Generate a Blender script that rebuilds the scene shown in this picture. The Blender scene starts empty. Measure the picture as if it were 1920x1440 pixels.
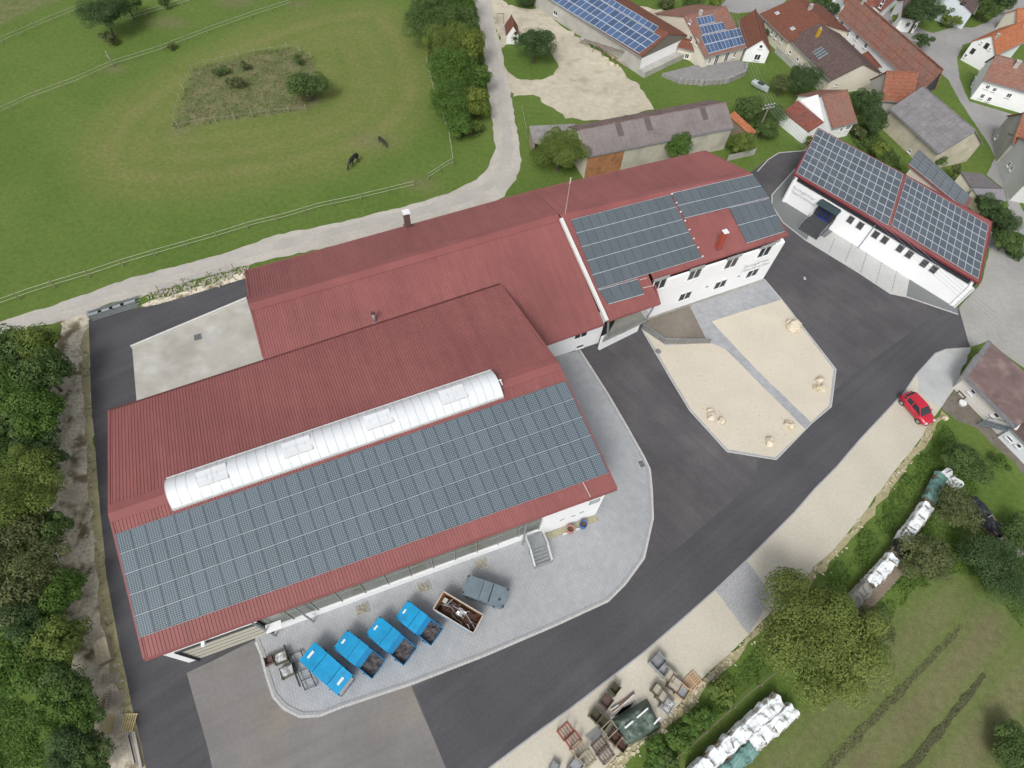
import bpy, bmesh, math, random
import numpy as np
from mathutils import Vector, Matrix, noise as mnoise
from mathutils.geometry import tessellate_polygon

# ------------------------------------------------------------------ camera, sky, sun, exposure
SC = bpy.context.scene
COL = SC.collection
CAM_H, FPX, PITCH, ROLL = 53.0, 1100.0, 1.0133, 0.0866
FWD = Vector((0, math.cos(PITCH), -math.sin(PITCH)))
_r, _u = Vector((1, 0, 0)), Vector((1, 0, 0)).cross(FWD)
RGT = math.cos(ROLL) * _r + math.sin(ROLL) * _u
UPV = -math.sin(ROLL) * _r + math.cos(ROLL) * _u
cd = bpy.data.cameras.new('camera'); cam = bpy.data.objects.new('camera', cd); COL.objects.link(cam)
cd.sensor_width = 36; cd.lens = FPX / 1920 * 36; cd.clip_end = 3000; cd.clip_start = 0.5
cam.matrix_world = Matrix(((RGT.x, UPV.x, -FWD.x, 0), (RGT.y, UPV.y, -FWD.y, 0), (RGT.z, UPV.z, -FWD.z, CAM_H), (0, 0, 0, 1)))
SC.camera = cam
W = bpy.data.worlds.new('World'); SC.world = W; W.use_nodes = True
wn = W.node_tree
SUN_EL, SUN_AZ = math.radians(48), math.radians(196)     # azimuth clockwise from +y
sky = wn.nodes.new('ShaderNodeTexSky'); sky.sky_type = 'NISHITA'; sky.sun_disc = False
sky.sun_elevation = SUN_EL; sky.sun_rotation = SUN_AZ; sky.dust_density = 4; sky.air_density = 1.0; sky.ozone_density = 1.0
hs = wn.nodes.new('ShaderNodeHueSaturation'); hs.inputs['Saturation'].default_value = 0.22
wn.links.new(sky.outputs[0], hs.inputs['Color'])
wn.links.new(hs.outputs[0], wn.nodes['Background'].inputs[0])
wn.nodes['Background'].inputs[1].default_value = 0.15
sd = bpy.data.lights.new('sun', 'SUN'); sd.energy = 1.5; sd.angle = math.radians(18); sd.color = (1, 0.97, 0.92)
sun = bpy.data.objects.new('sun', sd); COL.objects.link(sun)
_d = Vector((math.sin(SUN_AZ) * math.cos(SUN_EL), math.cos(SUN_AZ) * math.cos(SUN_EL), math.sin(SUN_EL)))
sun.rotation_euler = _d.to_track_quat('Z', 'Y').to_euler(); sun.location = (0, 0, 80)
SC.view_settings.view_transform = 'Standard'; SC.view_settings.look = 'None'
SC.view_settings.exposure = 0.02; SC.view_settings.gamma = 1
SC.render.engine = 'CYCLES'
SC.cycles.use_denoising = True; SC.cycles.max_bounces = 6; SC.cycles.transparent_max_bounces = 4

# ------------------------------------------------------------------ helpers
R = random.Random(7)
UP = Vector((0, 0, 1))
def ray(x, y): return (x - 960) / FPX * RGT - (y - 720) / FPX * UPV + FWD
def P(x, y, z=0.0):
    r = ray(x, y); return Vector((0, 0, CAM_H)) + r * ((CAM_H - z) / -r.z)
def G(x, y, z=0.0):
    p = P(x, y, z); return Vector((p.x, p.y, 0))
def hitplane(x, y, o, n):
    r = ray(x, y); c = Vector((0, 0, CAM_H)); return c + r * ((o - c).dot(n) / r.dot(n))
def plane3(a, b, c): return a, (b - a).cross(c - a).normalized()

class MB:
    def __init__(s): s.v = []; s.f = []
    def add(s, vs, fs):
        o = len(s.v); s.v += [tuple(p) for p in vs]; s.f += [tuple(i + o for i in f) for f in fs]; return s
    def obox(s, c, ax, ay, az):           # centre and three half-axis vectors
        c, ax, ay, az = map(Vector, (c, ax, ay, az))
        vs = [c + ax * i + ay * j + az * k for k in (-1, 1) for j in (-1, 1) for i in (-1, 1)]
        return s.add(vs, [(0, 2, 3, 1), (4, 5, 7, 6), (0, 1, 5, 4), (2, 6, 7, 3), (0, 4, 6, 2), (1, 3, 7, 5)])
    def box(s, x0, x1, y0, y1, z0, z1):
        return s.obox(((x0 + x1) / 2, (y0 + y1) / 2, (z0 + z1) / 2), ((x1 - x0) / 2, 0, 0), (0, (y1 - y0) / 2, 0), (0, 0, (z1 - z0) / 2))
    def bar(s, a, b, w, h=None, up=UP):   # box beam from a to b
        a, b = Vector(a), Vector(b); h = h or w; d = (b - a); l = d.length
        if l < 1e-6: return s
        d /= l; sd_ = d.cross(up)
        if sd_.length < 1e-4: sd_ = d.cross(Vector((1, 0, 0)))
        sd_.normalize(); u2 = sd_.cross(d)
        return s.obox((a + b) / 2, d * l / 2, sd_ * w / 2, u2 * h / 2)
    def tube(s, a, b, r0, r1=None, n=8, cap=True):
        a, b = Vector(a), Vector(b); r1 = r0 if r1 is None else r1
        d = (b - a).normalized(); x = d.cross(Vector((0, 0, 1)))
        if x.length < 1e-3: x = Vector((1, 0, 0))
        x.normalize(); y = d.cross(x)
        vs = []
        for p, r in ((a, r0), (b, r1)):
            for i in range(n):
                t = 2 * math.pi * i / n; vs.append(p + (x * math.cos(t) + y * math.sin(t)) * r)
        fs = [(i, (i + 1) % n, n + (i + 1) % n, n + i) for i in range(n)]
        if cap: fs += [tuple(range(n - 1, -1, -1)), tuple(range(n, 2 * n))]
        return s.add(vs, fs)
    def prism(s, pts, z0, z1):
        n = len(pts); vs = [(p[0], p[1], z0) for p in pts] + [(p[0], p[1], z1) for p in pts]
        tr = tessellate_polygon([[Vector((p[0], p[1], 0)) for p in pts]])
        fs = [(i, (i + 1) % n, n + (i + 1) % n, n + i) for i in range(n)]
        fs += [tuple(n + i for i in t) for t in tr] + [tuple(reversed(t)) for t in tr]
        return s.add(vs, fs)
    def slab(s, quad, t):                 # thick quad; t along -normal
        q = [Vector(p) for p in quad]; n = (q[1] - q[0]).cross(q[3] - q[0]).normalized()
        if n.z < 0: n = -n
        vs = q + [p - n * t for p in q]
        return s.add(vs, [(0, 1, 2, 3), (7, 6, 5, 4), (0, 4, 5, 1), (1, 5, 6, 2), (2, 6, 7, 3), (3, 7, 4, 0)])
    def mesh(s, name):
        me = bpy.data.meshes.new(name); me.from_pydata(s.v, [], s.f); me.validate(); me.update()
        bm = bmesh.new(); bm.from_mesh(me); bmesh.ops.recalc_face_normals(bm, faces=bm.faces); bm.to_mesh(me); bm.free()
        return me
    def build(s, name, mat, parent=None, smooth=False):
        return link(name, s.mesh(name), mat, parent, smooth)

def link(name, me, mat=None, parent=None, smooth=False):
    o = bpy.data.objects.new(name, me); COL.objects.link(o)
    if mat is not None and len(me.materials) == 0: me.materials.append(mat)
    if smooth:
        for p in me.polygons: p.use_smooth = True
    if parent is not None: put(o, parent)
    return o
def put(o, parent):
    o.parent = parent
    if parent.type == 'EMPTY' and parent.get('_w'): o.matrix_parent_inverse = Matrix.Translation(-parent.location)
def tag(o, label=None, cat=None, group=None, kind=None):
    if label: o['label'] = label
    if cat: o['category'] = cat
    if group: o['group'] = group
    if kind: o['kind'] = kind
    return o
LABELS = set()
def thing(name, label, cat, loc, group=None, local=False):
    o = bpy.data.objects.new(name, None); COL.objects.link(o); o.empty_display_size = .3
    o.location = loc
    if not local: o['_w'] = 1
    return tag(o, label, cat, group)

# ------------------------------------------------------------------ materials
MATS = {}
def nd(nt, t, **k):
    n = nt.nodes.new(t)
    for a, b in k.items(): setattr(n, a, b)
    return n
def mat(name, base, rough=.85, var=.12, scale=1.5, big=None, bump=0., bscale=30., metal=0., spec=.4, c2=None, c2s=.4, c2lo=.5, c2hi=.65, coat=0., streak=None):
    """base colour broken up by two scales of noise in metres; c2 = second real colour in patches"""
    if name in MATS: return MATS[name]
    m = bpy.data.materials.new(name); m.use_nodes = True; nt = m.node_tree; b = nt.nodes['Principled BSDF']; L = nt.links.new
    geo = nd(nt, 'ShaderNodeNewGeometry')
    n1 = nd(nt, 'ShaderNodeTexNoise'); n1.inputs['Scale'].default_value = scale; n1.inputs['Detail'].default_value = 6; n1.inputs['Roughness'].default_value = .65
    L(geo.outputs['Position'], n1.inputs['Vector'])
    mr = nd(nt, 'ShaderNodeMapRange'); mr.inputs[1].default_value = .3; mr.inputs[2].default_value = .7; mr.inputs[3].default_value = 1 - var; mr.inputs[4].default_value = 1 + var
    L(n1.outputs[0], mr.inputs[0])
    col = nd(nt, 'ShaderNodeRGB'); col.outputs[0].default_value = (*base, 1); cur = col.outputs[0]
    if c2:
        n2 = nd(nt, 'ShaderNodeTexNoise'); n2.inputs['Scale'].default_value = c2s; n2.inputs['Detail'].default_value = 5
        L(geo.outputs['Position'], n2.inputs['Vector'])
        m2 = nd(nt, 'ShaderNodeMapRange'); m2.inputs[1].default_value = c2lo; m2.inputs[2].default_value = c2hi; L(n2.outputs[0], m2.inputs[0])
        mx = nd(nt, 'ShaderNodeMix', data_type='RGBA'); L(m2.outputs[0], mx.inputs[0]); L(cur, mx.inputs[6]); mx.inputs[7].default_value = (*c2, 1); cur = mx.outputs[2]
    hsv = nd(nt, 'ShaderNodeHueSaturation'); L(cur, hsv.inputs['Color']); L(mr.outputs[0], hsv.inputs['Value']); cur = hsv.outputs[0]
    if big:
        n3 = nd(nt, 'ShaderNodeTexNoise'); n3.inputs['Scale'].default_value = big[0]; n3.inputs['Detail'].default_value = 3
        L(geo.outputs['Position'], n3.inputs['Vector'])
        m3 = nd(nt, 'ShaderNodeMapRange'); m3.inputs[1].default_value = .35; m3.inputs[2].default_value = .65; m3.inputs[3].default_value = 1 - big[1]; m3.inputs[4].default_value = 1 + big[1]
        L(n3.outputs[0], m3.inputs[0]); h2 = nd(nt, 'ShaderNodeHueSaturation'); L(cur, h2.inputs['Color']); L(m3.outputs[0], h2.inputs['Value']); cur = h2.outputs[0]
    if streak:      # wear drawn out along one direction: (angle, along, across, amount)
        mp = nd(nt, 'ShaderNodeMapping'); mp.inputs['Rotation'].default_value = (0, 0, -streak[0]); mp.inputs['Scale'].default_value = (streak[1], streak[2], .3); mp.vector_type = 'TEXTURE'
        mp.inputs['Rotation'].default_value = (0, 0, streak[0]); mp.inputs['Scale'].default_value = (1 / streak[1], 1 / streak[2], 3.); L(geo.outputs['Position'], mp.inputs[0])
        n4 = nd(nt, 'ShaderNodeTexNoise'); n4.inputs['Scale'].default_value = 1; n4.inputs['Detail'].default_value = 5; n4.inputs['Roughness'].default_value = .6; n4.inputs['Distortion'].default_value = .6; L(mp.outputs[0], n4.inputs['Vector'])
        m4 = nd(nt, 'ShaderNodeMapRange'); m4.inputs[1].default_value = .3; m4.inputs[2].default_value = .7; m4.inputs[3].default_value = 1 - streak[3]; m4.inputs[4].default_value = 1 + streak[3]
        L(n4.outputs[0], m4.inputs[0]); h4 = nd(nt, 'ShaderNodeHueSaturation'); L(cur, h4.inputs['Color']); L(m4.outputs[0], h4.inputs['Value']); cur = h4.outputs[0]
    L(cur, b.inputs['Base Color'])
    b.inputs['Roughness'].default_value = rough; b.inputs['Metallic'].default_value = metal; b.inputs['Specular IOR Level'].default_value = spec; b.inputs['Coat Weight'].default_value = coat
    if bump:
        nb = nd(nt, 'ShaderNodeTexNoise'); nb.inputs['Scale'].default_value = bscale; nb.inputs['Detail'].default_value = 4; L(geo.outputs['Position'], nb.inputs['Vector'])
        bp = nd(nt, 'ShaderNodeBump'); bp.inputs['Strength'].default_value = bump; bp.inputs['Distance'].default_value = .05; L(nb.outputs[0], bp.inputs['Height']); L(bp.outputs[0], b.inputs['Normal'])
    MATS[name] = m; return m

def brickmat(name, c1, c2, cm, bw, bh, mort, ang=0., rough=.85, var=.1, big=(.15, .08), bump=.4, offset=.5):
    """laid units (pavers, tiles) in world metres, turned by ang"""
    if name in MATS: return MATS[name]
    m = bpy.data.materials.new(name); m.use_nodes = True; nt = m.node_tree; b = nt.nodes['Principled BSDF']; L = nt.links.new
    geo = nd(nt, 'ShaderNodeNewGeometry'); mp = nd(nt, 'ShaderNodeMapping'); mp.inputs['Rotation'].default_value = (0, 0, ang); L(geo.outputs['Position'], mp.inputs[0])
    br = nd(nt, 'ShaderNodeTexBrick'); br.offset = offset
    br.inputs['Color1'].default_value = (*c1, 1); br.inputs['Color2'].default_value = (*c2, 1); br.inputs['Mortar'].default_value = (*cm, 1)
    br.inputs['Scale'].default_value = 1; br.inputs['Brick Width'].default_value = bw; br.inputs['Row Height'].default_value = bh; br.inputs['Mortar Size'].default_value = mort; br.inputs['Bias'].default_value = 0
    L(mp.outputs[0], br.inputs['Vector']); cur = br.outputs[0]
    for sc_, am in ((1.3, var), big):
        n = nd(nt, 'ShaderNodeTexNoise'); n.inputs['Scale'].default_value = sc_; n.inputs['Detail'].default_value = 5; L(geo.outputs['Position'], n.inputs['Vector'])
        mr = nd(nt, 'ShaderNodeMapRange'); mr.inputs[1].default_value = .32; mr.inputs[2].default_value = .68; mr.inputs[3].default_value = 1 - am; mr.inputs[4].default_value = 1 + am; L(n.outputs[0], mr.inputs[0])
        h = nd(nt, 'ShaderNodeHueSaturation'); L(cur, h.inputs['Color']); L(mr.outputs[0], h.inputs['Value']); cur = h.outputs[0]
    L(cur, b.inputs['Base Color']); b.inputs['Roughness'].default_value = rough; b.inputs['Specular IOR Level'].default_value = .3
    if bump:
        bp = nd(nt, 'ShaderNodeBump'); bp.inputs['Strength'].default_value = bump; bp.inputs['Distance'].default_value = .02; bp.invert = True; L(br.outputs['Fac'], bp.inputs['Height']); L(bp.outputs[0], b.inputs['Normal'])
    MATS[name] = m; return m

def tilemat(name, c1, c2, u, pitch=.30, course=.34, old=None, var=.16):
    """roof tiles: rows and courses follow the roof, u = eave direction; old = weathered patch colour"""
    if name in MATS: return MATS[name]
    m = bpy.data.materials.new(name); m.use_nodes = True; nt = m.node_tree; b = nt.nodes['Principled BSDF']; L = nt.links.new
    geo = nd(nt, 'ShaderNodeNewGeometry'); mp = nd(nt, 'ShaderNodeMapping'); mp.inputs['Rotation'].default_value = (0, 0, -math.atan2(u.y, u.x)); L(geo.outputs['Position'], mp.inputs[0])
    br = nd(nt, 'ShaderNodeTexBrick'); br.offset = .5; br.inputs['Color1'].default_value = (*c1, 1); br.inputs['Color2'].default_value = (*c2, 1)
    br.inputs['Mortar'].default_value = (c1[0] * .68, c1[1] * .68, c1[2] * .68, 1); br.inputs['Scale'].default_value = 1; br.inputs['Brick Width'].default_value = pitch; br.inputs['Row Height'].default_value = course; br.inputs['Mortar Size'].default_value = .02
    L(mp.outputs[0], br.inputs['Vector']); cur = br.outputs[0]
    n = nd(nt, 'ShaderNodeTexNoise'); n.inputs['Scale'].default_value = .55; n.inputs['Detail'].default_value = 8; n.inputs['Roughness'].default_value = .7; L(geo.outputs['Position'], n.inputs['Vector'])
    if old:
        mr = nd(nt, 'ShaderNodeMapRange'); mr.inputs[1].default_value = .42; mr.inputs[2].default_value = .66; L(n.outputs[0], mr.inputs[0])
        mx = nd(nt, 'ShaderNodeMix', data_type='RGBA'); L(mr.outputs[0], mx.inputs[0]); L(cur, mx.inputs[6]); mx.inputs[7].default_value = (*old, 1); cur = mx.outputs[2]
    n2 = nd(nt, 'ShaderNodeTexNoise'); n2.inputs['Scale'].default_value = 2.5; n2.inputs['Detail'].default_value = 4; L(geo.outputs['Position'], n2.inputs['Vector'])
    m2 = nd(nt, 'ShaderNodeMapRange'); m2.inputs[1].default_value = .3; m2.inputs[2].default_value = .7; m2.inputs[3].default_value = 1 - var; m2.inputs[4].default_value = 1 + var; L(n2.outputs[0], m2.inputs[0])
    h = nd(nt, 'ShaderNodeHueSaturation'); L(cur, h.inputs['Color']); L(m2.outputs[0], h.inputs['Value']); L(h.outputs[0], b.inputs['Base Color'])
    b.inputs['Roughness'].default_value = .85; b.inputs['Specular IOR Level'].default_value = .25
    bp = nd(nt, 'ShaderNodeBump'); bp.inputs['Strength'].default_value = .6; bp.inputs['Distance'].default_value = .04; bp.invert = True; L(br.outputs['Fac'], bp.inputs['Height']); L(bp.outputs[0], b.inputs['Normal'])
    MATS[name] = m; return m

def panelmat(name, cell, line, nx, ny, lw, rough=.25, var=.12):
    """photovoltaic glass: grid of cells in the panel's own generated coordinates"""
    m = bpy.data.materials.new(name); m.use_nodes = True; nt = m.node_tree; b = nt.nodes['Principled BSDF']; L = nt.links.new
    tc = nd(nt, 'ShaderNodeTexCoord'); sp = nd(nt, 'ShaderNodeSeparateXYZ'); L(tc.outputs['Generated'], sp.inputs[0])
    outs = []
    for i, n in ((0, nx), (1, ny)):
        a = nd(nt, 'ShaderNodeMath', operation='MULTIPLY'); a.inputs[1].default_value = n; L(sp.outputs[i], a.inputs[0])
        f = nd(nt, 'ShaderNodeMath', operation='FRACT'); L(a.outputs[0], f.inputs[0])
        s_ = nd(nt, 'ShaderNodeMath', operation='SUBTRACT'); s_.inputs[1].default_value = .5; L(f.outputs[0], s_.inputs[0])
        ab = nd(nt, 'ShaderNodeMath', operation='ABSOLUTE'); L(s_.outputs[0], ab.inputs[0])
        g = nd(nt, 'ShaderNodeMath', operation='GREATER_THAN'); g.inputs[1].default_value = .5 - lw; L(ab.outputs[0], g.inputs[0]); outs.append(g)
    mx = nd(nt, 'ShaderNodeMath', operation='MAXIMUM'); L(outs[0].outputs[0], mx.inputs[0]); L(outs[1].outputs[0], mx.inputs[1])
    oi = nd(nt, 'ShaderNodeObjectInfo'); mr = nd(nt, 'ShaderNodeMapRange'); mr.inputs[3].default_value = 1 - var; mr.inputs[4].default_value = 1 + var; L(oi.outputs['Random'], mr.inputs[0])
    rgb = nd(nt, 'ShaderNodeHueSaturation'); rgb.inputs['Color'].default_value = (*cell, 1); L(mr.outputs[0], rgb.inputs['Value'])
    mix = nd(nt, 'ShaderNodeMix', data_type='RGBA'); L(mx.outputs[0], mix.inputs[0]); L(rgb.outputs[0], mix.inputs[6]); mix.inputs[7].default_value = (*line, 1)
    L(mix.outputs[2], b.inputs['Base Color']); b.inputs['Roughness'].default_value = rough; b.inputs['Specular IOR Level'].default_value = .5
    MATS[name] = m; return m

M_red = mat('red_metal_roof', (.255, .094, .089), .5, .05, .8, big=(.10, .09), spec=.35, streak=(math.radians(25.2 + 90), .07, 1.6, .09))
M_redtrim = mat('red_metal_trim', (.250, .086, .082), .5, .05, 1.5, big=(.3, .08))
M_white = mat('white_render', (.86, .87, .88), .9, .02, .8, big=(.3, .02))
M_cream = mat('cream_render', (.66, .62, .52), .9, .06, .7, big=(.3, .06))
M_grayr = mat('grey_render', (.42, .41, .38), .9, .10, .8, big=(.3, .08))
M_glass = mat('window_glass', (.035, .04, .045), .08, .2, 3, spec=.5)
M_frame = mat('white_frame', (.75, .76, .77), .5, .03)
M_galv = mat('galvanised_steel', (.38, .41, .43), .45, .12, 4, metal=.6)
M_dark = mat('dark_metal', (.045, .047, .05), .5, .15, 3)
M_conc = mat('concrete', (.40, .39, .36), .9, .12, 1.0, big=(.25, .10))
M_alu = mat('panel_frame_aluminium', (.50, .54, .58), .4, .03, metal=.2)
M_wood = mat('weathered_wood', (.27, .22, .17), .9, .22, 6)
M_newwood = mat('new_wood', (.55, .40, .25), .8, .15, 6)
M_rust = mat('rusty_steel', (.10, .052, .035), .85, .35, 5)
# ================================================================== THE SETTING
def structure(o): o['kind'] = 'structure'; return o
def ragged(pts, amp, step=.8, seed=1, closed=True):
    rr = random.Random(seed); out = []; n = len(pts)
    for i in range(n if closed else n - 1):
        a, b = pts[i], pts[(i + 1) % n]; l = (b - a).length; k = max(1, int(l / step)); d = (b - a)
        nn = Vector((-d.y, d.x, 0)).normalized() if l > 1e-6 else Vector((0, 0, 0))
        for j in range(k):
            t = j / k; p = a + d * t
            out.append(p + nn * (0 if j == 0 and amp < .05 else (rr.random() - .5) * 2 * amp))
    if not closed: out.append(pts[-1])
    return out
def smooth_px(px, it=2):
    for _ in range(it):
        q = []
        for i in range(len(px)):
            a, b = px[i], px[(i + 1) % len(px)]
            q += [(a[0] * .75 + b[0] * .25, a[1] * .75 + b[1] * .25), (a[0] * .25 + b[0] * .75, a[1] * .25 + b[1] * .75)]
        px = q
    return px
def sheet(name, px, m, lev, amp=0., step=.8, parent=None, seed=1):
    pts = [G(*p) for p in px]
    if amp: pts = ragged(pts, amp, step, seed)
    z = .004 * lev
    mb = MB(); mb.add([(p.x, p.y, z) for p in pts], tessellate_polygon([[Vector((p.x, p.y, 0)) for p in pts]]))
    me = mb.mesh(name)
    if sum(p.normal.z for p in me.polygons) < 0: me.flip_normals()
    o = link(name, me, m, parent)
    if parent is None: structure(o)
    return o

# --- grass ground: a fine sheet whose attribute holds how worn, rough or brown the sward is
def sdf(X, Y, poly):
    p = np.array([(v.x, v.y) for v in poly]); n = len(p); d = np.full(X.shape, 1e9); ins = np.zeros(X.shape, bool)
    for i in range(n):
        a, b = p[i], p[(i + 1) % n]; e = b - a
        t = np.clip(((X - a[0]) * e[0] + (Y - a[1]) * e[1]) / (e @ e + 1e-9), 0, 1)
        d = np.minimum(d, np.hypot(X - a[0] - t * e[0], Y - a[1] - t * e[1]))
        c = ((a[1] > Y) != (b[1] > Y)) & (X < (b[0] - a[0]) * (Y - a[1]) / (b[1] - a[1] + 1e-12) + a[0]); ins ^= c
    return np.where(ins, d, -d)
sst = lambda x, a, b: (lambda t: t * t * (3 - 2 * t))(np.clip((x - a) / (b - a), 0, 1))
xs = np.arange(-125, 136, .6); ys = np.arange(-30, 200, .6)
X, Y = np.meshgrid(xs, ys)
oval = [G(*p) for p in smooth_px([(560, 10), (350, 92), (205, 185), (135, 255), (118, 325), (160, 372), (260, 388), (420, 378), (570, 350), (720, 305), (815, 235), (840, 150), (800, 60), (740, -10)])]
isle = [G(*p) for p in [(325, 243), (345, 175), (362, 130), (470, 100), (547, 90), (585, 105), (605, 190), (575, 207), (440, 225)]]
mown = [G(*p) for p in smooth_px([(1240, 1540), (1500, 1325), (1640, 1195), (1700, 1110), (1765, 1075), (1840, 1085), (1900, 1140), (1960, 1230), (2050, 1540)])]
topf = [G(*p) for p in [(-60, 75), (120, 0), (160, -30), (-80, -40)]]
lush = [G(*p) for p in [(1150, 1420), (1320, 1290), (1620, 980), (1760, 790), (1800, 860), (1650, 1060), (1450, 1280), (1250, 1460)]]
dO, dI, dM, dT, dL = (sdf(X, Y, q) for q in (oval, isle, mown, topf, lush))
wear = sst(dO, -2.5, 4.5) * (.66 + .17 * np.sin(dO * 1.6 + .8 * np.sin(X * .05)) * sst(dO, 1, 3) + .22 * np.exp(-((dO - 5.0) / 2.2) ** 2) + .15 * np.exp(-((dO - 11.) / 1.6) ** 2))
wear = np.maximum(wear, .0)
wear = np.where(dI > -1, wear * (1 - sst(dI, -.8, .4)) + .25 * sst(dI, -.8, .4), wear)
rough = np.maximum(sst(dI, -.5, .6), sst(dT, -.5, 1.5) * .8)
md = (G(1560, 1430) - G(1806, 1172)).normalized(); pr = -md.y * X + md.x * Y
brown = sst(dM, -1.5, 3.5) * (.72 + .24 * np.sin(pr * 1.5 + .25 * np.sin(X * .3)) + .14 * np.sin(pr * 5.1 + .4 * np.sin(X * .2)))
for px_, r_ in (((440, 3), 3.5), ((315, 42), 3.0), ((560, 8), 2.0), ((560, 200), 1.2), ((340, 246), 1.6), ((700, 265), 3.0), ((790, 345), 2.0), ((215, 130), 1.8)):     # trodden spots
    c_ = G(*px_); brown = np.maximum(brown, .75 * np.exp(-((X - c_.x) ** 2 + ((Y - c_.y) * 1.6) ** 2) / r_ ** 2))
me = bpy.data.meshes.new('grass'); ny, nx = X.shape
Z = np.zeros_like(X)
me.from_pydata(np.stack([X, Y, Z], -1).reshape(-1, 3).tolist(), [], [(j * nx + i, j * nx + i + 1, (j + 1) * nx + i + 1, (j + 1) * nx + i) for j in range(ny - 1) for i in range(nx - 1)])
at = me.attributes.new('sward', 'FLOAT_COLOR', 'POINT')
at.data.foreach_set('color', np.stack([wear, rough, brown, sst(dL, -2, 2)], -1).reshape(-1).astype(np.float32))
def grassmat():
    m = bpy.data.materials.new('grass'); m.use_nodes = True; nt = m.node_tree; b = nt.nodes['Principled BSDF']; L = nt.links.new
    geo = nd(nt, 'ShaderNodeNewGeometry'); a = nd(nt, 'ShaderNodeAttribute', attribute_name='sward'); sp = nd(nt, 'ShaderNodeSeparateColor'); L(a.outputs['Color'], sp.inputs[0])
    def nz(s, d=6, r=.6):
        n = nd(nt, 'ShaderNodeTexNoise'); n.inputs['Scale'].default_value = s; n.inputs['Detail'].default_value = d; n.inputs['Roughness'].default_value = r; L(geo.outputs['Position'], n.inputs['Vector']); return n.outputs[0]
    def mp(x, a0, a1, b0, b1):
        r = nd(nt, 'ShaderNodeMapRange'); L(x, r.inputs[0])
        for i, v in enumerate((a0, a1, b0, b1)): r.inputs[1 + i].default_value = v
        return r.outputs[0]
    def mixc(f, c0, c1):
        x = nd(nt, 'ShaderNodeMix', data_type='RGBA'); L(f, x.inputs[0])
        for i, c in ((6, c0), (7, c1)):
            if isinstance(c, tuple): x.inputs[i].default_value = (*c, 1)
            else: L(c, x.inputs[i])
        return x.outputs[2]
    def mul(f, g_):
        x = nd(nt, 'ShaderNodeMath', operation='MULTIPLY'); L(f, x.inputs[0]); L(g_, x.inputs[1]); return x.outputs[0]
    base = mixc(mp(nz(.09, 4), .35, .65, 0, 1), (.098, .158, .034), (.124, .178, .044))
    base = mixc(mul(sp.outputs[0], mp(nz(.35, 5), .3, .6, .55, 1)), base, (.182, .196, .066))
    rg = mixc(mp(nz(.5, 6, .7), .38, .62, 0, 1), (.115, .150, .055), (.20, .185, .095))
    base = mixc(sp.outputs[1], base, rg)
    bw = mixc(mp(nz(.22, 5), .35, .65, 0, 1), (.160, .150, .080), (.176, .178, .086))
    base = mixc(sp.outputs[2], base, bw)
    v = mul(mp(nz(1.6, 8, .75), .25, .75, .72, 1.28), mp(nz(7, 4), .2, .8, .76, 1.24))
    h = nd(nt, 'ShaderNodeHueSaturation'); L(base, h.inputs['Color']); L(v, h.inputs['Value'])
    L(h.outputs[0], b.inputs['Base Color']); b.inputs['Roughness'].default_value = .95; b.inputs['Specular IOR Level'].default_value = .1
    bp = nd(nt, 'ShaderNodeBump'); bp.inputs['Strength'].default_value = .5; bp.inputs['Distance'].default_value = .12; L(nz(5, 6, .8), bp.inputs['Height']); L(bp.outputs[0], b.inputs['Normal'])
    MATS['grass'] = m; return m
M_grass = grassmat()
o = link('grass', me, M_grass); structure(o)
mb = MB(); q = [(-900, -700), (900, -700), (900, 1100), (-900, 1100)]
mb.add([(x, y, -.05) for x, y in q], [(0, 1, 2, 3)]); structure(mb.build('ground', M_grass))

M_track = mat('track_gravel', (.46, .435, .39), .95, .10, 2.2, big=(.3, .07), bump=.3, bscale=25)
M_trackmid = mat('track_wheelings', (.425, .405, .375), .95, .08, 2.5, big=(.4, .06))
M_yard = mat('yard_dirt', (.50, .455, .36), .95, .13, 1.1, big=(.12, .10), bump=.4, bscale=14, c2=(.36, .32, .24), c2s=.35, c2lo=.52, c2hi=.75)
M_soil = mat('stony_soil', (.62, .56, .45), .95, .30, 3.2, big=(.5, .16), bump=.5, bscale=10, c2=(.20, .165, .10), c2s=.55, c2lo=.50, c2hi=.62)
M_verge = mat('sandy_verge', (.36, .325, .19), .95, .16, 3, c2=(.20, .19, .09), c2s=1.6, c2lo=.55, c2hi=.68)
M_asph = mat('asphalt', (.086, .083, .088), .9, .10, 3.0, big=(.16, .14), bump=.15, bscale=60, c2=(.106, .102, .103), c2s=.2, c2lo=.48, c2hi=.66, streak=(2.35, .05, .9, .11))
M_asphdk = mat('new_asphalt', (.076, .075, .082), .88, .10, 3.5, big=(.14, .12), bump=.12, bscale=60, streak=(.72, .04, 1.0, .11))
M_asphlt = mat('worn_asphalt', (.195, .188, .186), .92, .08, 3.0, big=(.2, .09), bump=.12, bscale=60, c2=(.235, .215, .185), c2s=.15, c2lo=.5, c2hi=.7, streak=(.45, .06, .9, .08))
M_gravel = mat('cream_gravel', (.60, .545, .45), .95, .07, 5, big=(.25, .035), bump=.35, bscale=40)
M_gravel2 = mat('parking_gravel', (.545, .51, .425), .95, .08, 4, big=(.2, .05), bump=.35, bscale=40)
M_chip = mat('grey_chippings', (.36, .365, .375), .95, .25, 7, bump=.4, bscale=25)
M_dkchip = mat('dark_grey_chippings', (.175, .188, .188), .95, .12, 6, bump=.3, bscale=30)
M_street = mat('street_paving', (.345, .34, .32), .9, .08, 2.0, big=(.2, .08), bump=.1, bscale=40)
M_street2 = mat('village_asphalt', (.30, .295, .29), .9, .08, 1.2, big=(.12, .10))
M_bays = mat('parking_slabs', (.47, .475, .465), .9, .05, 2.0, big=(.3, .04))
HU = (P(1156, 914, 6.5) - P(270, 1233, 6.5)); HU.z = 0; HU.normalize()
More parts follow.
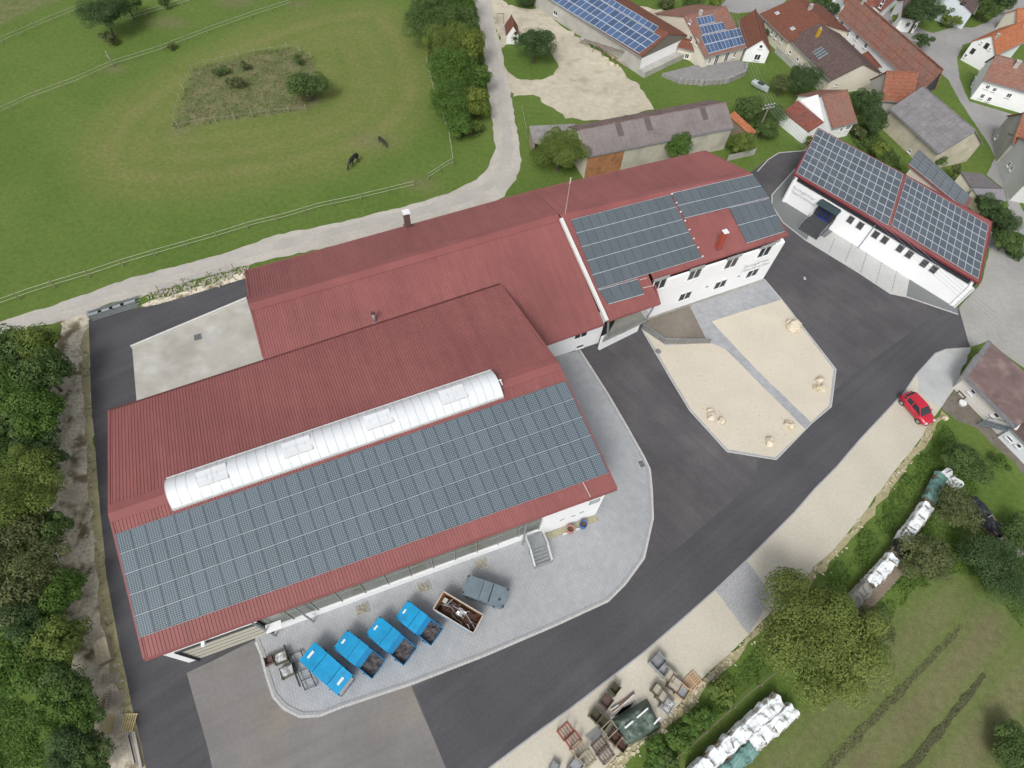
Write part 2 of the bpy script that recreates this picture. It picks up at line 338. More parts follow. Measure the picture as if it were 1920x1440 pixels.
HV = Vector((-HU.y, HU.x, 0))
M_pave = brickmat('block_paving', (.395, .41, .425), (.365, .38, .395), (.30, .31, .32), .40, .22, .018, ang=-math.atan2(HU.y, HU.x) + math.pi / 2, var=.06, big=(.18, .05))
M_pave2 = brickmat('path_paving', (.40, .41, .43), (.36, .37, .39), (.28, .285, .30), .40, .22, .02, ang=.6)

# roads and yards
sheet('soil_strip', [(112, 600), (167, 588), (172, 780), (184, 900), (196, 1040), (215, 1150), (232, 1240), (252, 1330), (275, 1440), (300, 1560), (200, 1560), (195, 1440), (160, 1300), (120, 1200), (95, 1080), (80, 960), (95, 830), (95, 700)], M_soil, 1, .35)
sheet('soil_strip', [(150, 640), (168, 610), (173, 780), (186, 900), (198, 1040), (216, 1150), (233, 1240), (253, 1330), (278, 1440), (300, 1560), (280, 1560), (250, 1420), (225, 1320), (205, 1240), (190, 1150), (178, 1040), (166, 900), (158, 780)], M_verge, 2, .2)
tr_up = [(-60, 622), (0, 603), (100, 572), (200, 540), (300, 507), (413, 477), (520, 440), (640, 417), (773, 383), (840, 363), (893, 337), (918, 310), (929, 277), (924, 233), (918, 187), (913, 147), (907, 100), (898, 43), (884, -10), (860, -90)]
tr_dn = [(925, -90), (922, 0), (925, 33), (932, 63), (940, 83), (943, 120), (953, 157), (960, 193), (970, 247), (977, 300), (968, 337), (945, 368), (880, 400), (700, 447), (533, 480), (467, 497), (333, 533), (267, 556), (207, 567), (160, 590), (113, 603), (67, 612), (10, 632), (-60, 660)]
sheet('dirt_yard', [(900, -10), (925, 33), (932, 63), (940, 83), (943, 120), (953, 157), (962, 182), (985, 177), (1010, 184), (1035, 203), (1060, 222), (1130, 228), (1225, 205), (1215, 182), (1185, 150), (1150, 116), (1100, 80), (1060, 52), (1030, 28), (1040, 8), (1000, 18), (950, 10), (930, -20)], M_yard, 2, .45)
sheet('stony_bank', [(262, 572), (300, 560), (400, 530), (470, 505), (470, 522), (400, 542), (300, 573), (270, 580)], M_soil, 2, .2)
sheet('farm_track', tr_up + tr_dn, M_track, 3, .14)
ctr = [(-60, 640), (0, 617), (70, 592), (155, 563), (250, 530), (340, 505), (430, 482), (540, 455), (660, 426), (790, 396), (870, 372), (920, 345), (945, 312), (953, 275), (949, 235), (943, 190), (935, 150), (927, 105), (918, 62), (908, 20), (898, -30)]
cw_ = [G(*p) for p in ctr]; lft, rgt = [], []
for i, p in enumerate(cw_):
    d_ = (cw_[min(i + 1, len(cw_) - 1)] - cw_[max(i - 1, 0)]).normalized(); n_ = Vector((-d_.y, d_.x, 0)); k_ = .75 + .15 * math.sin(i * 2.1); lft.append(p + n_ * k_); rgt.append(p - n_ * k_)
pts_ = ragged(lft, .12, .6, 4, False) + list(reversed(ragged(rgt, .12, .6, 5, False)))
structure(MB().add([(p.x, p.y, .016) for p in pts_], tessellate_polygon([[Vector((p.x, p.y, 0)) for p in pts_]])).build('farm_track', M_trackmid))
sheet('dirt_yard', [(1182, 8), (1215, 14), (1290, 26), (1330, 40), (1300, 60), (1262, 62), (1225, 38)], M_yard, 2, .4, seed=3)
sheet('verge_grass', smooth_px([(942, 84), (943, 118), (956, 142), (990, 152), (1030, 146), (1048, 130), (1040, 105), (1015, 84), (980, 76)], 2), M_grass, 4, .18)
sheet('yard_asphalt', [(166, 600), (233, 583), (297, 571), (460, 522), (560, 500), (560, 700), (300, 800), (300, 1180), (500, 1180), (490, 1210), (350, 1262), (370, 1333), (390, 1403), (398, 1440), (430, 1560), (310, 1560), (273, 1440), (267, 1400), (247, 1320), (227, 1227), (213, 1147), (200, 1077), (192, 993), (187, 960), (182, 880), (173, 780), (170, 713), (167, 623)], M_asphdk, 3, .05, 2)
sheet('concrete_pad', [(248, 653), (463, 562), (500, 690), (257, 760)], mat('pad_concrete', (.40, .385, .345), .9, .10, .8, big=(.15, .14), c2=(.50, .495, .47), c2s=.25, c2lo=.48, c2hi=.66), 5)
sheet('yard_asphalt', [(350, 1262), (500, 1190), (1000, 1100), (1000, 1150), (770, 1285), (800, 1350), (836, 1440), (880, 1560), (430, 1560), (398, 1440), (390, 1403), (370, 1333)], M_asphlt, 4, .03, 2)
asph = sheet('yard_asphalt', [(770, 1285), (836, 1440), (880, 1560), (760, 1590), (860, 1495), (917, 1440), (1007, 1373), (1067, 1330), (1207, 1223), (1280, 1160), (1340, 1107), (1400, 1050), (1440, 1010), (1490, 960), (1527, 917), (1567, 877), (1613, 823), (1660, 773), (1697, 733), (1717, 703), (1753, 663), (1773, 655), (1820, 652), (1815, 640), (1797, 575), (1700, 520), (1500, 400), (1485, 330), (1530, 290), (1510, 283), (1460, 286), (1430, 305), (1400, 330), (1380, 440), (1180, 560), (1060, 600), (1040, 670), (1087, 657), (1000, 1000), (1000, 1150)], M_asph, 5, .03, 2)
sheet('yard_asphalt', [(836, 1440), (880, 1560), (760, 1590), (860, 1495), (917, 1438), (1007, 1371), (1067, 1328), (1207, 1221), (1280, 1158), (1340, 1105), (1400, 1048), (1440, 1008), (1490, 958), (1527, 915), (1567, 875), (1613, 821), (1660, 771), (1697, 731), (1717, 701), (1753, 661), (1773, 653), (1815, 645), (1797, 585), (1740, 600), (1600, 700), (1420, 865), (1418, 900), (1280, 1020), (1140, 1127), (1040, 1175), (907, 1232), (775, 1288), (800, 1350)], M_asphdk, 6, .03, 2)
# gravel garden with its paved path
sheet('paved_path', [(1203, 617), (1218, 590), (1430, 520), (1470, 568), (1567, 693), (1558, 763), (1520, 795), (1455, 862), (1363, 847), (1293, 770), (1258, 712), (1228, 660)], M_pave2, 7)
sheet('gravel_garden', [(1206, 619), (1248, 648), (1332, 643), (1360, 655), (1420, 715), (1510, 805), (1453, 858), (1365, 843), (1297, 770), (1262, 712), (1232, 660)], M_gravel, 8, .03, 1)
sheet('gravel_garden', [(1334, 603), (1464, 562), (1563, 693), (1554, 761), (1520, 792), (1417, 692)], M_gravel, 8, .03, 1, seed=5)
sheet('chipping_strip', [(1218, 592), (1427, 525), (1434, 534), (1222, 602)], M_chip, 9, .03)
sheet('terrace_slab', [(1204, 611), (1217, 590), (1293, 574), (1324, 636), (1248, 634)], mat('terrace_stone', (.205, .18, .15), .8, .12, 1.5, big=(.4, .1)), 10)
# gravel parking strip along the road
sheet('gravel_parking', [(760, 1590), (860, 1495), (917, 1440), (1007, 1373), (1067, 1330), (1207, 1223), (1280, 1160), (1340, 1107), (1400, 1050), (1440, 1010), (1490, 960), (1527, 917), (1567, 877), (1613, 823), (1660, 773), (1697, 733), (1717, 703), (1753, 663), (1773, 655), (1820, 652), (1788, 730), (1763, 766), (1743, 790), (1723, 827), (1693, 863), (1670, 893), (1620, 960), (1563, 1030), (1527, 1063), (1477, 1120), (1403, 1190), (1363, 1230), (1317, 1273), (1280, 1313), (1240, 1352), (1185, 1390), (1140, 1432), (1080, 1500), (1000, 1590)], M_gravel2, 7, .06, 1)
sheet('paved_drive', [(1718, 704), (1753, 665), (1773, 657), (1820, 654), (1788, 731), (1763, 766), (1748, 756), (1722, 735)], mat('drive_paving', (.44, .45, .455), .9, .06, 1.5, big=(.3, .08)), 8, .12, .6)
sheet('chipping_patch', [(1401, 1052), (1447, 1117), (1404, 1190), (1341, 1107)], M_chip, 8, .05)
sheet('sandy_verge', [(1768, 772), (1743, 792), (1723, 827), (1693, 863), (1670, 893), (1620, 960), (1563, 1030), (1527, 1063), (1477, 1120), (1403, 1190), (1363, 1230), (1317, 1273), (1280, 1313), (1240, 1352), (1185, 1392), (1140, 1434), (1085, 1500), (1120, 1500), (1165, 1440), (1205, 1400), (1262, 1352), (1300, 1318), (1335, 1283), (1380, 1235), (1420, 1195), (1494, 1127), (1545, 1068), (1580, 1035), (1637, 963), (1686, 896), (1708, 865), (1737, 830), (1760, 795), (1780, 780)], M_verge, 2, .25)
# around the white workshop and the village
sheet('chipping_bed', [(1446, 368), (1490, 318), (1540, 340), (1700, 480), (1795, 575), (1796, 590), (1699, 557), (1610, 512), (1512, 452), (1468, 418), (1450, 390)], M_dkchip, 7, .02)
bays = sheet('parking_bays', [(1512, 451), (1520, 434), (1546, 446), (1566, 431), (1640, 478), (1705, 521), (1699, 556), (1669, 550), (1610, 511)], M_bays, 8)
sheet('village_street', [(1797, 578), (1840, 530), (1855, 470), (1870, 440), (1890, 500), (1990, 560), (1990, 760), (1920, 690), (1850, 640), (1817, 652)], M_street, 4, .05)
sheet('village_street', [(1840, 450), (1900, 520), (1985, 590), (1995, 500), (1940, 440), (1905, 368), (1882, 335), (1868, 295), (1832, 222), (1818, 194), (1800, 150), (1794, 108), (1806, 84), (1862, 68), (1907, 46), (1985, 8), (1985, -30), (1905, -5), (1880, 22), (1850, 42), (1825, 52), (1790, 50), (1750, 62), (1735, 58), (1700, 40), (1670, 20), (1640, -20), (1590, -20), (1640, 30), (1700, 80), (1745, 118), (1778, 150), (1800, 190), (1848, 262), (1868, 292), (1850, 328), (1882, 354), (1892, 385), (1870, 425)], M_street2, 3, .05)
sheet('village_street', [(1360, -20), (1350, 20), (1385, 25), (1410, 22), (1430, 30), (1470, 5), (1500, -30)], M_street2, 3, .05)
sheet('farm_courtyard', [(1816, 190), (1850, 200), (1900, 215), (1945, 235), (1900, 270), (1866, 297), (1830, 222)], M_street2, 4, .05)
sheet('farm_courtyard', [(1505, 25), (1545, 50), (1580, 85), (1612, 118), (1650, 130), (1640, 105), (1600, 68), (1570, 32), (1560, 5)], M_street2, 3, .05)
sheet('house_yard', [(1763, 766), (1790, 728), (1905, 850), (1960, 900), (1960, 940), (1900, 870), (1830, 805), (1795, 790)], mat('brown_yard', (.17, .15, .125), .95, .2, 1.5, big=(.3, .15)), 3, .3)
sheet('painted_mark', [(1506, 519), (1511, 520), (1508.5, 521.5), (1512, 523), (1510, 525), (1505.5, 523.5), (1508, 522.2)], mat('worn_paint', (.55, .55, .54), .8), 7, parent=asph)

# apron of block paving with its kerb of small stones
ap = [(1087, 657), (1140, 740), (1175, 800), (1207, 857), (1218, 880), (1222, 920), (1224, 972), (1207, 1047), (1172, 1095), (1140, 1127), (1040, 1173), (907, 1230), (773, 1282), (640, 1326), (600, 1342), (563, 1344), (533, 1329), (513, 1307), (500, 1267), (490, 1227), (480, 1204)]
apw = [G(*p) for p in ap]
mb = MB(); mb.prism([(p.x, p.y) for p in apw + [P(480, 1204) + HV * 3, P(1000, 1000) + HV * 3, P(1040, 668)]], 0.0, .075)
structure(mb.build('paved_apron', M_pave))
def kerb(name, pts, w, h, m, seg=.28, gap=.02, z0=0.):
    mb = MB()
    for a, b in zip(pts[:-1], pts[1:]):
        l = (b - a).length; n = max(1, int(l / seg)); d = (b - a) / l; s_ = Vector((-d.y, d.x, 0))
        for i in range(n):
            c = a + d * l * (i + .5) / n; hh = h * (1 + R.uniform(-.06, .06))
            mb.obox(c + Vector((0, 0, z0 + hh / 2)), d * (l / n / 2 - gap / 2), s_ * (w / 2 * R.uniform(.92, 1.0)), Vector((0, 0, hh / 2)))
    return structure(mb.build(name, m))
M_kerb = mat('kerb_stone', (.50, .50, .49), .9, .14, 4)
kerb('kerb', apw, .20, .10, M_kerb)
kerb('kerb', [p + (HV if i < 9 else -HV) * 0 + Vector((R.uniform(-.01, .01), 0, 0)) for i, p in enumerate([a.lerp(Vector((-5, 22, 0)), .012) for a in apw])], .15, .115, mat('kerb_stone_dark', (.36, .36, .37), .9, .14, 4), .16)
gk = [G(*p) for p in [(1203, 617), (1228, 660), (1258, 712), (1293, 770), (1363, 847), (1455, 862), (1520, 795), (1558, 763), (1567, 693), (1470, 568), (1433, 524)]]
kerb('kerb', gk, .12, .07, M_kerb, .25)
kerb('kerb', [G(*p) for p in [(860, 1495), (917, 1440), (1007, 1373), (1067, 1330), (1207, 1223), (1280, 1160), (1340, 1107), (1400, 1050), (1440, 1010), (1490, 960), (1527, 917), (1567, 877), (1613, 823), (1660, 773), (1697, 733), (1717, 703), (1753, 663), (1773, 655), (1820, 652)]], .12, .06, mat('kerb_blue_stone', (.34, .35, .38), .9, .2, 4), .3)
kerb('kerb', [G(*p) for p in [(1490, 318), (1447, 366), (1447, 385), (1467, 417), (1512, 452), (1610, 512), (1669, 551), (1699, 557), (1796, 590)]], .13, .08, M_kerb, .6)
kerb('kerb', [G(*p) for p in [(1420, 322), (1440, 300), (1460, 287), (1508, 283), (1518, 274)]], .13, .08, M_kerb, .6)
# dotted stone lines between the parking bays
for (a, b) in (((1565, 447), (1554, 474)), ((1598, 457), (1584, 492)), ((1626, 473), (1613, 512)), ((1653, 492), (1642, 532)), ((1681, 508), (1672, 546))):
    mb = MB(); A, B = G(*a), G(*b); d = (B - A).normalized(); s_ = Vector((-d.y, d.x, 0)); n = int((B - A).length / .42)
    for i in range(n): mb.obox(A + (B - A) * (i + .5) / n + Vector((0, 0, .036)), d * .08, s_ * .05, Vector((0, 0, .005)))
    mb.build('bay_line', M_dark, bays)
def drain(px, w=.5, name='drain_cover', lab='', ang=0., z=.08, m=None):
    c = G(*px); mb = MB(); d = HU * (w / 2); e = HV * (w / 2)
    o = MB().obox(c + Vector((0, 0, z - .02)), d, e, Vector((0, 0, .03))).build(name, m or M_dark)
    tag(o, lab, 'drain'); mb = MB()
    for i in range(5): mb.obox(c + Vector((0, 0, z + .014)) + d * (-.8 + .4 * i), d * .09, e * .9, Vector((0, 0, .005)))
    mb.build('grate_bar', M_galv, o)
drain((1204, 870), .62, lab='dark square drain grate at the bend of the paved apron kerb')
drain((371, 632), .75, lab='dark square drain grate set in the concrete pad', z=.03)
# ================================================================== THE WORKS: hall, workshop, office
def lerp2(a, b, c, d, s, t): return (a.lerp(b, s)).lerp(d.lerp(c, s), t)
def ribbed(a, b, c, d, spacing, h, mb=None):
    """trapezoid sheet: a-b eave, d-c ridge, ribs run up the slope"""
    mb = mb or MB(); n = max(2, round((b - a).length / spacing)); nrm = (b - a).cross(d - a).normalized()
    if nrm.z < 0: nrm = -nrm
    prof = [(0, 0), (.62, 0), (.70, 1), (.90, 1), (.98, 0)]
    us = [((i + f) / n, k) for i in range(n) for f, k in prof] + [(1, 0)]
    vs = []
    for s, k in us: vs += [a.lerp(b, s) + nrm * h * k, d.lerp(c, s) + nrm * h * k]
    m = len(us); fs = [(2 * i, 2 * i + 2, 2 * i + 3, 2 * i + 1) for i in range(m - 1)]
    return mb.add(vs, fs)
def ridgecap(mb, a, b, n1, n2, w=.45, up=.06):
    """folded cap lying over a ridge; n1, n2 point down the two slopes"""
    for n in (n1, n2):
        q = [a + UP * up, b + UP * up, b + n * w + UP * up, a + n * w + UP * up]; mb.slab(q, .02)
def down(fr, to):
    d = to - fr; return d.normalized()
def unit_panel(glass, fr=.025, th=.04, fm=None):
    me = bpy.data.meshes.new('solar_panel'); vs = []; fs = []; mi = []
    x = [-.5, -.5 + fr, .5 - fr, .5]
    for yy in (-.5, -.5 + fr, .5 - fr, .5):
        for xx in x: vs.append((xx, yy, th))
    for j in range(3):
        for i in range(3):
            fs.append((j * 4 + i, j * 4 + i + 1, (j + 1) * 4 + i + 1, (j + 1) * 4 + i)); mi.append(1 if i == j == 1 else 0)
    o = len(vs); vs += [(-.5, -.5, 0), (.5, -.5, 0), (.5, .5, 0), (-.5, .5, 0)]
    for a, b, c, d in ((0, 3, o + 1, o), (3, 15, o + 2, o + 1), (15, 12, o + 3, o + 2), (12, 0, o, o + 3)): fs.append((d, c, b, a)); mi.append(0)
    me.from_pydata(vs, [], fs); me.materials.append(fm or M_alu); me.materials.append(glass)
    for p, k in zip(me.polygons, mi): p.material_index = k
    me.update(); return me
G_hall = panelmat('mono_cells', (.070, .094, .118), (.225, .275, .305), 6, 10, .105, var=.16)
G_off = panelmat('mono_cells_fine', (.075, .092, .108), (.17, .20, .22), 6, 10, .10, var=.12)
G_d = panelmat('dark_cells', (.092, .112, .138), (.11, .13, .15), 6, 10, .05, .2, var=.14)
G_blue = panelmat('blue_cells', (.060, .105, .21), (.12, .17, .27), 6, 10, .04, .2, var=.25)
M_fdk = mat('panel_frame_dark', (.115, .14, .16), .4, .03)
PN = {k: unit_panel(g_, f, .04, m_) for k, g_, f, m_ in (('hall', G_hall, .02, M_fdk), ('off', G_off, .022, M_fdk), ('d', G_d, .04, M_alu), ('blue', G_blue, .035, M_alu))}
def panels(roof, quad, nx, ny, kind, gap=(.02, .03), lift=.10, skip=None):
    a, b, c, d = quad; nrm = (b - a).cross(d - a).normalized()
    if nrm.z < 0: nrm = -nrm
    rails = MB()
    for j in range(ny):
        for i in range(nx):
            if skip and skip(i, j): continue
            q = [lerp2(a, b, c, d, (i + p) / nx, (j + r) / ny) for p, r in ((0, 0), (1, 0), (1, 1), (0, 1))]
            ce = (q[0] + q[1] + q[2] + q[3]) / 4; x = (q[1] + q[2] - q[0] - q[3]) / 2; y = (q[2] + q[3] - q[0] - q[1]) / 2
            xs, ys = x * (1 - gap[0] / x.length), y * (1 - gap[1] / y.length)
            o = bpy.data.objects.new('solar_panel', PN[kind]); COL.objects.link(o); o.parent = roof
            ce = ce + nrm * (lift + R.uniform(-.006, .006))
            o.matrix_parent_inverse = Matrix(((xs.x, ys.x, nrm.x, ce.x), (xs.y, ys.y, nrm.y, ce.y), (xs.z, ys.z, nrm.z, ce.z), (0, 0, 0, 1)))
    for j in range(ny + 1):
        t = min(max(j / ny, .004), .996)
        if not skip: rails.bar(lerp2(a, b, c, d, 0, t) + nrm * lift, lerp2(a, b, c, d, 1, t) + nrm * lift, gap[1] + .005, .06, nrm)
    if not skip: rails.build('mounting_rail', mat('rail_grey', (.40, .44, .48), .5), roof)
class Wall:
    """vertical wall plane through A towards B; s along, z up, outward normal n"""
    def __init__(s, A, B):
        s.A = Vector((A.x, A.y, 0)); d = Vector((B.x - A.x, B.y - A.y, 0)); s.L = d.length; s.u = d.normalized(); s.n = Vector((s.u.y, -s.u.x, 0))
    def at(s, a, z, o=0.): return s.A + s.u * a + s.n * o + UP * z
    def px(s, x, y):
        p = hitplane(x, y, s.A, s.n); return (p - s.A).dot(s.u), p.z
def window(bld, wall, a, z, w, h, nx=2, fm=None, gm=None, sill=True, fr=.09, shutter=False, name='window'):
    """frame standing proud, panes set back inside it; a = centre along wall, z = centre height"""
    fm = fm or M_frame; mb = MB(); e = .05
    for k in range(nx + 1):
        x = a - w / 2 + w * k / nx; mb.obox(wall.at(x, z, e / 2 - .01), wall.u * fr / 2, wall.n * (e / 2 + .02), UP * (h / 2 + fr / 2))
    for zz in (z - h / 2, z + h / 2): mb.obox(wall.at(a, zz, e / 2 - .012), wall.u * (w / 2), wall.n * (e / 2 + .018), UP * fr / 2)
    o = mb.build(name, fm, bld)
    for k in range(nx):
        c = a - w / 2 + w * (k + .5) / nx
        MB().obox(wall.at(c, z, .012), wall.u * (w / nx / 2 - .005), wall.n * .008, UP * (h / 2 - .005)).build('pane', gm or M_glass, o)
    if sill: MB().obox(wall.at(a, z - h / 2 - fr, .09), wall.u * (w / 2 + .1), wall.n * .09, UP * .03).build('sill', M_frame, o)
    return o
def letters(bld, wall, a, z, size, lines, m, yscale=1.0):
    for k, tx in enumerate(lines):
        cu = bpy.data.curves.new('lettering', 'FONT'); cu.body = tx; cu.size = size; cu.extrude = .012
        ob = bpy.data.objects.new('tmp', cu); COL.objects.link(ob); dg = bpy.context.evaluated_depsgraph_get()
        me = bpy.data.meshes.new_from_object(ob.evaluated_get(dg)); bpy.data.objects.remove(ob)
        me.name = 'lettering'; o = link('lettering', me, m, bld); c = wall.at(a, z - k * size * .95, .014)
        me.transform(Matrix(((wall.u.x, 0, wall.n.x, c.x), (wall.u.y, 0, wall.n.y, c.y), (0, 1, 0, c.z), (0, 0, 0, 1))))
        me.materials.clear(); me.materials.append(m)

# ---- shared roof geometry worked out from the corner points
HFR, HRR, HFL = P(1156, 915, 6.5), P(1046, 680, 9.2), P(271, 1235, 6.5)
hp = plane3(HFL, HFR, HRR); HRL = hitplane(205, 963, *hp)
BRL, BRR, BER = P(468, 570, 8.9), P(1047, 402, 8.9), P(1132.5, 608, 5.4)
bp_ = plane3(BRL, BRR, BER); HBR = hitplane(937.5, 532.5, *bp_)
hb = plane3(HRL, HRR, HBR); HBL = hitplane(204.4, 770, *hb)
BEL = BRL + (hitplane(493, 670, *bp_) - BRL).normalized() * (BER - BRR).length
BBL, BBR = P(460, 508, 7.0), P(1003, 357, 7.0)
CRL, CRR, CER = P(1050, 404, 9.1), P(1406, 324, 9.1), P(1477.5, 441.7, 6.75)
cp = plane3(CRL, CRR, CER); CEB = hitplane(1225, 524, *cp); CBAY = hitplane(1237.5, 569, *cp); CLL = hitplane(1139, 602, *cp)
CBL, CBR = P(1003, 357, 7.1), P(1322, 283, 7.1)
HO = P(270, 1233, 5.8); HO.z = 0
def H(s, v, z=0.): return HO + HU * s + HV * v + UP * z
hs_ = lambda p: ((p - HO).dot(HU), (p - HO).dot(HV))

# ---- the long hall
hall = thing('factory_hall', 'long hall with red ribbed roof, barrel skylight and five rows of solar panels', 'hall', H(18, 11))
roof = ribbed(HFL, HFR, HRR, HRL, .25, .035); roof = roof.build('roof', M_red, hall)
ribbed(HBL, HBR, HRR, HRL, .25, .035).build('roof', M_red, hall)
nf, nb = down(HRR, HFR), down(HRR, HBR)
mb = MB(); ridgecap(mb, HRL - HU * .05, HRR + HU * .05, nf, nb, .75, .075); mb.build('ridge_cap', M_redtrim, hall)
for a, b in ((HFL, HRL), (HRL, HBL), (HFR, HRR), (HRR, HBR)): MB().bar(a - UP * .08, b - UP * .08, .16, .26).build('verge_trim', M_redtrim, hall)
mb = MB(); mb.bar(HFL + down(HRL, HFL) * .09 - UP * .06, HFR + down(HRL, HFL) * .09 - UP * .06, .18, .16); mb.build('gutter', M_redtrim, hall)
mb = MB(); mb.bar(HBL - UP * .06, HBR - UP * .02, .2, .16); mb.build('gutter', mat('dark_red_gutter', (.10, .03, .03), .5), hall)
sF, sB = hs_(HFR)[1], hs_(HBR)[1]
wl, wr = .75, 36.95
def hallwall(s0, v0, s1, v1, z0, z1a, z1b=None, th=.3):
    a, b = H(s0, v0), H(s1, v1); d = (b - a).normalized(); n = Vector((-d.y, d.x, 0)) * th
    z1b = z1a if z1b is None else z1b
    q = [a, b, b + n, a + n]; return MB().add([p + UP * z0 for p in q] + [a + UP * z1a, b + UP * z1b, b + n + UP * z1b, a + n + UP * z1a], [(0, 1, 5, 4), (1, 2, 6, 5), (2, 3, 7, 6), (3, 0, 4, 7), (4, 5, 6, 7), (3, 2, 1, 0)])
zroof = lambda s, v: (lambda o, n: o.z - ((H(s, v).x - o.x) * n.x + (H(s, v).y - o.y) * n.y) / n.z)(*(hp if v < 11.3 else hb)) - .12
hallwall(7.4, .05, 31.2, .05, 0, 1.05).build('wall', M_white, hall)
hallwall(31.2, -.05, wr, -.05, 0, 6.2).build('wall', M_white, hall)
hallwall(wl, .05, 7.4, .05, 4.3, 6.2).build('wall', M_white, hall)
hallwall(wl, .06, 1.5, .06, 0, 4.3).build('wall', M_white, hall)
def flat(p): return Vector((p.x, p.y, 0))
def quadwall(bld, A, B, z0, za, zb, th=.3, m=M_white, name='wall'):
    d = Vector((B.x - A.x, B.y - A.y, 0)).normalized(); n = Vector((-d.y, d.x, 0)) * th; A, B = Vector((A.x, A.y, 0)), Vector((B.x, B.y, 0))
    q = [A, B, B + n, A + n]
    return MB().add([p + UP * z0 for p in q] + [A + UP * za, B + UP * zb, B + n + UP * zb, A + n + UP * za], [(0, 1, 5, 4), (1, 2, 6, 5), (2, 3, 7, 6), (3, 0, 4, 7), (4, 5, 6, 7), (3, 2, 1, 0)]).build(name, m, bld)
hr0, hr1, hl0, hl1 = flat(HRR) - HU * .7, flat(HBR) - HU * .8 - HV * .9, flat(HRL) + HU * .7, flat(HBL) + HU * .8 - HV * .9
zb_ = min(HBR.z, HBL.z)
quadwall(hall, H(wr, .25), hr0, 0, 6.1, HRR.z - .35, name='gable_wall'); quadwall(hall, hr0, hr1, 0, HRR.z - .35, HBR.z - .15, name='gable_wall')
quadwall(hall, hr1, hl1, 0, HBR.z - .2, HBL.z - .2); quadwall(hall, hl1, hl0, 0, HBL.z - .15, HRL.z - .35, name='gable_wall'); quadwall(hall, hl0, H(wl, .35), 0, HRL.z - .35, 6.1, name='gable_wall')
M_band = mat('smoky_glazing', (.145, .155, .135), .12, .18, .35, spec=.6)
fw = Wall(H(0, .20), H(30, .20))
n = 12
for i in range(n):      # glazed band in twelve fields between steel posts
    s0, s1 = 7.4 + 23.8 * i / n, 7.4 + 23.8 * (i + 1) / n
    fo = MB(); fo.obox(fw.at(s1 - .04, 3.55, .02), HU * .035, HV * .05, UP * 2.5); fo.obox(fw.at((s0 + s1) / 2, 5.75, .02), HU * (s1 - s0) / 2, HV * .05, UP * .08)
    fo.obox(fw.at((s0 + s1) / 2, 3.5, .02), HU * (s1 - s0) / 2, HV * .03, UP * .03)
    o = fo.build('window', mat('glazing_frame', (.30, .31, .28), .5), hall)
    MB().obox(fw.at((s0 + s1) / 2, 3.5, 0), HU * ((s1 - s0) / 2 - .04), HV * .02, UP * 2.2).build('pane', M_band, o)
for s in (7.5, 10.6, 29.4):
    MB().bar(H(s, -.35, 0.07), H(s, -.35, 5.9), .12).build('downpipe', M_galv, hall)
# gate with its frame, lamp and lintel
mb = MB(); mb.obox(H(4.4, .12, 2.05), HU * 2.9, HV * .04, UP * 2.05); dr = mb.build('gate', mat('cream_gate', (.52, .50, .42), .7, .05), hall)
mb = MB()
for z in (.9, 1.8, 2.7, 3.5): mb.obox(H(4.4, .07, z), HU * 2.88, HV * .012, UP * .02)
mb.build('gate_seam', M_dark, dr)
mb = MB(); mb.bar(H(1.5, .0, 4.2), H(7.4, .0, 4.2), .14, .2); mb.bar(H(1.5, .0, 0), H(1.5, .0, 4.3), .16); mb.bar(H(7.35, .0, 0), H(7.35, .0, 4.3), .16); mb.build('gate_frame', M_dark, hall)
MB().obox(H(3.6, -.25, 4.75), HU * .12, HV * .2, UP * .09).build('lamp', M_frame, hall)
MB().slab([H(7.5, -.6, 2.6), H(8.7, -.6, 2.6), H(8.7, .05, 2.7), H(7.5, .05, 2.7)], .05).build('canopy', M_frame, hall)
# wall fittings at the white end
for s, z in ((33.2, 2.4), (34.3, 2.3), (35.1, 2.5)): MB().obox(H(s, -.08, z), HU * .22, HV * .04, UP * .04).build('vent_slot', M_galv, hall)
ww = Wall(H(0, -.05), H(30, -.05)); window(hall, ww, 36.05, 4.3, .9, .7, 1, M_galv, mat('frosted_glass', (.5, .52, .53), .3), sill=False)
MB().obox(H(35.9, -.1, 5.3), HU * .7, HV * .04, UP * .05).build('vent_slot', M_galv, hall)
pq = [hitplane(x, y, *hp) for x, y in ((263, 1196), (1141, 887), (1060, 715), (217, 1002))]
panels(roof, pq, 36, 5, 'hall', (.02, .045), .09)
# barrel skylight astride the ridge
SKa = [hitplane(314, 899, *hb), hitplane(920, 696, *hb)]; SKb = [hitplane(325, 957, *hp), hitplane(944, 745, *hp)]
sk = thing('barrel_skylight', 'white translucent barrel vault skylight along the hall ridge', 'skylight', (SKa[0] + SKb[0]) / 2)
def vault(s, t, r=.75):
    a, b = SKa[0].lerp(SKa[1], s), SKb[0].lerp(SKb[1], s); return a.lerp(b, t) + UP * (math.sin(math.pi * t) ** .8 * r + .16)
M_sky = mat('opal_sheet', (.68, .71, .73), .35, .04, .7, big=(.4, .04), spec=.5)
NS = 36
for i in range(NS):
    m_ = MB(); K = 12; e = .04 / NS * 10
    vs = []
    for s in ((i + .03) / NS, (i + .97) / NS): vs += [vault(s, k / K) for k in range(K + 1)]
    m_.add(vs, [(k, k + 1, K + 2 + k, K + 1 + k) for k in range(K)]); m_.build('sheet', M_sky, sk, True)
for i in range(NS + 1):
    m_ = MB()
    for k in range(12): m_.bar(vault(i / NS, k / 12) + UP * .005, vault(i / NS, (k + 1) / 12) + UP * .005, .035, .02)
    m_.build('rib', mat('rib_grey', (.56, .58, .59), .5), sk)
m_ = MB(); m_.bar(SKa[0] + UP * .1, SKa[1] + UP * .1, .12, .24); m_.bar(SKb[0] + UP * .1, SKb[1] + UP * .1, .12, .24)
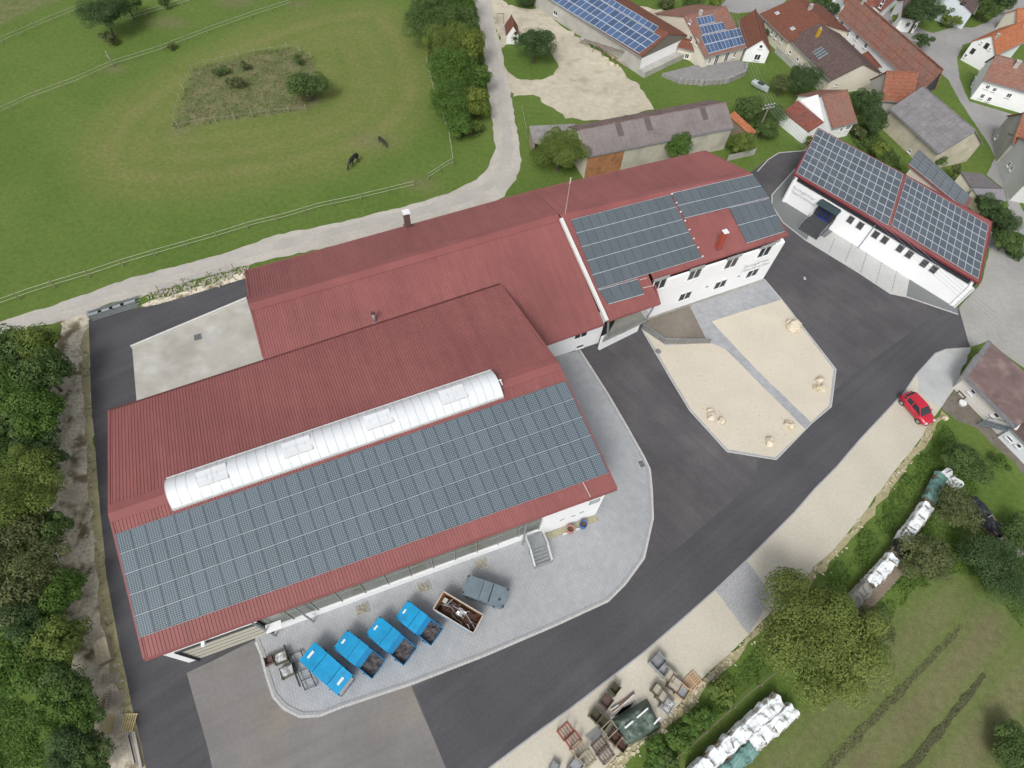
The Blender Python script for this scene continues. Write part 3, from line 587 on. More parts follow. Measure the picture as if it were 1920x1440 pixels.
for s in (0, 1):
    vs = [vault(s, k / 12) for k in range(13)] + [SKb[s], SKa[s]]; m_.add(vs, [tuple(range(15))])
m_.build('curb', mat('curb_grey', (.55, .57, .57), .6), sk)
for s in (.125, .365, .61, .85):
    c = [vault(s + ds, t) + UP * .14 for ds, t in ((-.04, .74), (.04, .74), (.04, .28), (-.04, .28))]
    f_ = MB(); f_.slab(c, .04); o = f_.build('vent_flap', M_sky, sk)
    f_ = MB()
    for i in range(4): f_.bar(c[i] - UP * .05, c[(i + 1) % 4] - UP * .05, .07, .10)
    f_.bar((c[0] + c[1]) / 2 + UP * .01, (c[3] + c[2]) / 2 + UP * .01, .04, .02); f_.build('flap_frame', mat('flap_frame_grey', (.60, .61, .61), .6), o)
    MB().bar(c[3] - UP * .1 , c[3] - UP * .1 + (c[0] - c[3]) * .5, .1, .1).build('actuator', M_galv, o)
# roof furniture
def flue(name, label, px, plane, h, r, m, capm, cat='flue'):
    b = hitplane(px[0], px[1], *plane); t = thing(name, label, cat, b)
    MB().tube(b - UP * .15, b + UP * h, r, r, 12).build('pipe', m, t, True)
    MB().tube(b + UP * (h + .02), b + UP * (h + .18), r * 1.5, r * 1.1, 12).build('cap', capm, t)
    MB().tube(b - UP * .1, b + UP * .12, r * 1.9, r * 1.2, 12).build('collar', M_galv, t)
flue('flue_pipe', 'short dark flue pipe at the back edge of the hall roof', (703, 604), hb, 1.3, .15, M_galv, M_rust)
def chimney(name, label, px, plane, h, w, m, capm, u=HU):
    b = hitplane(px[0], px[1], *plane); t = thing(name, label, 'chimney', b); v = Vector((-u.y, u.x, 0))
    MB().obox(b + UP * (h / 2 - .2), u * w / 2, v * w / 2, UP * (h / 2 + .2)).build('stack', m, t)
    c_ = MB(); c_.obox(b + UP * (h + .14), u * w * .62, v * w * .62, UP * .035)
    for i in (-1, 1):
        for j in (-1, 1): c_.obox(b + UP * (h + .05), u * .03, v * .03, UP * .06) if 0 else c_.bar(b + UP * (h - .01) + u * i * w * .45 + v * j * w * .45, b + UP * (h + .12) + u * i * w * .45 + v * j * w * .45, .05)
    c_.build('cap', capm, t)
    MB().obox(b + UP * .1, u * w * .72, v * w * .72, UP * .06).build('flashing', M_redtrim, t)
mb = MB(); p0 = hitplane(938, 718, *hb); mb.tube(p0, p0 + UP * .5, .04); mb.bar(p0 + UP * .5 - HU * .35, p0 + UP * .5 + HU * .1, .08); mb.bar(p0 + UP * .45, p0 + UP * .45 - HV * .5, .09)
tag(mb.build('wind_sensor', M_frame), 'small white sensor bracket on the hall ridge beside the skylight', 'sensor')
mb = MB(); a = hitplane(1093, 905, *hp) + UP * .05; b = hitplane(1107, 932, *hp) + UP * .05; mb.bar(a, b, .06); tag(mb.build('cable_duct', mat('pale_duct', (.6, .5, .45), .6)), 'pale cable duct crossing the hall eave near its white end', 'duct')

# ---- workshop behind the hall
ws = thing('workshop', 'plain red ribbed-roof workshop wing between the hall and the farm track', 'building', H(28, 26))
ribbed(BEL, BER, BRR, BRL, .25, .035).build('roof', M_red, ws)
ribbed(BBL, BBR, BRR, BRL, .25, .035).build('roof', M_red, ws)
mb = MB(); ridgecap(mb, BRL, BRR, down(BRR, BER), down(BRR, BBR), .8, .075); mb.build('ridge_cap', M_redtrim, ws)
for a, b in ((BRL, hitplane(493, 668, *bp_)), (BRL, BBL)): MB().bar(a - UP * .08, b - UP * .08, .16, .26).build('verge_trim', M_redtrim, ws)
mb = MB(); mb.bar(BEL.lerp(BER, .74) - UP * .06, BER - UP * .06, .18, .16); mb.bar(BBL - UP * .06, BBR - UP * .06, .18, .16); mb.build('gutter', M_redtrim, ws)
BW0, BW1 = G(1020, 676), G(1122, 643); bd = (BW1 - BW0).normalized()
quadwall(ws, BW0, BW1, 0, 5.4, 5.4)
bl0 = hs_(BRL)[0] + .35
def zB(p):
    o_, n_ = bp_; return o_.z - ((p.x - o_.x) * n_.x + (p.y - o_.y) * n_.y) / n_.z - .1
a0, a1, a2 = Vector((BBL.x, BBL.y, 0)) + HU * .35, Vector((BRL.x, BRL.y, 0)) + HU * .35, None
a2 = a1 - HV * 4.5
quadwall(ws, a0, a1, 0, 6.85, 8.7); quadwall(ws, a1, a2, 0, 8.7, zB(a2))
quadwall(ws, Vector((BBR.x, BBR.y, 0)) - HV * .35, Vector((BBL.x, BBL.y, 0)) - HV * .35, 0, 6.9, 6.9)
bw = Wall(BW0, BW1)
for (x, y, w_, h_) in ((1089, 627, 1.5, 1.1), (1087, 649, .9, .5)):
    s, z = bw.px(x, y); window(ws, bw, s, z, w_, h_, 2 if w_ > 1 else 1)
chimney('chimney', 'square brown metal chimney with white cap on the workshop roof', (765, 426), plane3(BRL, BRR, BBL), 2.0, .62, mat('brown_metal', (.12, .075, .065), .5), M_frame)

# ---- office with the solar roof
of = thing('office_building', 'two storey white office with grey solar panels on its red roof', 'building', H(58, 24))
rf = ribbed(CEB.lerp(CER, -.0), CER, CRR, CRL.lerp(CRR, (hs_(CEB)[0] - hs_(CRL)[0]) / (hs_(CRR)[0] - hs_(CRL)[0])), .25, .035)
xm = CRL.lerp(CRR, (hs_(CEB)[0] - hs_(CRL)[0]) / (hs_(CRR)[0] - hs_(CRL)[0]))
ribbed(CLL, CBAY, xm, CRL, .25, .035, rf)
rf = rf.build('roof', M_red, of)
ribbed(CBL, CBR, CRR, CRL, .25, .035).build('roof', M_red, of)
mb = MB(); ridgecap(mb, CRL, CRR, down(CRR, CER), down(CRR, CBR), .7, .075); mb.build('ridge_cap', M_redtrim, of)
for a, b in ((CER, CRR), (CRR, CBR), (CEB, CBAY)): MB().bar(a - UP * .08, b - UP * .08, .16, .26).build('verge_trim', M_redtrim, of)
MB().bar(CRL + HU * .5, CLL + HU * .5, .5, .1).build('verge_trim', M_redtrim, of)
mb = MB()
for a, b in ((CEB, CER), (CLL, CBAY), (CBL, CBR)): mb.bar(a - UP * .05, b - UP * .05, .18, .16)
mb.build('gutter', M_redtrim, of)
e_ = (CLL - CRL).normalized()
MB().bar(CRL + e_ * .5 + UP * .1 - HU * .1, CLL + UP * .1 - HU * .1, .36, .36).build('parapet_flashing', mat('white_flashing', (.66, .66, .64), .6, .05), of)
CW0, CW1 = G(1150, 621), G(1428, 527); cw = Wall(CW0, CW1)
cb = Vector((CBR.x, CBR.y, 0)) - HU * .5 - HV * .4
cbs = (flat(CEB) - CW0).dot(cw.u); quadwall(of, CW0, cw.at(cbs, 0), 0, 5.7, 5.7); quadwall(of, cw.at(cbs, 0), CW1, 0, 6.45, 6.45)
rp = Vector((CRR.x, CRR.y, 0)) - HU * .5
quadwall(of, CW1, rp, 0, 6.55, 8.95); quadwall(of, rp, cb, 0, 8.95, 7.0)
quadwall(of, cb, Vector((CBL.x, CBL.y, 0)) - HV * .4, 0, 7.0, 7.0)
cl0 = Vector((CRL.x, CRL.y, 0)) + HU * .1; quadwall(of, cl0, CW0, 4, 8.7, 5.3)
def px_window(bld, wl_, x, y, w_, h_, nx=2, **k):
    s, z = wl_.px(x, y); return window(bld, wl_, s, z, w_, h_, nx, **k)
for x, y in ((1236, 533), (1302, 514), (1371, 493), (1433, 472)):
    px_window(of, cw, x, y, 1.6, 1.5); s, z = cw.px(x, y)
    MB().obox(cw.at(s, z + 1.0, .07), cw.u * .95, cw.n * .07, UP * .14).build('shutter_box', mat('shutter_grey', (.33, .34, .34), .6), of)
for x, y in ((1284, 555), (1350, 533), (1410, 512)): px_window(of, cw, x, y, 1.6, 1.25)
for x, y in ((1325, 537), (1385, 517)):
    s, z = cw.px(x, y); MB().obox(cw.at(s, z, .05), cw.u * .16, cw.n * .06, UP * .06).build('wall_lamp', M_galv, of)
s, z = cw.px(1393, 504); letters(of, cw, s, z, .72, ('Baumgärtner', 'Maschinenbau'), mat('sign_letter_grey', (.42, .44, .46), .5))
MB().obox(cw.at(cw.L / 2 + 2, .22, .03), cw.u * (cw.L / 2 - 2), cw.n * .03, UP * .22).build('plinth', M_conc, of)
# balcony under the roof tongue
bs = [hitplane(x, y, Vector((0, 0, 2.5)), UP) for x, y in ((1130, 640), (1213, 601))]
bi = [CW0 + UP * 2.5, cw.at((bs[1] - CW0).dot(cw.u), 2.5)]
MB().slab([bs[0], bs[1], bi[1], bi[0]], .22).build('balcony', mat('balcony_concrete', (.28, .28, .25), .8, .1), of)
mb = MB()
for t in range(8): mb.bar(bs[0].lerp(bs[1], t / 7), bs[0].lerp(bs[1], t / 7) + UP * 1.0, .04)
for z in (.35, .7, 1.0): mb.bar(bs[0] + UP * z, bs[1] + UP * z, .04); mb.bar(bs[1] + UP * z, bi[1] + UP * z, .04)
mb.bar(bi[1], bi[1] + UP, .04); mb.build('balcony_railing', M_galv, of)
quadwall(of, Vector((bs[0].x, bs[0].y, 0)) + HV * .5 + HU * .3, Vector((bs[1].x, bs[1].y, 0)) + HV * .5 - HU * .3, 0, 2.25, 2.25)
bwl = Wall(Vector((bs[0].x, bs[0].y, 0)) + HV * .5, Vector((bs[1].x, bs[1].y, 0)) + HV * .5); window(of, bwl, 3.2, 1.5, 1.1, .5, 1)
for k_, (a, b) in enumerate(((.1, .05), (.95, .95))): MB().bar(bs[0].lerp(bs[1], a), CLL.lerp(CBAY, b) + HV * .3 - UP * .2, .14).build('post', M_galv, of)
px_window(of, cw, 1172, 605, 1.3, 1.9, 1, sill=False)
# solar arrays: notched left block, notched right block
qf = lambda *p: [hitplane(x, y, *cp) for x, y in p]
panels(rf, qf((1121, 543), (1315, 484), (1256, 366), (1070, 413)), 12, 5, 'off', (.02, .07), .09)
panels(rf, qf((1140, 571), (1207, 552), (1195, 524), (1121, 545)), 4, 1, 'off', (.02, .07), .09)
panels(rf, qf((1283, 410), (1441, 371), (1411, 328), (1257, 364)), 10, 2, 'off', (.02, .07), .09)
panels(rf, qf((1399, 457), (1470, 435), (1442, 373), (1366, 391)), 5, 2, 'off', (.02, .07), .09)
chimney('chimney', 'slender red chimney with white cap on the office roof', (1346, 465), cp, 2.3, .5, mat('chimney_red', (.36, .075, .045), .5), M_frame)
p0 = CRL + HU * .6; tag(MB().tube(p0, p0 + UP * 4.6, .035, .02, 6).tube(p0 + UP * 4.1, p0 + UP * 4.8, .07, .07, 6).build('antenna_mast', mat('pale_mast', (.6, .5, .48), .5)), 'thin pale antenna mast on the ridge where workshop and office meet', 'antenna')
mb = MB()
for a, b in (((1199, 526), (1213, 522)), ((1205, 541), (1221, 537))): mb.bar(hitplane(*a, *cp) + UP * .08, hitplane(*b, *cp) + UP * .08, .06)
mb.build('cable_duct', mat('pale_duct', (.6, .5, .45)), of)
mb = MB()
for k in range(8):
    q = hitplane(1258 + 57 * k / 7, 366 + 117 * k / 7, *cp); mb.obox(q + UP * .16 + HU * .1, HU * .1, HV * .05, UP * .06)
mb.build('panel_clamp', M_frame, of)
# glass railing beside the terrace
tr = thing('terrace_railing', 'grey panelled railing round the terrace edge below the office', 'railing', G(1250, 642))
rp_ = [G(1203, 618), G(1245, 646), G(1330, 645)]
for a, b, n in ((rp_[0], rp_[1], 3), (rp_[1], rp_[2], 4)):
    for i in range(n):
        p, q = a.lerp(b, i / n), a.lerp(b, (i + 1) / n)
        MB().bar(p.lerp(q, .05) + UP * .5, p.lerp(q, .95) + UP * .5, .03, .7).build('panel', mat('perforated_panel', (.20, .20, .19), .5), tr)
        MB().bar(q, q + UP * 1.0, .06).build('post', M_galv, tr)
    MB().bar(a + UP * 1.0, b + UP * 1.0, .06).build('handrail', M_galv, tr)
MB().bar(rp_[0], rp_[0] + UP, .06).build('post', M_galv, tr)
o = thing('well_ring', 'round concrete shaft cover at the gravel garden corner', 'manhole', G(1233, 660)); c = G(1233, 660)
MB().tube(c, c + UP * .14, .42, .40, 20).build('ring', M_conc, o); MB().tube(c + UP * .14, c + UP * .17, .30, .30, 20).build('cover', mat('cover_dark', (.2, .2, .19)), o)

# ---- white workshop with the mono-pitch solar roof (own axes)
D0, D1 = G(1467, 376), G(1789, 576); DU = (D1 - D0).normalized(); DV = Vector((-DU.y, DU.x, 0)); dw = Wall(D0, D1)
dl = thing('white_workshop', 'low white workshop with a big solar roof and dark entrance stairs', 'building', (D0 + D1) / 2)
E0, E1 = P(1489, 326, 4.3), P(1836, 531, 4.3); K1 = P(1860, 416, 5.6)
dpl = plane3(E0, E1, K1); K0 = hitplane(1534, 240, *dpl)
rd = ribbed(E0, E1, K1, K0, .3, .03).build('roof', M_red, dl)
mb = MB()
for a, b in ((E0, E1), (E1, K1), (K1, K0), (K0, E0)): mb.bar(a - UP * .06, b - UP * .06, .14, .18)
mb.build('roof_trim', mat('wine_trim', (.20, .035, .045), .5), dl)
w0, w1 = D0, D1; b0, b1 = flat(K0) + DU * .4 - DV * .6, flat(K1) - DU * .4 - DV * .6
quadwall(dl, w0, w1, 0, 3.35, 3.35)
quadwall(dl, w0 + DV * .3 + DU * .2, w1 + DV * .3 - DU * .2, 3.3, 4.15, 4.15, m=mat('dark_clerestory', (.04, .046, .062), .25, .2, 2), name='clerestory')
mb = MB()
for k in range(3): mb.bar(w0 - DU * .1 + DV * (.05 + .02 * k) + UP * (3.5 + .22 * k), w1 + DU * .2 + DV * (.05 + .02 * k) + UP * (3.5 + .22 * k), .03, .05)
mb.build('sun_louvre', M_dark, dl)
w1b = flat(E1) - DU * .45 + DV * .3
quadwall(dl, w1 - DU * .3, w1b, 0, 3.35, 4.0); quadwall(dl, w1b, b1, 0, 4.0, K1.z - .3); quadwall(dl, b1, b0, 0, K1.z - .3, K0.z - .3); quadwall(dl, b0, flat(E0) + DU * .4, 0, K0.z - .3, 4.0)
for x, y in ((1595, 412), (1613, 423), (1642, 440), (1659, 450), (1688, 466), (1705, 477), (1733, 494), (1751, 505)):
    px_window(dl, dw, x, y, .72, 1.0, 1, fm=mat('anthracite_frame', (.30, .31, .32), .5), gm=mat('tinted_glass', (.07, .07, .075), .2, .3, 2), sill=False, fr=.06)
for s, m_ in ((.0, M_frame), (dw.L, M_frame)): MB().bar(dw.at(s, 0, .06), dw.at(s, 3.4, .06), .16).build('corner_trim', m_, dl)
s, z = dw.px(1634, 458); MB().bar(dw.at(11.6, 0, .08), dw.at(11.6, 3.9, .08), .09).build('downpipe', M_galv, dl)
s, z = dw.px(1487, 349); letters(dl, dw, s - .05, z - .25, .66, ('Baumgärtner', 'Maschinenbau'), mat('sign_letter_grey', (.42, .44, .46)))
# entrance: glazed recess, canopy glass, stairs
en = dw.px(1549, 400)[0]
MB().obox(dw.at(en, 1.9, .05), DU * 1.35, DV * .05, UP * 1.35).build('entrance_recess', M_dark, dl)
dr = MB().obox(dw.at(en, 1.85, .12), DU * .75, DV * .03, UP * 1.05).build('door', mat('blue_door_frame', (.012, .04, .28), .4), dl)
for k in (-1, 1): MB().obox(dw.at(en + k * .36, 1.9, .16), DU * .28, DV * .01, UP * .85).build('pane', M_glass, dr)
MB().slab([dw.at(en - 1.5, 3.05, 1.2), dw.at(en + 1.5, 3.05, 1.2), dw.at(en + 1.5, 3.15, .05), dw.at(en - 1.5, 3.15, .05)], .03).build('canopy', mat('canopy_glass', (.06, .09, .10), .1), dl)
MB().obox(dw.at(en, .42, .95), DU * 1.35, DV * .9, UP * .42).build('landing', mat('step_slate', (.07, .075, .08), .7), dl)
for k in range(4): MB().obox(dw.at(en, .34 - k * .085, 2.0 + k * .32), DU * 1.35, DV * .16, UP * (.34 - k * .085)).build('step', mat('step_slate', (.07, .075, .08)), dl)
for k in (-1, 1):
    mb = MB(); mb.bar(dw.at(en + k * 1.4, .84, .1), dw.at(en + k * 1.4, .84 + .95, .1), .05); mb.bar(dw.at(en + k * 1.4, .84, 1.8), dw.at(en + k * 1.4, 1.79, 1.8), .05); mb.bar(dw.at(en + k * 1.4, 1.79, .1), dw.at(en + k * 1.4, 1.79, 1.8), .05); mb.bar(dw.at(en + k * 1.4, 1.79, 1.8), dw.at(en + k * 1.4, 1.0, 3.1), .05); mb.bar(dw.at(en + k * 1.4, 1.0, 3.1), dw.at(en + k * 1.4, .0, 3.1), .05); mb.build('handrail', M_galv, dl)
qd = lambda *p: [hitplane(x, y, *dpl) for x, y in p]
panels(rd, qd((1493, 325), (1664, 424), (1693, 328), (1533, 242)), 13, 7, 'd', (.015, .015), .09)
panels(rd, qd((1671, 424), (1833, 524), (1852, 423), (1699, 332)), 13, 7, 'd', (.015, .015), .09)
# annexe behind it, turned a little, with its own panels
A0, A1, A3 = P(1703, 308, 5.2), P(1812, 396, 5.2), P(1722, 281, 4.3)
ax = thing('solar_annexe', 'small annexe behind the white workshop with slanting striped solar panels', 'building', Vector(((A0.x + A1.x) / 2, (A0.y + A1.y) / 2, 0)))
apl = plane3(A0, A1, A3); A2 = hitplane(1822, 372, *apl)
ra = MB(); ra.slab([A0, A1, A2, A3], .2); ra = ra.build('roof', M_redtrim, ax)
panels(ra, [A3 + UP * .02, A2.lerp(A3, .04) + UP * .02, A1.lerp(A0, .06) + UP * .02, A0.lerp(A1, .0) + UP * .02], 7, 5, 'off', (.03, .06), .06)
q = [A0.lerp(A1, .02), A1.lerp(A0, .02), A2.lerp(A3, .03), A3.lerp(A2, .03)]; cc = sum(q, Vector()) / 4; q = [p.lerp(cc, .08) for p in q]
MB().add([Vector((p.x, p.y, 0)) for p in q] + [p - UP * .25 for p in q], [(0, 1, 5, 4), (1, 2, 6, 5), (2, 3, 7, 6), (3, 0, 4, 7)]).build('wall', M_cream, ax)
# ================================================================== THE VILLAGE
TR = {'brick': ((.27, .105, .065), (.31, .125, .078)), 'rust': ((.18, .075, .05), (.20, .083, .057)), 'orange': ((.44, .165, .08), (.48, .185, .09)), 'brown': ((.115, .08, .075), (.14, .10, .092)),
      'slate': ((.15, .145, .15), (.19, .183, .185)), 'oldred': ((.26, .125, .095), (.29, .14, .105)), 'wine': ((.22, .075, .055), (.27, .095, .07)), 'dark': ((.05, .052, .06), (.065, .066, .075)), 'shed': ((.155, .115, .11), (.19, .14, .13))}
OLD = {'brick': (.235, .12, .085), 'rust': None, 'orange': (.36, .13, .07), 'brown': None, 'slate': (.25, .24, .245), 'oldred': (.225, .145, .12), 'wine': (.17, .08, .07), 'dark': None, 'shed': (.24, .17, .15)}
NT = [0]
def roofmat(k, u):
    NT[0] += 1; return tilemat('tiles_%s_%d' % (k, NT[0]), *TR[k], u, old=OLD[k])
def house(name, label, FL, FR, RG, he, hr, roof='brick', wall=None, bk=1.0, ov=.22, ove=.28, cat='house', wins=(), chim=(), gablemat=None, th=.12, frontmat=None, plinth=None, uang=None, Lm=8):
    """gabled house from its near eave (two photo points) and one ridge point; walls stand inside the roof edge"""
    wall = wall or M_white
    A, B = P(*FL, he), P(*FR, he); u = (B - A); u.z = 0; L = u.length; u.normalize(); v = Vector((-u.y, u.x, 0))
    if uang is not None: u = Vector((math.cos(math.radians(uang)), math.sin(math.radians(uang)), 0)); v = Vector((-u.y, u.x, 0)); L = Lm
    half = (P(*RG, hr) - A).dot(v); zb = hr - (hr - he) * bk
    o = Vector((A.x, A.y, 0)); q = lambda s, t, z: o + u * s + v * t + UP * z
    t_ = thing(name, label, cat, q(L / 2, half, 0)); rm = roofmat(roof, u)
    k = (hr - he) / half
    r1 = MB(); r1.slab([q(0, 0, he), q(L, 0, he), q(L, half, hr), q(0, half, hr)], th); r1 = r1.build('roof', rm, t_)
    MB().slab([q(L, half * (1 + bk), zb), q(0, half * (1 + bk), zb), q(0, half, hr), q(L, half, hr)], th).build('roof', rm, t_)
    MB().tube(q(-.02, half, hr - .02), q(L + .02, half, hr - .02), .11, .11, 8).build('ridge_tiles', rm, t_)
    MB().bar(q(0, -.07, he - .06), q(L, -.07, he - .06), .12, .1).build('gutter', M_galv, t_)
    s0, s1, t0, t1 = ov, L - ov, ove, half * (1 + bk) - ove
    z0 = he + k * ove - th * 1.25; z1 = zb + (hr - zb) / max(half * bk, .1) * ove - th * 1.25; zr = hr - th * 1.3
    pent = [(t0, z0), (half, zr), (t1, z1)]
    W_ = {'f': Wall(q(s0, t0, 0), q(s1, t0, 0)), 'r': Wall(q(s1, t0, 0), q(s1, t1, 0)), 'l': Wall(q(s0, t1, 0), q(s0, t0, 0)), 'b': Wall(q(s1, t1, 0), q(s0, t1, 0))}
    for s, nm in ((s0, 'l'), (s1, 'r')):
        MB().add([q(s, t0, 0), q(s, t1, 0), q(s, t1, z1), q(s, half, zr), q(s, t0, z0)], [(0, 1, 2, 3, 4)]).build('gable_wall', gablemat or wall, t_)
    MB().add([q(s0, t0, 0), q(s1, t0, 0), q(s1, t0, z0), q(s0, t0, z0)], [(0, 1, 2, 3)]).build('wall', frontmat or wall, t_)
    MB().add([q(s0, t1, 0), q(s1, t1, 0), q(s1, t1, z1), q(s0, t1, z1)], [(0, 1, 2, 3)]).build('wall', wall, t_)
    if plinth: MB().obox(q((s0 + s1) / 2, t0 - .02, .2), u * ((s1 - s0) / 2 + .02), v * .03, UP * .2).build('plinth', plinth, t_)
    for w in wins:
        sd_, x, y, ww, hh = w[:5]; s, z = W_[sd_].px(x, y)
        window(t_, W_[sd_], min(max(s, ww / 2 + .1), W_[sd_].L - ww / 2 - .1), max(z, hh / 2 + .15), ww, hh, w[5] if len(w) > 5 else 2, sill=len(w) < 7, fr=.055, fm=w[6] if len(w) > 6 else None)
    for c in chim:
        s, t, h, w, m_ = c; z = he + k * min(t, 2 * half - t) * 1.0
        b = q(s * L, t * half, 0); zz = he + (hr - he) * (t if t <= 1 else 2 - t)
        st = MB().obox(b + UP * (zz + h / 2 - .2), u * w / 2, v * w / 2, UP * (h / 2 + .2)).build('chimney', m_, t_)
        MB().obox(b + UP * (zz + h + .03), u * w * .62, v * w * .62, UP * .035).build('cap', M_conc, st)
    t_.pop('_w') if False else None
    return dict(t=t_, q=q, L=L, half=half, u=u, v=v, roof=r1, pl=(q(0, 0, he), (q(1, 0, he) - q(0, 0, he)).cross(q(0, half, hr) - q(0, 0, he)).normalized()), W=W_)
def skylights(h, pts, w=.5, l=.7):
    for x, y in pts:
        p = hitplane(x, y, *h['pl']); n = h['pl'][1]; n = n if n.z > 0 else -n; up = n.cross(h['u'])
        f = MB().obox(p + n * .05, h['u'] * w / 2, up * l / 2, n * .05).build('roof_window', M_frame, h['t']); MB().obox(p + n * .105, h['u'] * (w / 2 - .06), up * (l / 2 - .06), n * .006).build('pane', mat('sky_glass', (.35, .40, .44), .1), f)
def monoroof(name, label, quad, zs, mroof, mwall, cat='shed', inset=.2, th=.1, open_front=False):
    """lean-to: four photo points with their heights, walls under it"""
    q = [P(x, y, z) for (x, y), z in zip(quad, zs)]; c = sum(q, Vector()) / 4
    t = thing(name, label, cat, Vector((c.x, c.y, 0))); u = (q[1] - q[0]); u.z = 0; u.normalize()
    m_ = roofmat(mroof, u) if isinstance(mroof, str) else mroof
    r = MB().slab(q, th).build('roof', m_, t)
    w = [p.lerp(c, inset / max((p - c).length, .3)) for p in q]
    for i in range(4):
        if open_front and i == 0: continue
        a, b = w[i], w[(i + 1) % 4]; za, zb = a.z - th * 1.4, b.z - th * 1.4
        MB().add([Vector((a.x, a.y, 0)), Vector((b.x, b.y, 0)), Vector((b.x, b.y, zb)), Vector((a.x, a.y, za))], [(0, 1, 2, 3)]).build('wall', mwall, t)
    if open_front:
        for p in (w[0], w[1]): MB().bar(Vector((p.x, p.y, 0)), Vector((p.x, p.y, p.z - th * 1.2)), .14).build('post', M_wood, t)
    return t, r, q
DG = mat('dark_frame', (.09, .06, .05), .6)
# grey barn behind the office
gb = house('grey_barn', 'long weathered grey corrugated barn behind the office', (1101, 294), (1376, 239), (1349, 194), 3.6, 5.3, 'shed', M_cream, cat='barn', bk=1.0, frontmat=mat('stained_render', (.50, .47, .40), .9, .15, 1.0, c2=(.36, .34, .30), c2s=.5), ov=.12, ove=.15)
q = gb['q']; Lb = gb['L']
NB = 26
for i in range(NB):     # corrugated sheets laid in overlapping panels
    for r_, (a, b) in enumerate(((0, .52), (.48, 1.0))):
        s0, s1 = Lb * i / NB + .01, Lb * (i + 1) / NB - .01; t0, t1 = gb['half'] * a, gb['half'] * b; z0, z1 = 3.6 + 1.7 * a + .02 + .03 * r_, 3.6 + 1.7 * b + .02 + .03 * r_
        m_ = mat('fibre_sheet_%d' % ((i * 3 + r_) % 3), [(.205, .18, .178), (.212, .187, .184), (.198, .175, .174)][(i * 3 + r_) % 3], .9, .14, 3, big=(.5, .1)) if not (i in (6, 11, 21) and r_ == 1) else mat('patched_sheet', (.12, .10, .10), .85, .1)
        ribbed(q(s0, t0, z0), q(s1, t0, z0), q(s1, t1, z1), q(s0, t1, z1), .2, .03).build('roof_sheet', m_, gb['t'])
wf = gb['W']['f']; MB().obox(wf.at(2.8, 1.75, .02), wf.u * 2.7, wf.n * .02, UP * 1.72).build('brick_infill', brickmat('orange_brick', (.40, .17, .075), (.46, .20, .09), (.33, .20, .12), .25, .08, .01, var=.2), gb['t'])
monoroof('lean_to', 'open weathered lean-to at the left end of the grey barn', [(1061, 262), (1098, 290), (1072, 236), (1046, 216)][0:4] if 0 else [(1000, 268), (1066, 284), (1078, 232), (992, 236)], [2.2, 2.3, 3.0, 2.9], mat('old_sheet_roof', (.23, .22, .215), .9, .2, 1.5), M_wood, open_front=True)
monoroof('garden_shed', 'small garden shed with a bright orange tiled roof beside the grey barn', [(1410, 257), (1418, 246), (1377, 208), (1366, 217)], [2.0, 2.6, 2.6, 2.0], 'orange', M_wood)
# solar barn and the farmhouse next to it
sb = house('solar_barn', 'long barn with blue solar panels over its brown tiled roof', (1000, -22), (1203, 107), (1259, 66), 2.9, 4.8, 'rust', M_grayr, cat='barn', gablemat=M_white, wins=(('f', 1042, 24, .9, .7), ('r', 1262, 116, .5, .5, 1)), ov=.1)
wr_ = sb['W']['r']; MB().add([wr_.at(0, 2.6, .03), wr_.at(wr_.L, 2.6, .03), wr_.at(wr_.L, 3.0, .03), wr_.at(wr_.L / 2, 4.6, .03), wr_.at(0, 3.0, .03)], [(0, 1, 2, 3, 4)]).build('gable_boarding', mat('grey_boards', (.17, .155, .135), .9, .15, 4), sb['t'])
pl = lambda h, *p: [hitplane(x, y, *h['pl']) for x, y in p]
panels(sb['roof'], pl(sb, (1035, 2), (1199, 101), (1239, 70), (1075, -30)), 16, 3, 'blue', (.03, .05), .06)
panels(sb['roof'], pl(sb, (1083, -26), (1227, 61), (1235, 51), (1092, -34)), 15, 1, 'blue', (.03, .05), .06)
MB().prism([(p.x, p.y) for p in (wr_.at(-.1, 0, .1), wr_.at(wr_.L, 0, .1), wr_.at(wr_.L, 0, 1.3), wr_.at(0, 0, 1.3))], 0, .9).build('concrete_base', M_conc, sb['t'])
ph = house('solar_farmhouse', 'cream farmhouse with stepped blue solar panels and a stone terrace', (1322, 108), (1401, 88), (1296, 27), 2.3, 5.2, 'oldred', M_cream, wins=(('f', 1330, 114, .45, .9), ('f', 1343, 112, .7, 1.5, 2), ('f', 1362, 107, .7, 1.5, 2), ('f', 1377, 102, .45, .9), ('l', 1296, 72, .6, .8), ('l', 1307, 79, .6, .8), ('l', 1294, 41, .4, .5, 1)), chim=((.35, .95, .6, .45, M_conc),))
panels(ph['roof'], pl(ph, (1328, 101), (1397, 83), (1386, 53), (1313, 68)), 10, 2, 'blue', (.03, .06), .06)
panels(ph['roof'], pl(ph, (1317, 66), (1361, 56), (1355, 42), (1311, 50)), 7, 1, 'blue', (.03, .06), .06)
panels(ph['roof'], pl(ph, (1310, 49), (1341, 42), (1336, 28), (1305, 34)), 5, 1, 'blue', (.03, .06), .06)
house('porch_annexe', 'small brown-roofed porch annexe left of the solar farmhouse', (1270, 88), (1303, 96), (1288, 73), 1.8, 2.8, 'rust', M_cream, wins=(('f', 1288, 105, .6, .7),), cat='annexe')
te = thing('stone_terrace', 'grey stone terrace with low wall in front of the solar farmhouse', 'terrace', G(1340, 140))
tp = [G(*p) for p in [(1240, 143), (1300, 128), (1385, 118), (1398, 126), (1394, 142), (1362, 156), (1318, 160), (1270, 156)]]
MB().prism([(p.x, p.y) for p in tp], 0, .5).build('slab', mat('terrace_grey', (.25, .25, .245), .9, .15, 1.2), te)
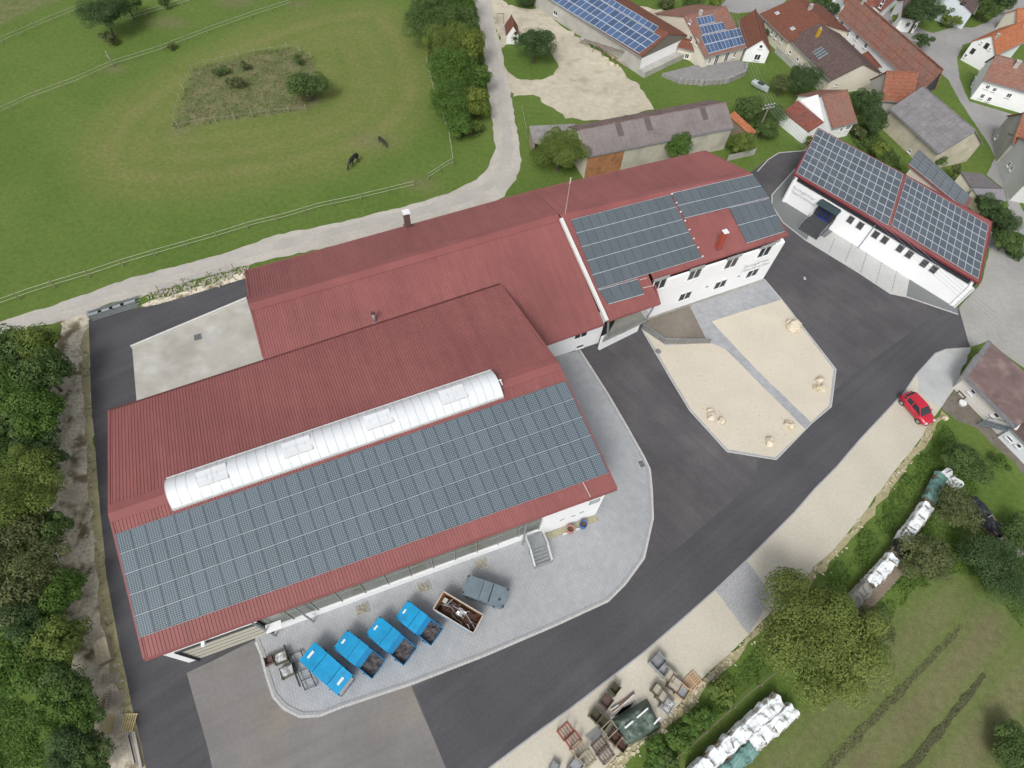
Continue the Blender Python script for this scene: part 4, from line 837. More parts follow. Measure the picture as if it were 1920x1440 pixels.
for i in range(3, 7):
    a, b = tp[i], tp[i + 1]; n = max(2, int((b - a).length / .7))
    for k in range(n): p0, p1 = a.lerp(b, (k + .06) / n), a.lerp(b, (k + .94) / n); MB().bar(p0 + UP * .42, p1 + UP * .42, .4, .84 + R.uniform(-.1, .1)).build('stone_block', mat('terrace_stone_grey', (.29, .285, .275), .95, .25, 2), te)
house('white_annexe', 'small white gabled annexe with patchy brown tiles right of the solar farmhouse', (1385, 37), (1397, 93), (1431, 75), 2.0, 3.9, 'rust', M_white, cat='annexe', wins=(('r', 1427, 87, .5, .5, 1), ('r', 1420, 107, .9, .9)))
w_ = G(1447, 108)
# row of houses towards the top right
rh = house('rust_roof_house', 'cream house under a plain rust red roof with one skylight', (1424, 26), (1479, 79), (1536, 33), 2.6, 4.6, 'rust', M_cream, wins=(('f', 1432, 43, .5, .8), ('f', 1448, 60, .5, .8), ('f', 1456, 67, .5, .8), ('f', 1466, 75, .5, .7)), chim=((.45, 1.0, .7, .5, M_conc),))
skylights(rh, ((1457, 25), (1486, 54)), .7, .6)
bb = house('brown_roof_barn', 'cream barn under a plain dark brown roof with yellow chimney', (1479, 73), (1557, 152), (1614, 114), 2.6, 4.7, 'brown', M_cream, cat='barn', wins=(('f', 1482, 98, .4, .5, 1), ('f', 1496, 111, .4, .5, 1), ('f', 1524, 147, .35, .8, 1), ('f', 1533, 152, .35, .8, 1), ('r', 1568, 159, .5, .3, 1)))
p = hitplane(1532, 68, *bb['pl']); st = MB().obox(p + UP * .5, bb['u'] * .22, bb['v'] * .22, UP * .7).build('chimney', mat('yellow_chimney', (.50, .30, .03), .7), bb['t']); MB().tube(p + UP * 1.2, p + UP * 1.45, .12, .12, 8).build('flue', M_conc, st)
pq = pl(bb, (1534, 111), (1552, 100), (1541, 88), (1523, 99))
panels(bb['roof'], pq, 4, 3, 'off', (.05, .08), .04)
MB().bar(P(1455, 92, .5), P(1520, 152, .5), .25, 1.0).build('garden_wall', M_grayr, None); tag(bpy.data.objects['garden_wall'], 'long grey garden wall running along the brown roofed barn', 'wall')
fh = house('long_farmhouse', 'long white farmhouse under one big weathered red roof', (1570, 29), (1728, 173), (1784, 143), 3.5, 6.9, 'oldred', M_white, wins=(('f', 1579, 43, .6, .8), ('f', 1594, 56, .4, .8), ('f', 1590, 64, .5, .7), ('f', 1608, 69, .6, .8), ('f', 1600, 88, .5, .8), ('f', 1624, 85, .6, .8)), gablemat=mat('slate_cladding', (.055, .058, .07), .6, .1, 4), chim=((.12, 1.02, .8, .5, M_conc),))
house('small_outhouse', 'small outhouse with a plain rust roof tucked against the long farmhouse', (1606, 106), (1630, 134), (1653, 126), 2.2, 3.0, 'rust', M_grayr, cat='outhouse', bk=.3)
house('red_wing', 'grey-walled wing with a clean red tiled slope between farmhouse and slate barn', (1652, 189), (1712, 192), (1718, 136), 2.6, 5.6, 'brick', M_grayr, cat='barn')
sl = house('slate_barn', 'big cream barn under a grey slate roof', (1668, 204), (1761, 289), (1845, 258), 3.0, 5.9, 'slate', mat('barn_render', (.50, .46, .365), .9, .1, .8, big=(.4, .1)), cat='barn', wins=(('f', 1706, 283, .5, .4),))
mb_ = 0
for i in range(9):      # big slates in overlapping courses
    for j in range(5):
        s0, s1 = sl['L'] * i / 9, sl['L'] * (i + 1) / 9 - .03; t0, t1 = j / 5, (j + 1.08) / 5; t1 = min(t1, 1); qq = sl['q']; zz = lambda t: 3.0 + 2.9 * t + .035
        MB().slab([qq(s0, sl['half'] * t0, zz(t0) + .03), qq(s1, sl['half'] * t0, zz(t0) + .03), qq(s1, sl['half'] * t1, zz(t1)), qq(s0, sl['half'] * t1, zz(t1))], .025).build('roof_sheet', mat('slate_%d' % ((i * 7 + j * 3) % 4), [(.205, .195, .205), (.212, .203, .21), (.199, .19, .20), (.216, .205, .212)][(i * 7 + j * 3) % 4], .85, .15, 3, big=(.6, .1)), sl['t'])
wh = house('white_corner_house', 'white two storey house with brown orange roof and dark windows at the right edge', (1843, 150), (1960, 204), (1852, 98), 3.2, 5.8, 'oldred', M_white, uang=-22, Lm=11, wins=(('f', 1852, 163, .5, .5), ('f', 1865, 168, .5, .5), ('f', 1842, 180, .5, .65), ('f', 1855, 186, .5, .65), ('f', 1892, 179, .6, .6), ('l', 1836, 115, .3, .6, 1), ('l', 1841, 123, .3, .6, 1), ('l', 1823, 128, .5, .7), ('l', 1833, 146, .3, .5), ('l', 1813, 146, .6, .8), ('l', 1822, 163, .4, .6)), chim=((.3, .8, .7, .6, M_conc),))
house('orange_roof_house', 'white house with round gable windows under a bright orange roof', (1868, 104), (1960, 92), (1860, 66), 3.0, 5.2, 'orange', M_white, uang=38, Lm=9, wins=(('l', 1824, 96, .6, .8, 1, DG), ('l', 1850, 86, .6, .8, 1, DG), ('l', 1811, 104, .4, .5), ('l', 1841, 80, .25, .25, 1), ('l', 1857, 92, .25, .25, 1)), chim=((.08, .8, .6, .4, M_conc),))
house('corner_barn', 'orange roofed barn at the top right corner by the street', (1906, 44), (1975, 38), (1912, 16), 2.6, 4.2, 'orange', M_cream, cat='barn')
house('grey_gable_house', 'grey rendered gable house with red tiles at the right edge', (1898, 268), (1960, 300), (1905, 208), 3.4, 6.0, 'brick', M_grayr, uang=-14, Lm=9, wins=(('l', 1869, 257, .4, .5, 1),))
house('white_edge_house', 'pale two window house below the grey gable at the right edge', (1922, 345), (1985, 400), (1935, 268), 3.0, 5.4, 'oldred', mat('pale_render', (.60, .61, .60), .9, .05), uang=-10, Lm=9, wins=(('l', 1893, 308, .4, .6, 1), ('l', 1898, 316, .4, .6, 1)))
house('tiled_cottage', 'white cottage with an orange brown roof and open roof window', (1561, 241), (1608, 229), (1594, 167), 2.4, 4.9, 'oldred', M_white, wins=(('f', 1577, 243, .4, .5, 1), ('f', 1590, 239, .7, .6)))
ct, _, cq = monoroof('cottage_lean_to', 'white lean-to with a ribbed red tiled roof beside the tiled cottage', [(1467, 209), (1516, 248), (1545, 229), (1496, 188)], [2.0, 2.0, 3.0, 3.0], 'wine', M_white, cat='annexe')
wt = MB(); a, b, c = P(1500, 187, 3.05), P(1545, 228, 3.05), P(1534, 177, 4.9); wt.add([a, b, c, a - UP * 3, b - UP * 3], [(0, 1, 2), (3, 4, 1, 0)]); wt.build('gable_wall', M_white, ct)
p = P(1560, 219, 3.9); MB().obox(p + UP * .1, (.45, 0, .1), (0, .3, .1), (0, -.1, .35)).build('roof_window', M_frame, ct) if 0 else None
monoroof('grey_shed', 'low shed with a dark corrugated roof by the lane behind the slate barn', [(1822, 352), (1878, 353), (1841, 325), (1801, 322)], [1.9, 1.9, 2.5, 2.5], mat('dark_corrugated', (.13, .12, .125), .85, .15, 2), M_cream)
monoroof('metal_roof_shed', 'low cream shed with a pale striped metal roof behind the solar annexe', [(1850, 388), (1888, 376), (1882, 354), (1823, 353)], [1.7, 1.7, 2.2, 2.2], mat('pale_metal_roof', (.24, .23, .25), .7, .15, 2), M_cream)
for x0, x1, y0, y1, hh, rf_, lb in ((1582, 1640, 6, 12, 3.0, 'wine', 'white house with dark roof at the very top behind the farmhouse'), (1690, 1730, 32, 38, 2.4, 'brown', 'white bungalow at the top edge half hidden by a dark tree')):
    house('village_house', lb, (x0, y0), (x1, y1), ((x0 + x1) / 2, y0 - 32), hh, hh + 1.6, rf_, M_white, wins=(('f', x0 + 12, y0 + 14, .6, .7), ('f', x1 - 14, y1 + 12, .6, .7)))
house('village_house', 'white gable end with two windows touching the top edge', (1652, 22), (1700, -20), (1622, -18), 2.4, 4.0, 'wine', M_white, wins=(('l', 1655, 12, .4, .6, 1), ('l', 1664, 6, .4, .6, 1)))
house('village_house', 'bluish white house with a balcony gable among gardens at the top edge', (1826, 26), (1850, -24), (1800, -14), 2.8, 4.4, 'brown', mat('bluish_render', (.62, .67, .72), .9, .04), wins=(('l', 1806, 6, .8, .6, 2, DG),))
# brown roofed house by the red car
bh = thing('brown_flat_house', 'white boarded house with a low brown roof beside the paved drive', 'house', G(1840, 760))
r0, r1, r2, r3 = P(1808, 707, 2.3), P(1904, 803, 2.3), P(1975, 745, 2.9), P(1856, 640, 2.9)
MB().slab([r0, r1, r2, r3], .18).build('roof', mat('brown_bitumen', (.165, .115, .11), .9, .12, 1.2, big=(.4, .15), c2=(.22, .16, .15), c2s=.6, c2lo=.5, c2hi=.7), bh)
for a, b in ((r0, r3), (r0, r1)): MB().bar(a.lerp(b, .0) + UP * .03, b + UP * .03, .5, .05).build('roof_edge', mat('grey_edge_felt', (.17, .17, .18), .8, .2, 2), bh)
b0, b1 = G(1786, 727), G(1878, 823); iv = Vector((-(b1 - b0).y, (b1 - b0).x, 0)).normalized(); bwall = Wall(b0, b1)
dpt = (flat(r3) - b0).dot(iv) - .3; side = flat(r3) - flat(r0)
for z in range(6):      # boards of the front wall
    MB().obox(bwall.at(bwall.L / 2, .2 + z * .35, -.02 + .01 * (z % 2)), bwall.u * bwall.L / 2, bwall.n * .03, UP * .172).build('board', mat('white_boards', (.66, .64, .60), .8, .05, 3), bh)
e0 = b0 + side * .95
quadwall(bh, e0, b0, 0, 2.5, 2.1, m=mat('white_boards', (.66, .64, .60))); quadwall(bh, b1, b1 + side * .9, 0, 2.1, 2.5)
for x, y in ((1824, 735), (1868, 779)): px_window(bh, bwall, x, y, .55, .55, 1)
stt = thing('outdoor_stairs', 'blue grey steel stairs leaning on the brown roofed house', 'stairs', G(1845, 795))
sa, sb_ = P(1840, 792, .3), P(1893, 806, 1.9)
for sg in (-.35, .35): MB().bar(sa + iv * sg, sb_ + iv * sg, .08, .2).build('stringer', mat('blue_grey_steel', (.17, .21, .25), .6), stt)
for i in range(9): p = sa.lerp(sb_, (i + .5) / 9); MB().obox(p, (sb_ - sa).normalized().to_3d() * .12, iv * .35, UP * .02).build('tread', M_galv, stt)
for sg in (-.38, .38):
    MB().bar(sa + iv * sg + UP * .8, sb_ + iv * sg + UP * .8, .05).build('handrail', mat('blue_grey_steel', (.17, .21, .25)), stt)
    for p in (sa, sb_): MB().bar(Vector((p.x, p.y, 0)) + iv * sg, p + iv * sg + UP * .8, .05).build('post', mat('blue_grey_steel', (.17, .21, .25)), stt)
house('white_cabin', 'white cabin with a dark slot window at the right edge below the brown roof', (1893, 802), (1975, 885), (1990, 810), 1.9, 2.6, 'brown', mat('cabin_white', (.76, .80, .84), .8, .03), wins=(('f', 1894, 823, .7, .25, 1), ('f', 1911, 836, .4, .4, 1)), ov=.1, ove=.1, cat='cabin')
# shrine-like hut by the track
house('white_hut', 'tiny white gabled hut with a brown roof and orange shutter by the track', (946, 47), (949, 66), (963, 51), 1.5, 3.1, 'rust', M_white, cat='hut', wins=(('r', 967, 62, .45, .45, 1, mat('orange_shutter', (.35, .14, .04), .7)), ('r', 966, 72, .6, .4, 1, M_dark)), ov=.08, ove=.12)
# ================================================================== TREES AND SHRUBS
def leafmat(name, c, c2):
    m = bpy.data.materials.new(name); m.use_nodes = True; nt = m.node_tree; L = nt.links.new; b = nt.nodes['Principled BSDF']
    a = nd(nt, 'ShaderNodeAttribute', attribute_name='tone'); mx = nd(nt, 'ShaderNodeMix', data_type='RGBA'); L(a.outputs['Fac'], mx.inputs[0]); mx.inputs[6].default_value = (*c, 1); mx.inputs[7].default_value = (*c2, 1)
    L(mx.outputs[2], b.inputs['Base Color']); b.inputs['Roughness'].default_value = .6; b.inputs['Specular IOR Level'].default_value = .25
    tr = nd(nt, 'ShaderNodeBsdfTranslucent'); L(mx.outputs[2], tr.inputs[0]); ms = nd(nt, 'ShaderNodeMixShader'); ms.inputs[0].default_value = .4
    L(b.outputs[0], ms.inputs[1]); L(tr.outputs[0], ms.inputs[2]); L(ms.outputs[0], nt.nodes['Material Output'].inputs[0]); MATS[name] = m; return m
LM = {'dark': leafmat('leaf_dark', (.056, .106, .040), (.124, .192, .070)), 'mid': leafmat('leaf_mid', (.074, .130, .038), (.155, .232, .072)), 'bright': leafmat('leaf_bright', (.118, .175, .036), (.215, .285, .070)),
      'yellow': leafmat('leaf_yellow', (.135, .190, .032), (.245, .300, .068)), 'olive': leafmat('leaf_olive', (.105, .130, .050), (.200, .228, .095)), 'lush': leafmat('leaf_lush', (.075, .155, .030), (.150, .250, .054))}
LM['hay'] = leafmat('cut_grass', (.165, .175, .092), (.260, .265, .150)); LM['great'] = leafmat('leaf_light', (.140, .190, .044), (.250, .310, .082))
M_bark = mat('bark', (.10, .08, .06), .95, .25, 6)
def crown_mesh(seed, R_, Hc, n, leaf, lobes, flat_=.75, open_=0.):
    """leaf-sized faces on the skins of many lobes; the gaps between lobes stay open"""
    rg = np.random.default_rng(seed); L = []
    for i in range(lobes):
        th = rg.uniform(0, 2 * math.pi); ph = math.acos(rg.uniform(-.45, 1)); rr = rg.uniform(.25, .86)
        L.append((R_ * rr * math.sin(ph) * math.cos(th), R_ * rr * math.sin(ph) * math.sin(th), Hc * (.5 + .42 * rr * math.cos(ph)), R_ * rg.uniform(.16, .38), rg.uniform(-.32, .32)))
    L.append((0, 0, Hc * .5, R_ * .55, -.15))
    L = np.array(L); k = rg.integers(0, len(L), n); c = L[k]
    d = rg.normal(size=(n, 3)); d[:, 2] += .35; d /= np.linalg.norm(d, axis=1)[:, None]
    rad = c[:, 3] * rg.uniform(.55, 1.08, n) ** .6
    p = c[:, :3] + d * rad[:, None] * np.array([1, 1, flat_])
    nrm = d + rg.normal(size=(n, 3)) * .38 + np.array([0, 0, .55]); nrm /= np.linalg.norm(nrm, axis=1)[:, None]
    t = np.cross(nrm, rg.normal(size=(n, 3))); t /= np.linalg.norm(t, axis=1)[:, None]; bt = np.cross(nrm, t)
    s = leaf * rg.uniform(.55, 1.3, n)[:, None]
    fold = nrm * s * .25
    V = np.stack([p - t * s, p - bt * s * .55 - fold, p + t * s, p + bt * s * .55 - fold], 1).reshape(-1, 3)
    me = bpy.data.meshes.new('crown'); me.vertices.add(4 * n); me.vertices.foreach_set('co', V.ravel().astype(np.float32))
    me.loops.add(4 * n); me.loops.foreach_set('vertex_index', np.arange(4 * n, dtype=np.int32)); me.polygons.add(n)
    me.polygons.foreach_set('loop_start', np.arange(0, 4 * n, 4, dtype=np.int32)); me.update(calc_edges=True)
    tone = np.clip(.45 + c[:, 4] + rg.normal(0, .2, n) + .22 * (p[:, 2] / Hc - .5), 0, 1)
    a = me.attributes.new('tone', 'FLOAT', 'FACE'); a.data.foreach_set('value', tone.astype(np.float32))
    return me
def trunk_mesh(seed, h, r, spread):
    rr = random.Random(seed); mb = MB(); z = 0; p = Vector((0, 0, -.1)); d = Vector((rr.uniform(-.08, .08), rr.uniform(-.08, .08), 1)); k = 4
    for i in range(k):
        q = p + d * (h / k); mb.tube(p, q, r * (1 - .17 * i), r * (1 - .17 * (i + 1)), 7, False); p = q; d = Vector((d.x + rr.uniform(-.12, .12), d.y + rr.uniform(-.12, .12), 1))
        if i >= 1:
            for j in range(3):
                a = rr.uniform(0, 6.28); e = p + Vector((math.cos(a) * spread * rr.uniform(.4, .75), math.sin(a) * spread * rr.uniform(.4, .75), spread * rr.uniform(.3, .7)))
                mb.tube(p, e, r * .42, r * .1, 5, False)
    return mb.mesh('trunk')
CRN = {}
for k, (R_, Hc, n, lf, lo, fl, sd_) in {'b1': (4, 6, 24000, .11, 66, .8, 11), 'b2': (4, 7, 24000, .105, 76, .85, 12), 'b3': (4, 5.5, 40000, .085, 62, .75, 13), 'm1': (2.5, 4, 10000, .11, 36, .8, 14), 'm2': (2.5, 4.5, 10000, .105, 44, .85, 15), 'm3': (2.5, 3.6, 9500, .11, 30, .75, 16), 'w': (2.5, 4.2, 5000, .09, 50, .8, 17), 's1': (1.2, 1.6, 1700, .10, 12, .8, 18), 's2': (1.2, 1.8, 1600, .10, 14, .9, 19), 'c': (1.4, 4.5, 3600, .12, 30, .9, 20)}.items():
    CRN[k] = (crown_mesh(sd_, R_, Hc, n, lf, lo, fl), trunk_mesh(sd_ + 50, Hc * .7, R_ * .055 + .02, R_ * .55), R_, Hc)
TSEED = random.Random(5)
def tree(name, label, px, r, h, kind, leaf, cat='tree', group=None, low=.25, grow=1.2):
    """px = photo point of the crown's middle; r crown radius, h total height in metres"""
    r *= grow; cm, tm, R0, H0 = CRN[kind]; b = G(px[0], px[1], h * .55); t = thing(name, label, cat, b, group, local=True)
    t.rotation_euler = (0, 0, TSEED.uniform(0, 6.28))
    lift = h * low if h > 2.2 else 0.02
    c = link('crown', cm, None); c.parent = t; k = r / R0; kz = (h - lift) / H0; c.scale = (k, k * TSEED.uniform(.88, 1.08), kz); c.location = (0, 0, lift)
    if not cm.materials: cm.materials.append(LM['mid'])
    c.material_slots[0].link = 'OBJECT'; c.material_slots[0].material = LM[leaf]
    tk = link('trunk', tm, M_bark); tk.parent = t; zz = (lift + (h - lift) * .45) / (H0 * .7); tk.scale = (k, k, zz)
    return t
WD = 'trees of the wood along the left edge'
for a in (
    ((75, 648), 2.5, 5.5, 'm2', 'bright', 'bright leaning tree at the top tip of the left wood beside the track'),
    ((18, 668), 2.6, 6, 'm1', 'mid', 'dark tree at the left edge just below the track'),
    ((92, 700), 2.6, 6, 'm3', 'mid', 'dark green tree by the soil strip below the bright wood tip'),
    ((35, 735), 3.0, 6.5, 'b1', 'lush', 'green tree in the upper left wood at the picture edge'),
    ((88, 778), 2.7, 6, 'm2', 'lush', 'mid green tree overhanging the soil strip level with the hall back corner'),
    ((20, 812), 2.6, 6, 'm1', 'mid', 'dark tree at the left edge above the bright maple'),
    ((92, 855), 2.2, 5, 'm3', 'dark', 'dark low tree between soil strip and bright maple'),
    ((45, 915), 3.6, 7, 'b3', 'bright', 'big bright green maple in the middle of the left wood'),
    ((98, 985), 2.0, 4.6, 'm1', 'mid', 'small dark tree right below the bright maple at the soil strip'),
    ((25, 1020), 2.7, 6.2, 'm2', 'olive', 'olive green willow at the left edge below the bright maple'),
    ((85, 1060), 2.6, 6, 'w', 'olive', 'feathery olive willow by the pale soil of the strip'),
    ((132, 1110), 1.9, 4.5, 'm3', 'lush', 'green tree reaching farthest over the soil strip'),
    ((22, 1135), 2.6, 6, 'm1', 'olive', 'olive tree at the left edge above the hazel thicket'),
    ((68, 1165), 2.0, 5, 'm2', 'dark', 'dark tree in the shade behind the bright hazel'),
    ((118, 1205), 2.1, 5, 'm3', 'bright', 'bright hazel beside the long wooden box'),
    ((55, 1240), 2.2, 5, 'm1', 'lush', 'bluish green tree left of the bright hazel'),
    ((6, 1252), 1.4, 3.6, 's1', 'lush', 'light green bush at the left edge above the meadow corner'),
    ((135, 1290), 2.0, 4.2, 'm2', 'mid', 'dark tree behind the first wooden pallet'),
    ((122, 1322), 1.8, 4.4, 'm3', 'lush', 'mid green tree above the meadow corner'),
    ((155, 1352), 1.7, 4.0, 'm1', 'lush', 'small green tree beside the yellow pallets'),
    ((150, 1408), 1.9, 4.2, 'm2', 'dark', 'dark tree at the bottom of the left wood'),
    ((185, 1425), 1.7, 3.4, 'm3', 'mid', 'low dark tree at the bottom edge beside the board stack')):
    tree('woodland_tree', a[5], (a[0][0] - 16, a[0][1]), a[1], a[2], a[3], a[4], group=WD, grow=1.1, low=.05)
HD = 'trees of the belt beside the farm track'
for a in (
    ((806, 6), 3.0, 6, 'b1', 'mid', 'dark tree at the top of the belt cut by the picture edge'),
    ((855, 2), 2.8, 6, 'b2', 'lush', 'green tree at the top of the belt next to the track'),
    ((805, 45), 3.2, 6.5, 'b2', 'mid', 'broad dark tree on the pasture side of the belt'),
    ((858, 40), 3.0, 6.5, 'b1', 'mid', 'dark tree on the track side opposite the white hut'),
    ((838, 82), 3.2, 7, 'b3', 'bright', 'light green tree in the middle of the belt'),
    ((880, 88), 2.6, 6.5, 'm2', 'yellow', 'yellowish tree of the belt leaning to the track'),
    ((845, 130), 3.2, 7, 'b1', 'lush', 'full green tree in the lower middle of the belt'),
    ((884, 140), 2.3, 5.5, 'm1', 'lush', 'narrow green tree of the belt where the track starts to bend'),
    ((848, 190), 2.6, 6, 'b2', 'lush', 'green tree near the lower end of the belt'),
    ((886, 190), 2.1, 5, 'm3', 'yellow', 'bright yellow green maple at the lower end of the belt'),
    ((862, 232), 2.0, 4, 'm2', 'lush', 'small green tree closing the belt at its lower end'),
    ((886, 238), 1.2, 2.4, 's2', 'bright', 'light bush below the yellow green maple')):
    tree('belt_tree', a[5], a[0], a[1], a[2], a[3], a[4], group=HD, grow=1.3, low=.08)
for a in (
    ('paddock_tree', (575, 160), 2.7, 4.4, 'm2', 'mid', 'round tree at the right corner of the fenced paddock island', 'tree', .12),
    ('paddock_bush', (560, 112), 1.0, 1.6, 's1', 'mid', 'low bush at the far corner of the paddock island', 'bush', 0),
    ('paddock_bush', (440, 152), 1.25, 1.9, 's2', 'olive', 'largest of the three bushes inside the paddock island', 'bush', 0),
    ('paddock_bush', (460, 122), 1.0, 1.3, 's1', 'olive', 'roundish bush at the back of the paddock island', 'bush', 0),
    ('paddock_bush', (413, 133), 1.1, 1.3, 's2', 'mid', 'leftmost low bush inside the paddock island', 'bush', 0),
    ('pasture_tree', (192, 28), 2.9, 6.0, 'b2', 'dark', 'tall dark tree at the top left by the upper fence', 'tree', .2),
    ('pasture_bush', (203, 70), 1.2, 2.0, 's2', 'olive', 'leafy bush at the foot of the tall dark pasture tree', 'bush', 0),
    ('pasture_tree', (238, 8), 1.9, 4.2, 'm1', 'mid', 'smaller tree right behind the tall dark pasture tree', 'tree', .2),
    ('pasture_bush', (308, 4), 1.1, 2.2, 's1', 'mid', 'bush at the top edge on the upper pasture fence', 'bush', 0),
    ('pasture_bush', (322, 86), .7, 1.1, 's2', 'olive', 'small weedy bush on the middle pasture fence', 'bush', 0),
    ('yard_tree', (1003, 82), 2.9, 5.4, 'b1', 'dark', 'dark round tree on the grass island by the white hut', 'tree', .2),
    ('walnut_tree', (1050, 282), 3.4, 5.8, 'b3', 'bright', 'big light green tree in front of the open lean-to', 'tree', .15),
    ('barn_tree', (1272, 272), 2.3, 4.8, 'm2', 'lush', 'dark green tree at the front of the grey barn', 'tree', .15),
    ('barn_bush', (1390, 268), 1.8, 3.4, 'm3', 'bright', 'yellow green tree at the right end of the grey barn', 'tree', .1),
    ('orchard_tree', (1408, 205), 2.0, 4.0, 'm1', 'mid', 'green tree behind the orange roofed garden shed', 'tree', .15),
    ('orchard_tree', (1448, 215), 2.1, 4.2, 'w', 'mid', 'loose green tree beside the power pole', 'tree', .15),
    ('orchard_tree', (1436, 240), 1.7, 3.2, 'm3', 'mid', 'low green tree between power pole and lane', 'tree', .1),
    ('orchard_tree', (1466, 158), 1.9, 3.6, 'w', 'olive', 'thin olive tree on the lawn beside the covered boat', 'tree', .2),
    ('orchard_tree', (1510, 150), 2.4, 5.0, 'b2', 'dark', 'dense dark tree in front of the brown roofed barn', 'tree', .15),
    ('yard_bush', (1434, 62), 1.0, 2.2, 's2', 'dark', 'dark bush between white annexe and rust roofed house', 'bush', 0),
    ('cottage_tree', (1624, 188), 1.9, 4.4, 'm1', 'dark', 'dark tree behind the tiled cottage', 'tree', .1),
    ('cottage_tree', (1650, 172), 1.2, 3.0, 's1', 'mid', 'green bush at the wall of the red wing', 'tree', .1),
    ('cottage_tree', (1640, 226), 2.2, 4.6, 'm2', 'dark', 'broad dark tree between tiled cottage and slate barn', 'tree', .1),
    ('cottage_tree', (1612, 246), 1.2, 2.0, 's2', 'olive', 'olive shrub in the garden below the tiled cottage', 'shrub', 0),
    ('golden_bush', (1644, 278), 1.4, 2.6, 's1', 'yellow', 'bright yellow green bush behind the white workshop roof', 'bush', 0),
    ('wall_tree', (1762, 300), 1.1, 2.6, 's2', 'mid', 'small green tree against the cream gable of the slate barn', 'tree', .2),
    ('wall_tree', (1793, 322), .8, 2.4, 's1', 'olive', 'thin tree beside the dark shed roof', 'tree', .2),
    ('lane_tree', (1852, 388), 1.7, 3.4, 'm1', 'dark', 'dark tree at the lane right of the solar annexe', 'tree', .1),
    ('lane_tree', (1884, 412), 1.7, 3.6, 'm2', 'dark', 'taller dark tree on the lane bank behind the workshop corner', 'tree', .1),
    ('lane_tree', (1890, 452), 1.8, 3.0, 'm3', 'mid', 'leafy tree on the lane bank nearest the workshop corner', 'tree', .1),
    ('garden_tree', (1728, 22), 3.0, 6.5, 'b1', 'dark', 'big dark tree in front of the white bungalow', 'tree', .2),
    ('garden_shrub', (1680, 34), .9, 1.8, 's1', 'yellow', 'light green shrub beside the village street', 'shrub', 0),
    ('garden_tree', (1766, 14), 1.9, 3.4, 'm1', 'mid', 'green tree in the top garden left of the bluish house', 'tree', .1),
    ('garden_tree', (1785, 38), 1.5, 2.4, 's2', 'bright', 'light shrub in the garden below the bluish house', 'shrub', 0),
    ('garden_tree', (1850, 16), 2.2, 4.0, 'm2', 'mid', 'green tree right of the bluish house by the street', 'tree', .1),
    ('garden_tree', (1880, 0), 2.2, 4.4, 'm3', 'dark', 'dark tree at the top edge above the street bend', 'tree', .1),
    ('spruce_tree', (1732, 74), 1.5, 3.4, 'c', 'dark', 'dark conifer at the end of the long farmhouse', 'tree', .05),
    ('hedge_bush', (1560, 12), 1.6, 2.4, 's2', 'dark', 'dark hedge bush behind the rust roofed house', 'bush', 0),
    ('hedge_bush', (1540, 4), 1.6, 2.2, 's1', 'dark', 'dark hedge bush at the top edge left of the farmhouse', 'bush', 0),
    ('garden_tree', (1302, 6), 1.9, 3.4, 'm1', 'mid', 'green tree behind the solar farmhouse at the top edge', 'tree', .1),
    ('garden_tree', (1340, 2), 1.5, 2.8, 's1', 'yellow', 'yellowish bush behind the solar farmhouse at the top edge', 'bush', 0),
    ('garden_tree', (1250, 0), 1.7, 2.6, 'm3', 'olive', 'olive bush beyond the solar barn at the top edge', 'bush', 0),
    ('verge_bush', (985, -8), 2.0, 3.0, 'm1', 'dark', 'dark bush at the top edge above the dirt yard', 'bush', 0),
    ('wall_bush', (1897, 76), .9, 2.2, 's2', 'mid', 'green bush at the orange roof by the right edge', 'bush', 0),
    ('great_tree', (1534, 1192), 4.35, 7.2, 'b3', 'great', 'great round light green tree beside the gravel parking strip', 'tree', .18),
    ('great_tree_shoot', (1620, 1185), 2.1, 4.0, 'm1', 'olive', 'smaller olive tree growing behind the great round tree', 'tree', .1),
    ('orchard_tree', (1812, 868), 2.2, 3.4, 'm2', 'mid', 'round orchard tree nearest the brown roofed house', 'tree', .12),
    ('orchard_tree', (1880, 868), 1.0, 1.6, 's1', 'lush', 'small light bush at the orchard edge near the cabin', 'bush', 0),
    ('orchard_tree', (1798, 955), 2.2, 3.4, 'w', 'olive', 'sparse olive orchard tree between the two wood rows', 'tree', .12),
    ('orchard_tree', (1738, 1045), 2.2, 3.4, 'm3', 'olive', 'orchard tree beside the white tarps in the middle row', 'tree', .12),
    ('orchard_tree', (1868, 1065), 2.6, 3.8, 'b2', 'dark', 'broad dark orchard tree at the right edge', 'tree', .1),
    ('orchard_tree', (1915, 1000), 1.6, 2.6, 'm1', 'mid', 'tree at the right edge above the broad dark orchard tree', 'tree', .1),
    ('corner_shrub', (1900, 1405), 1.7, 2.4, 'm2', 'mid', 'dark shrub in the bottom right corner of the mown field', 'shrub', 0),
    ('hedge_shrub', (1350, 1300), 1.25, 2.0, 's1', 'bright', 'brightest shrub of the row between gravel and tarped wood', 'shrub', 0),
    ('hedge_shrub', (1312, 1345), 1.1, 1.7, 's2', 'lush', 'second shrub of the row below the wooden pallet', 'shrub', 0),
    ('hedge_shrub', (1272, 1378), 1.15, 1.6, 's1', 'lush', 'third shrub of the row beside the green tarp heap', 'shrub', 0),
    ('hedge_shrub', (1228, 1412), 1.1, 1.5, 's2', 'lush', 'shrub of the row nearest the bottom steel racks', 'shrub', 0),
    ('hedge_shrub', (1250, 1436), 1.0, 1.4, 's1', 'mid', 'lowest shrub of the row at the bottom edge', 'shrub', 0),
    ('white_house_bush', (1520, 262), .8, 1.5, 's2', 'yellow', 'yellowish bush at the corner of the solar roof and lean-to', 'bush', 0)):
    tree(a[0], a[6], a[1], a[2], a[3], a[4], a[5], a[7], low=a[8])

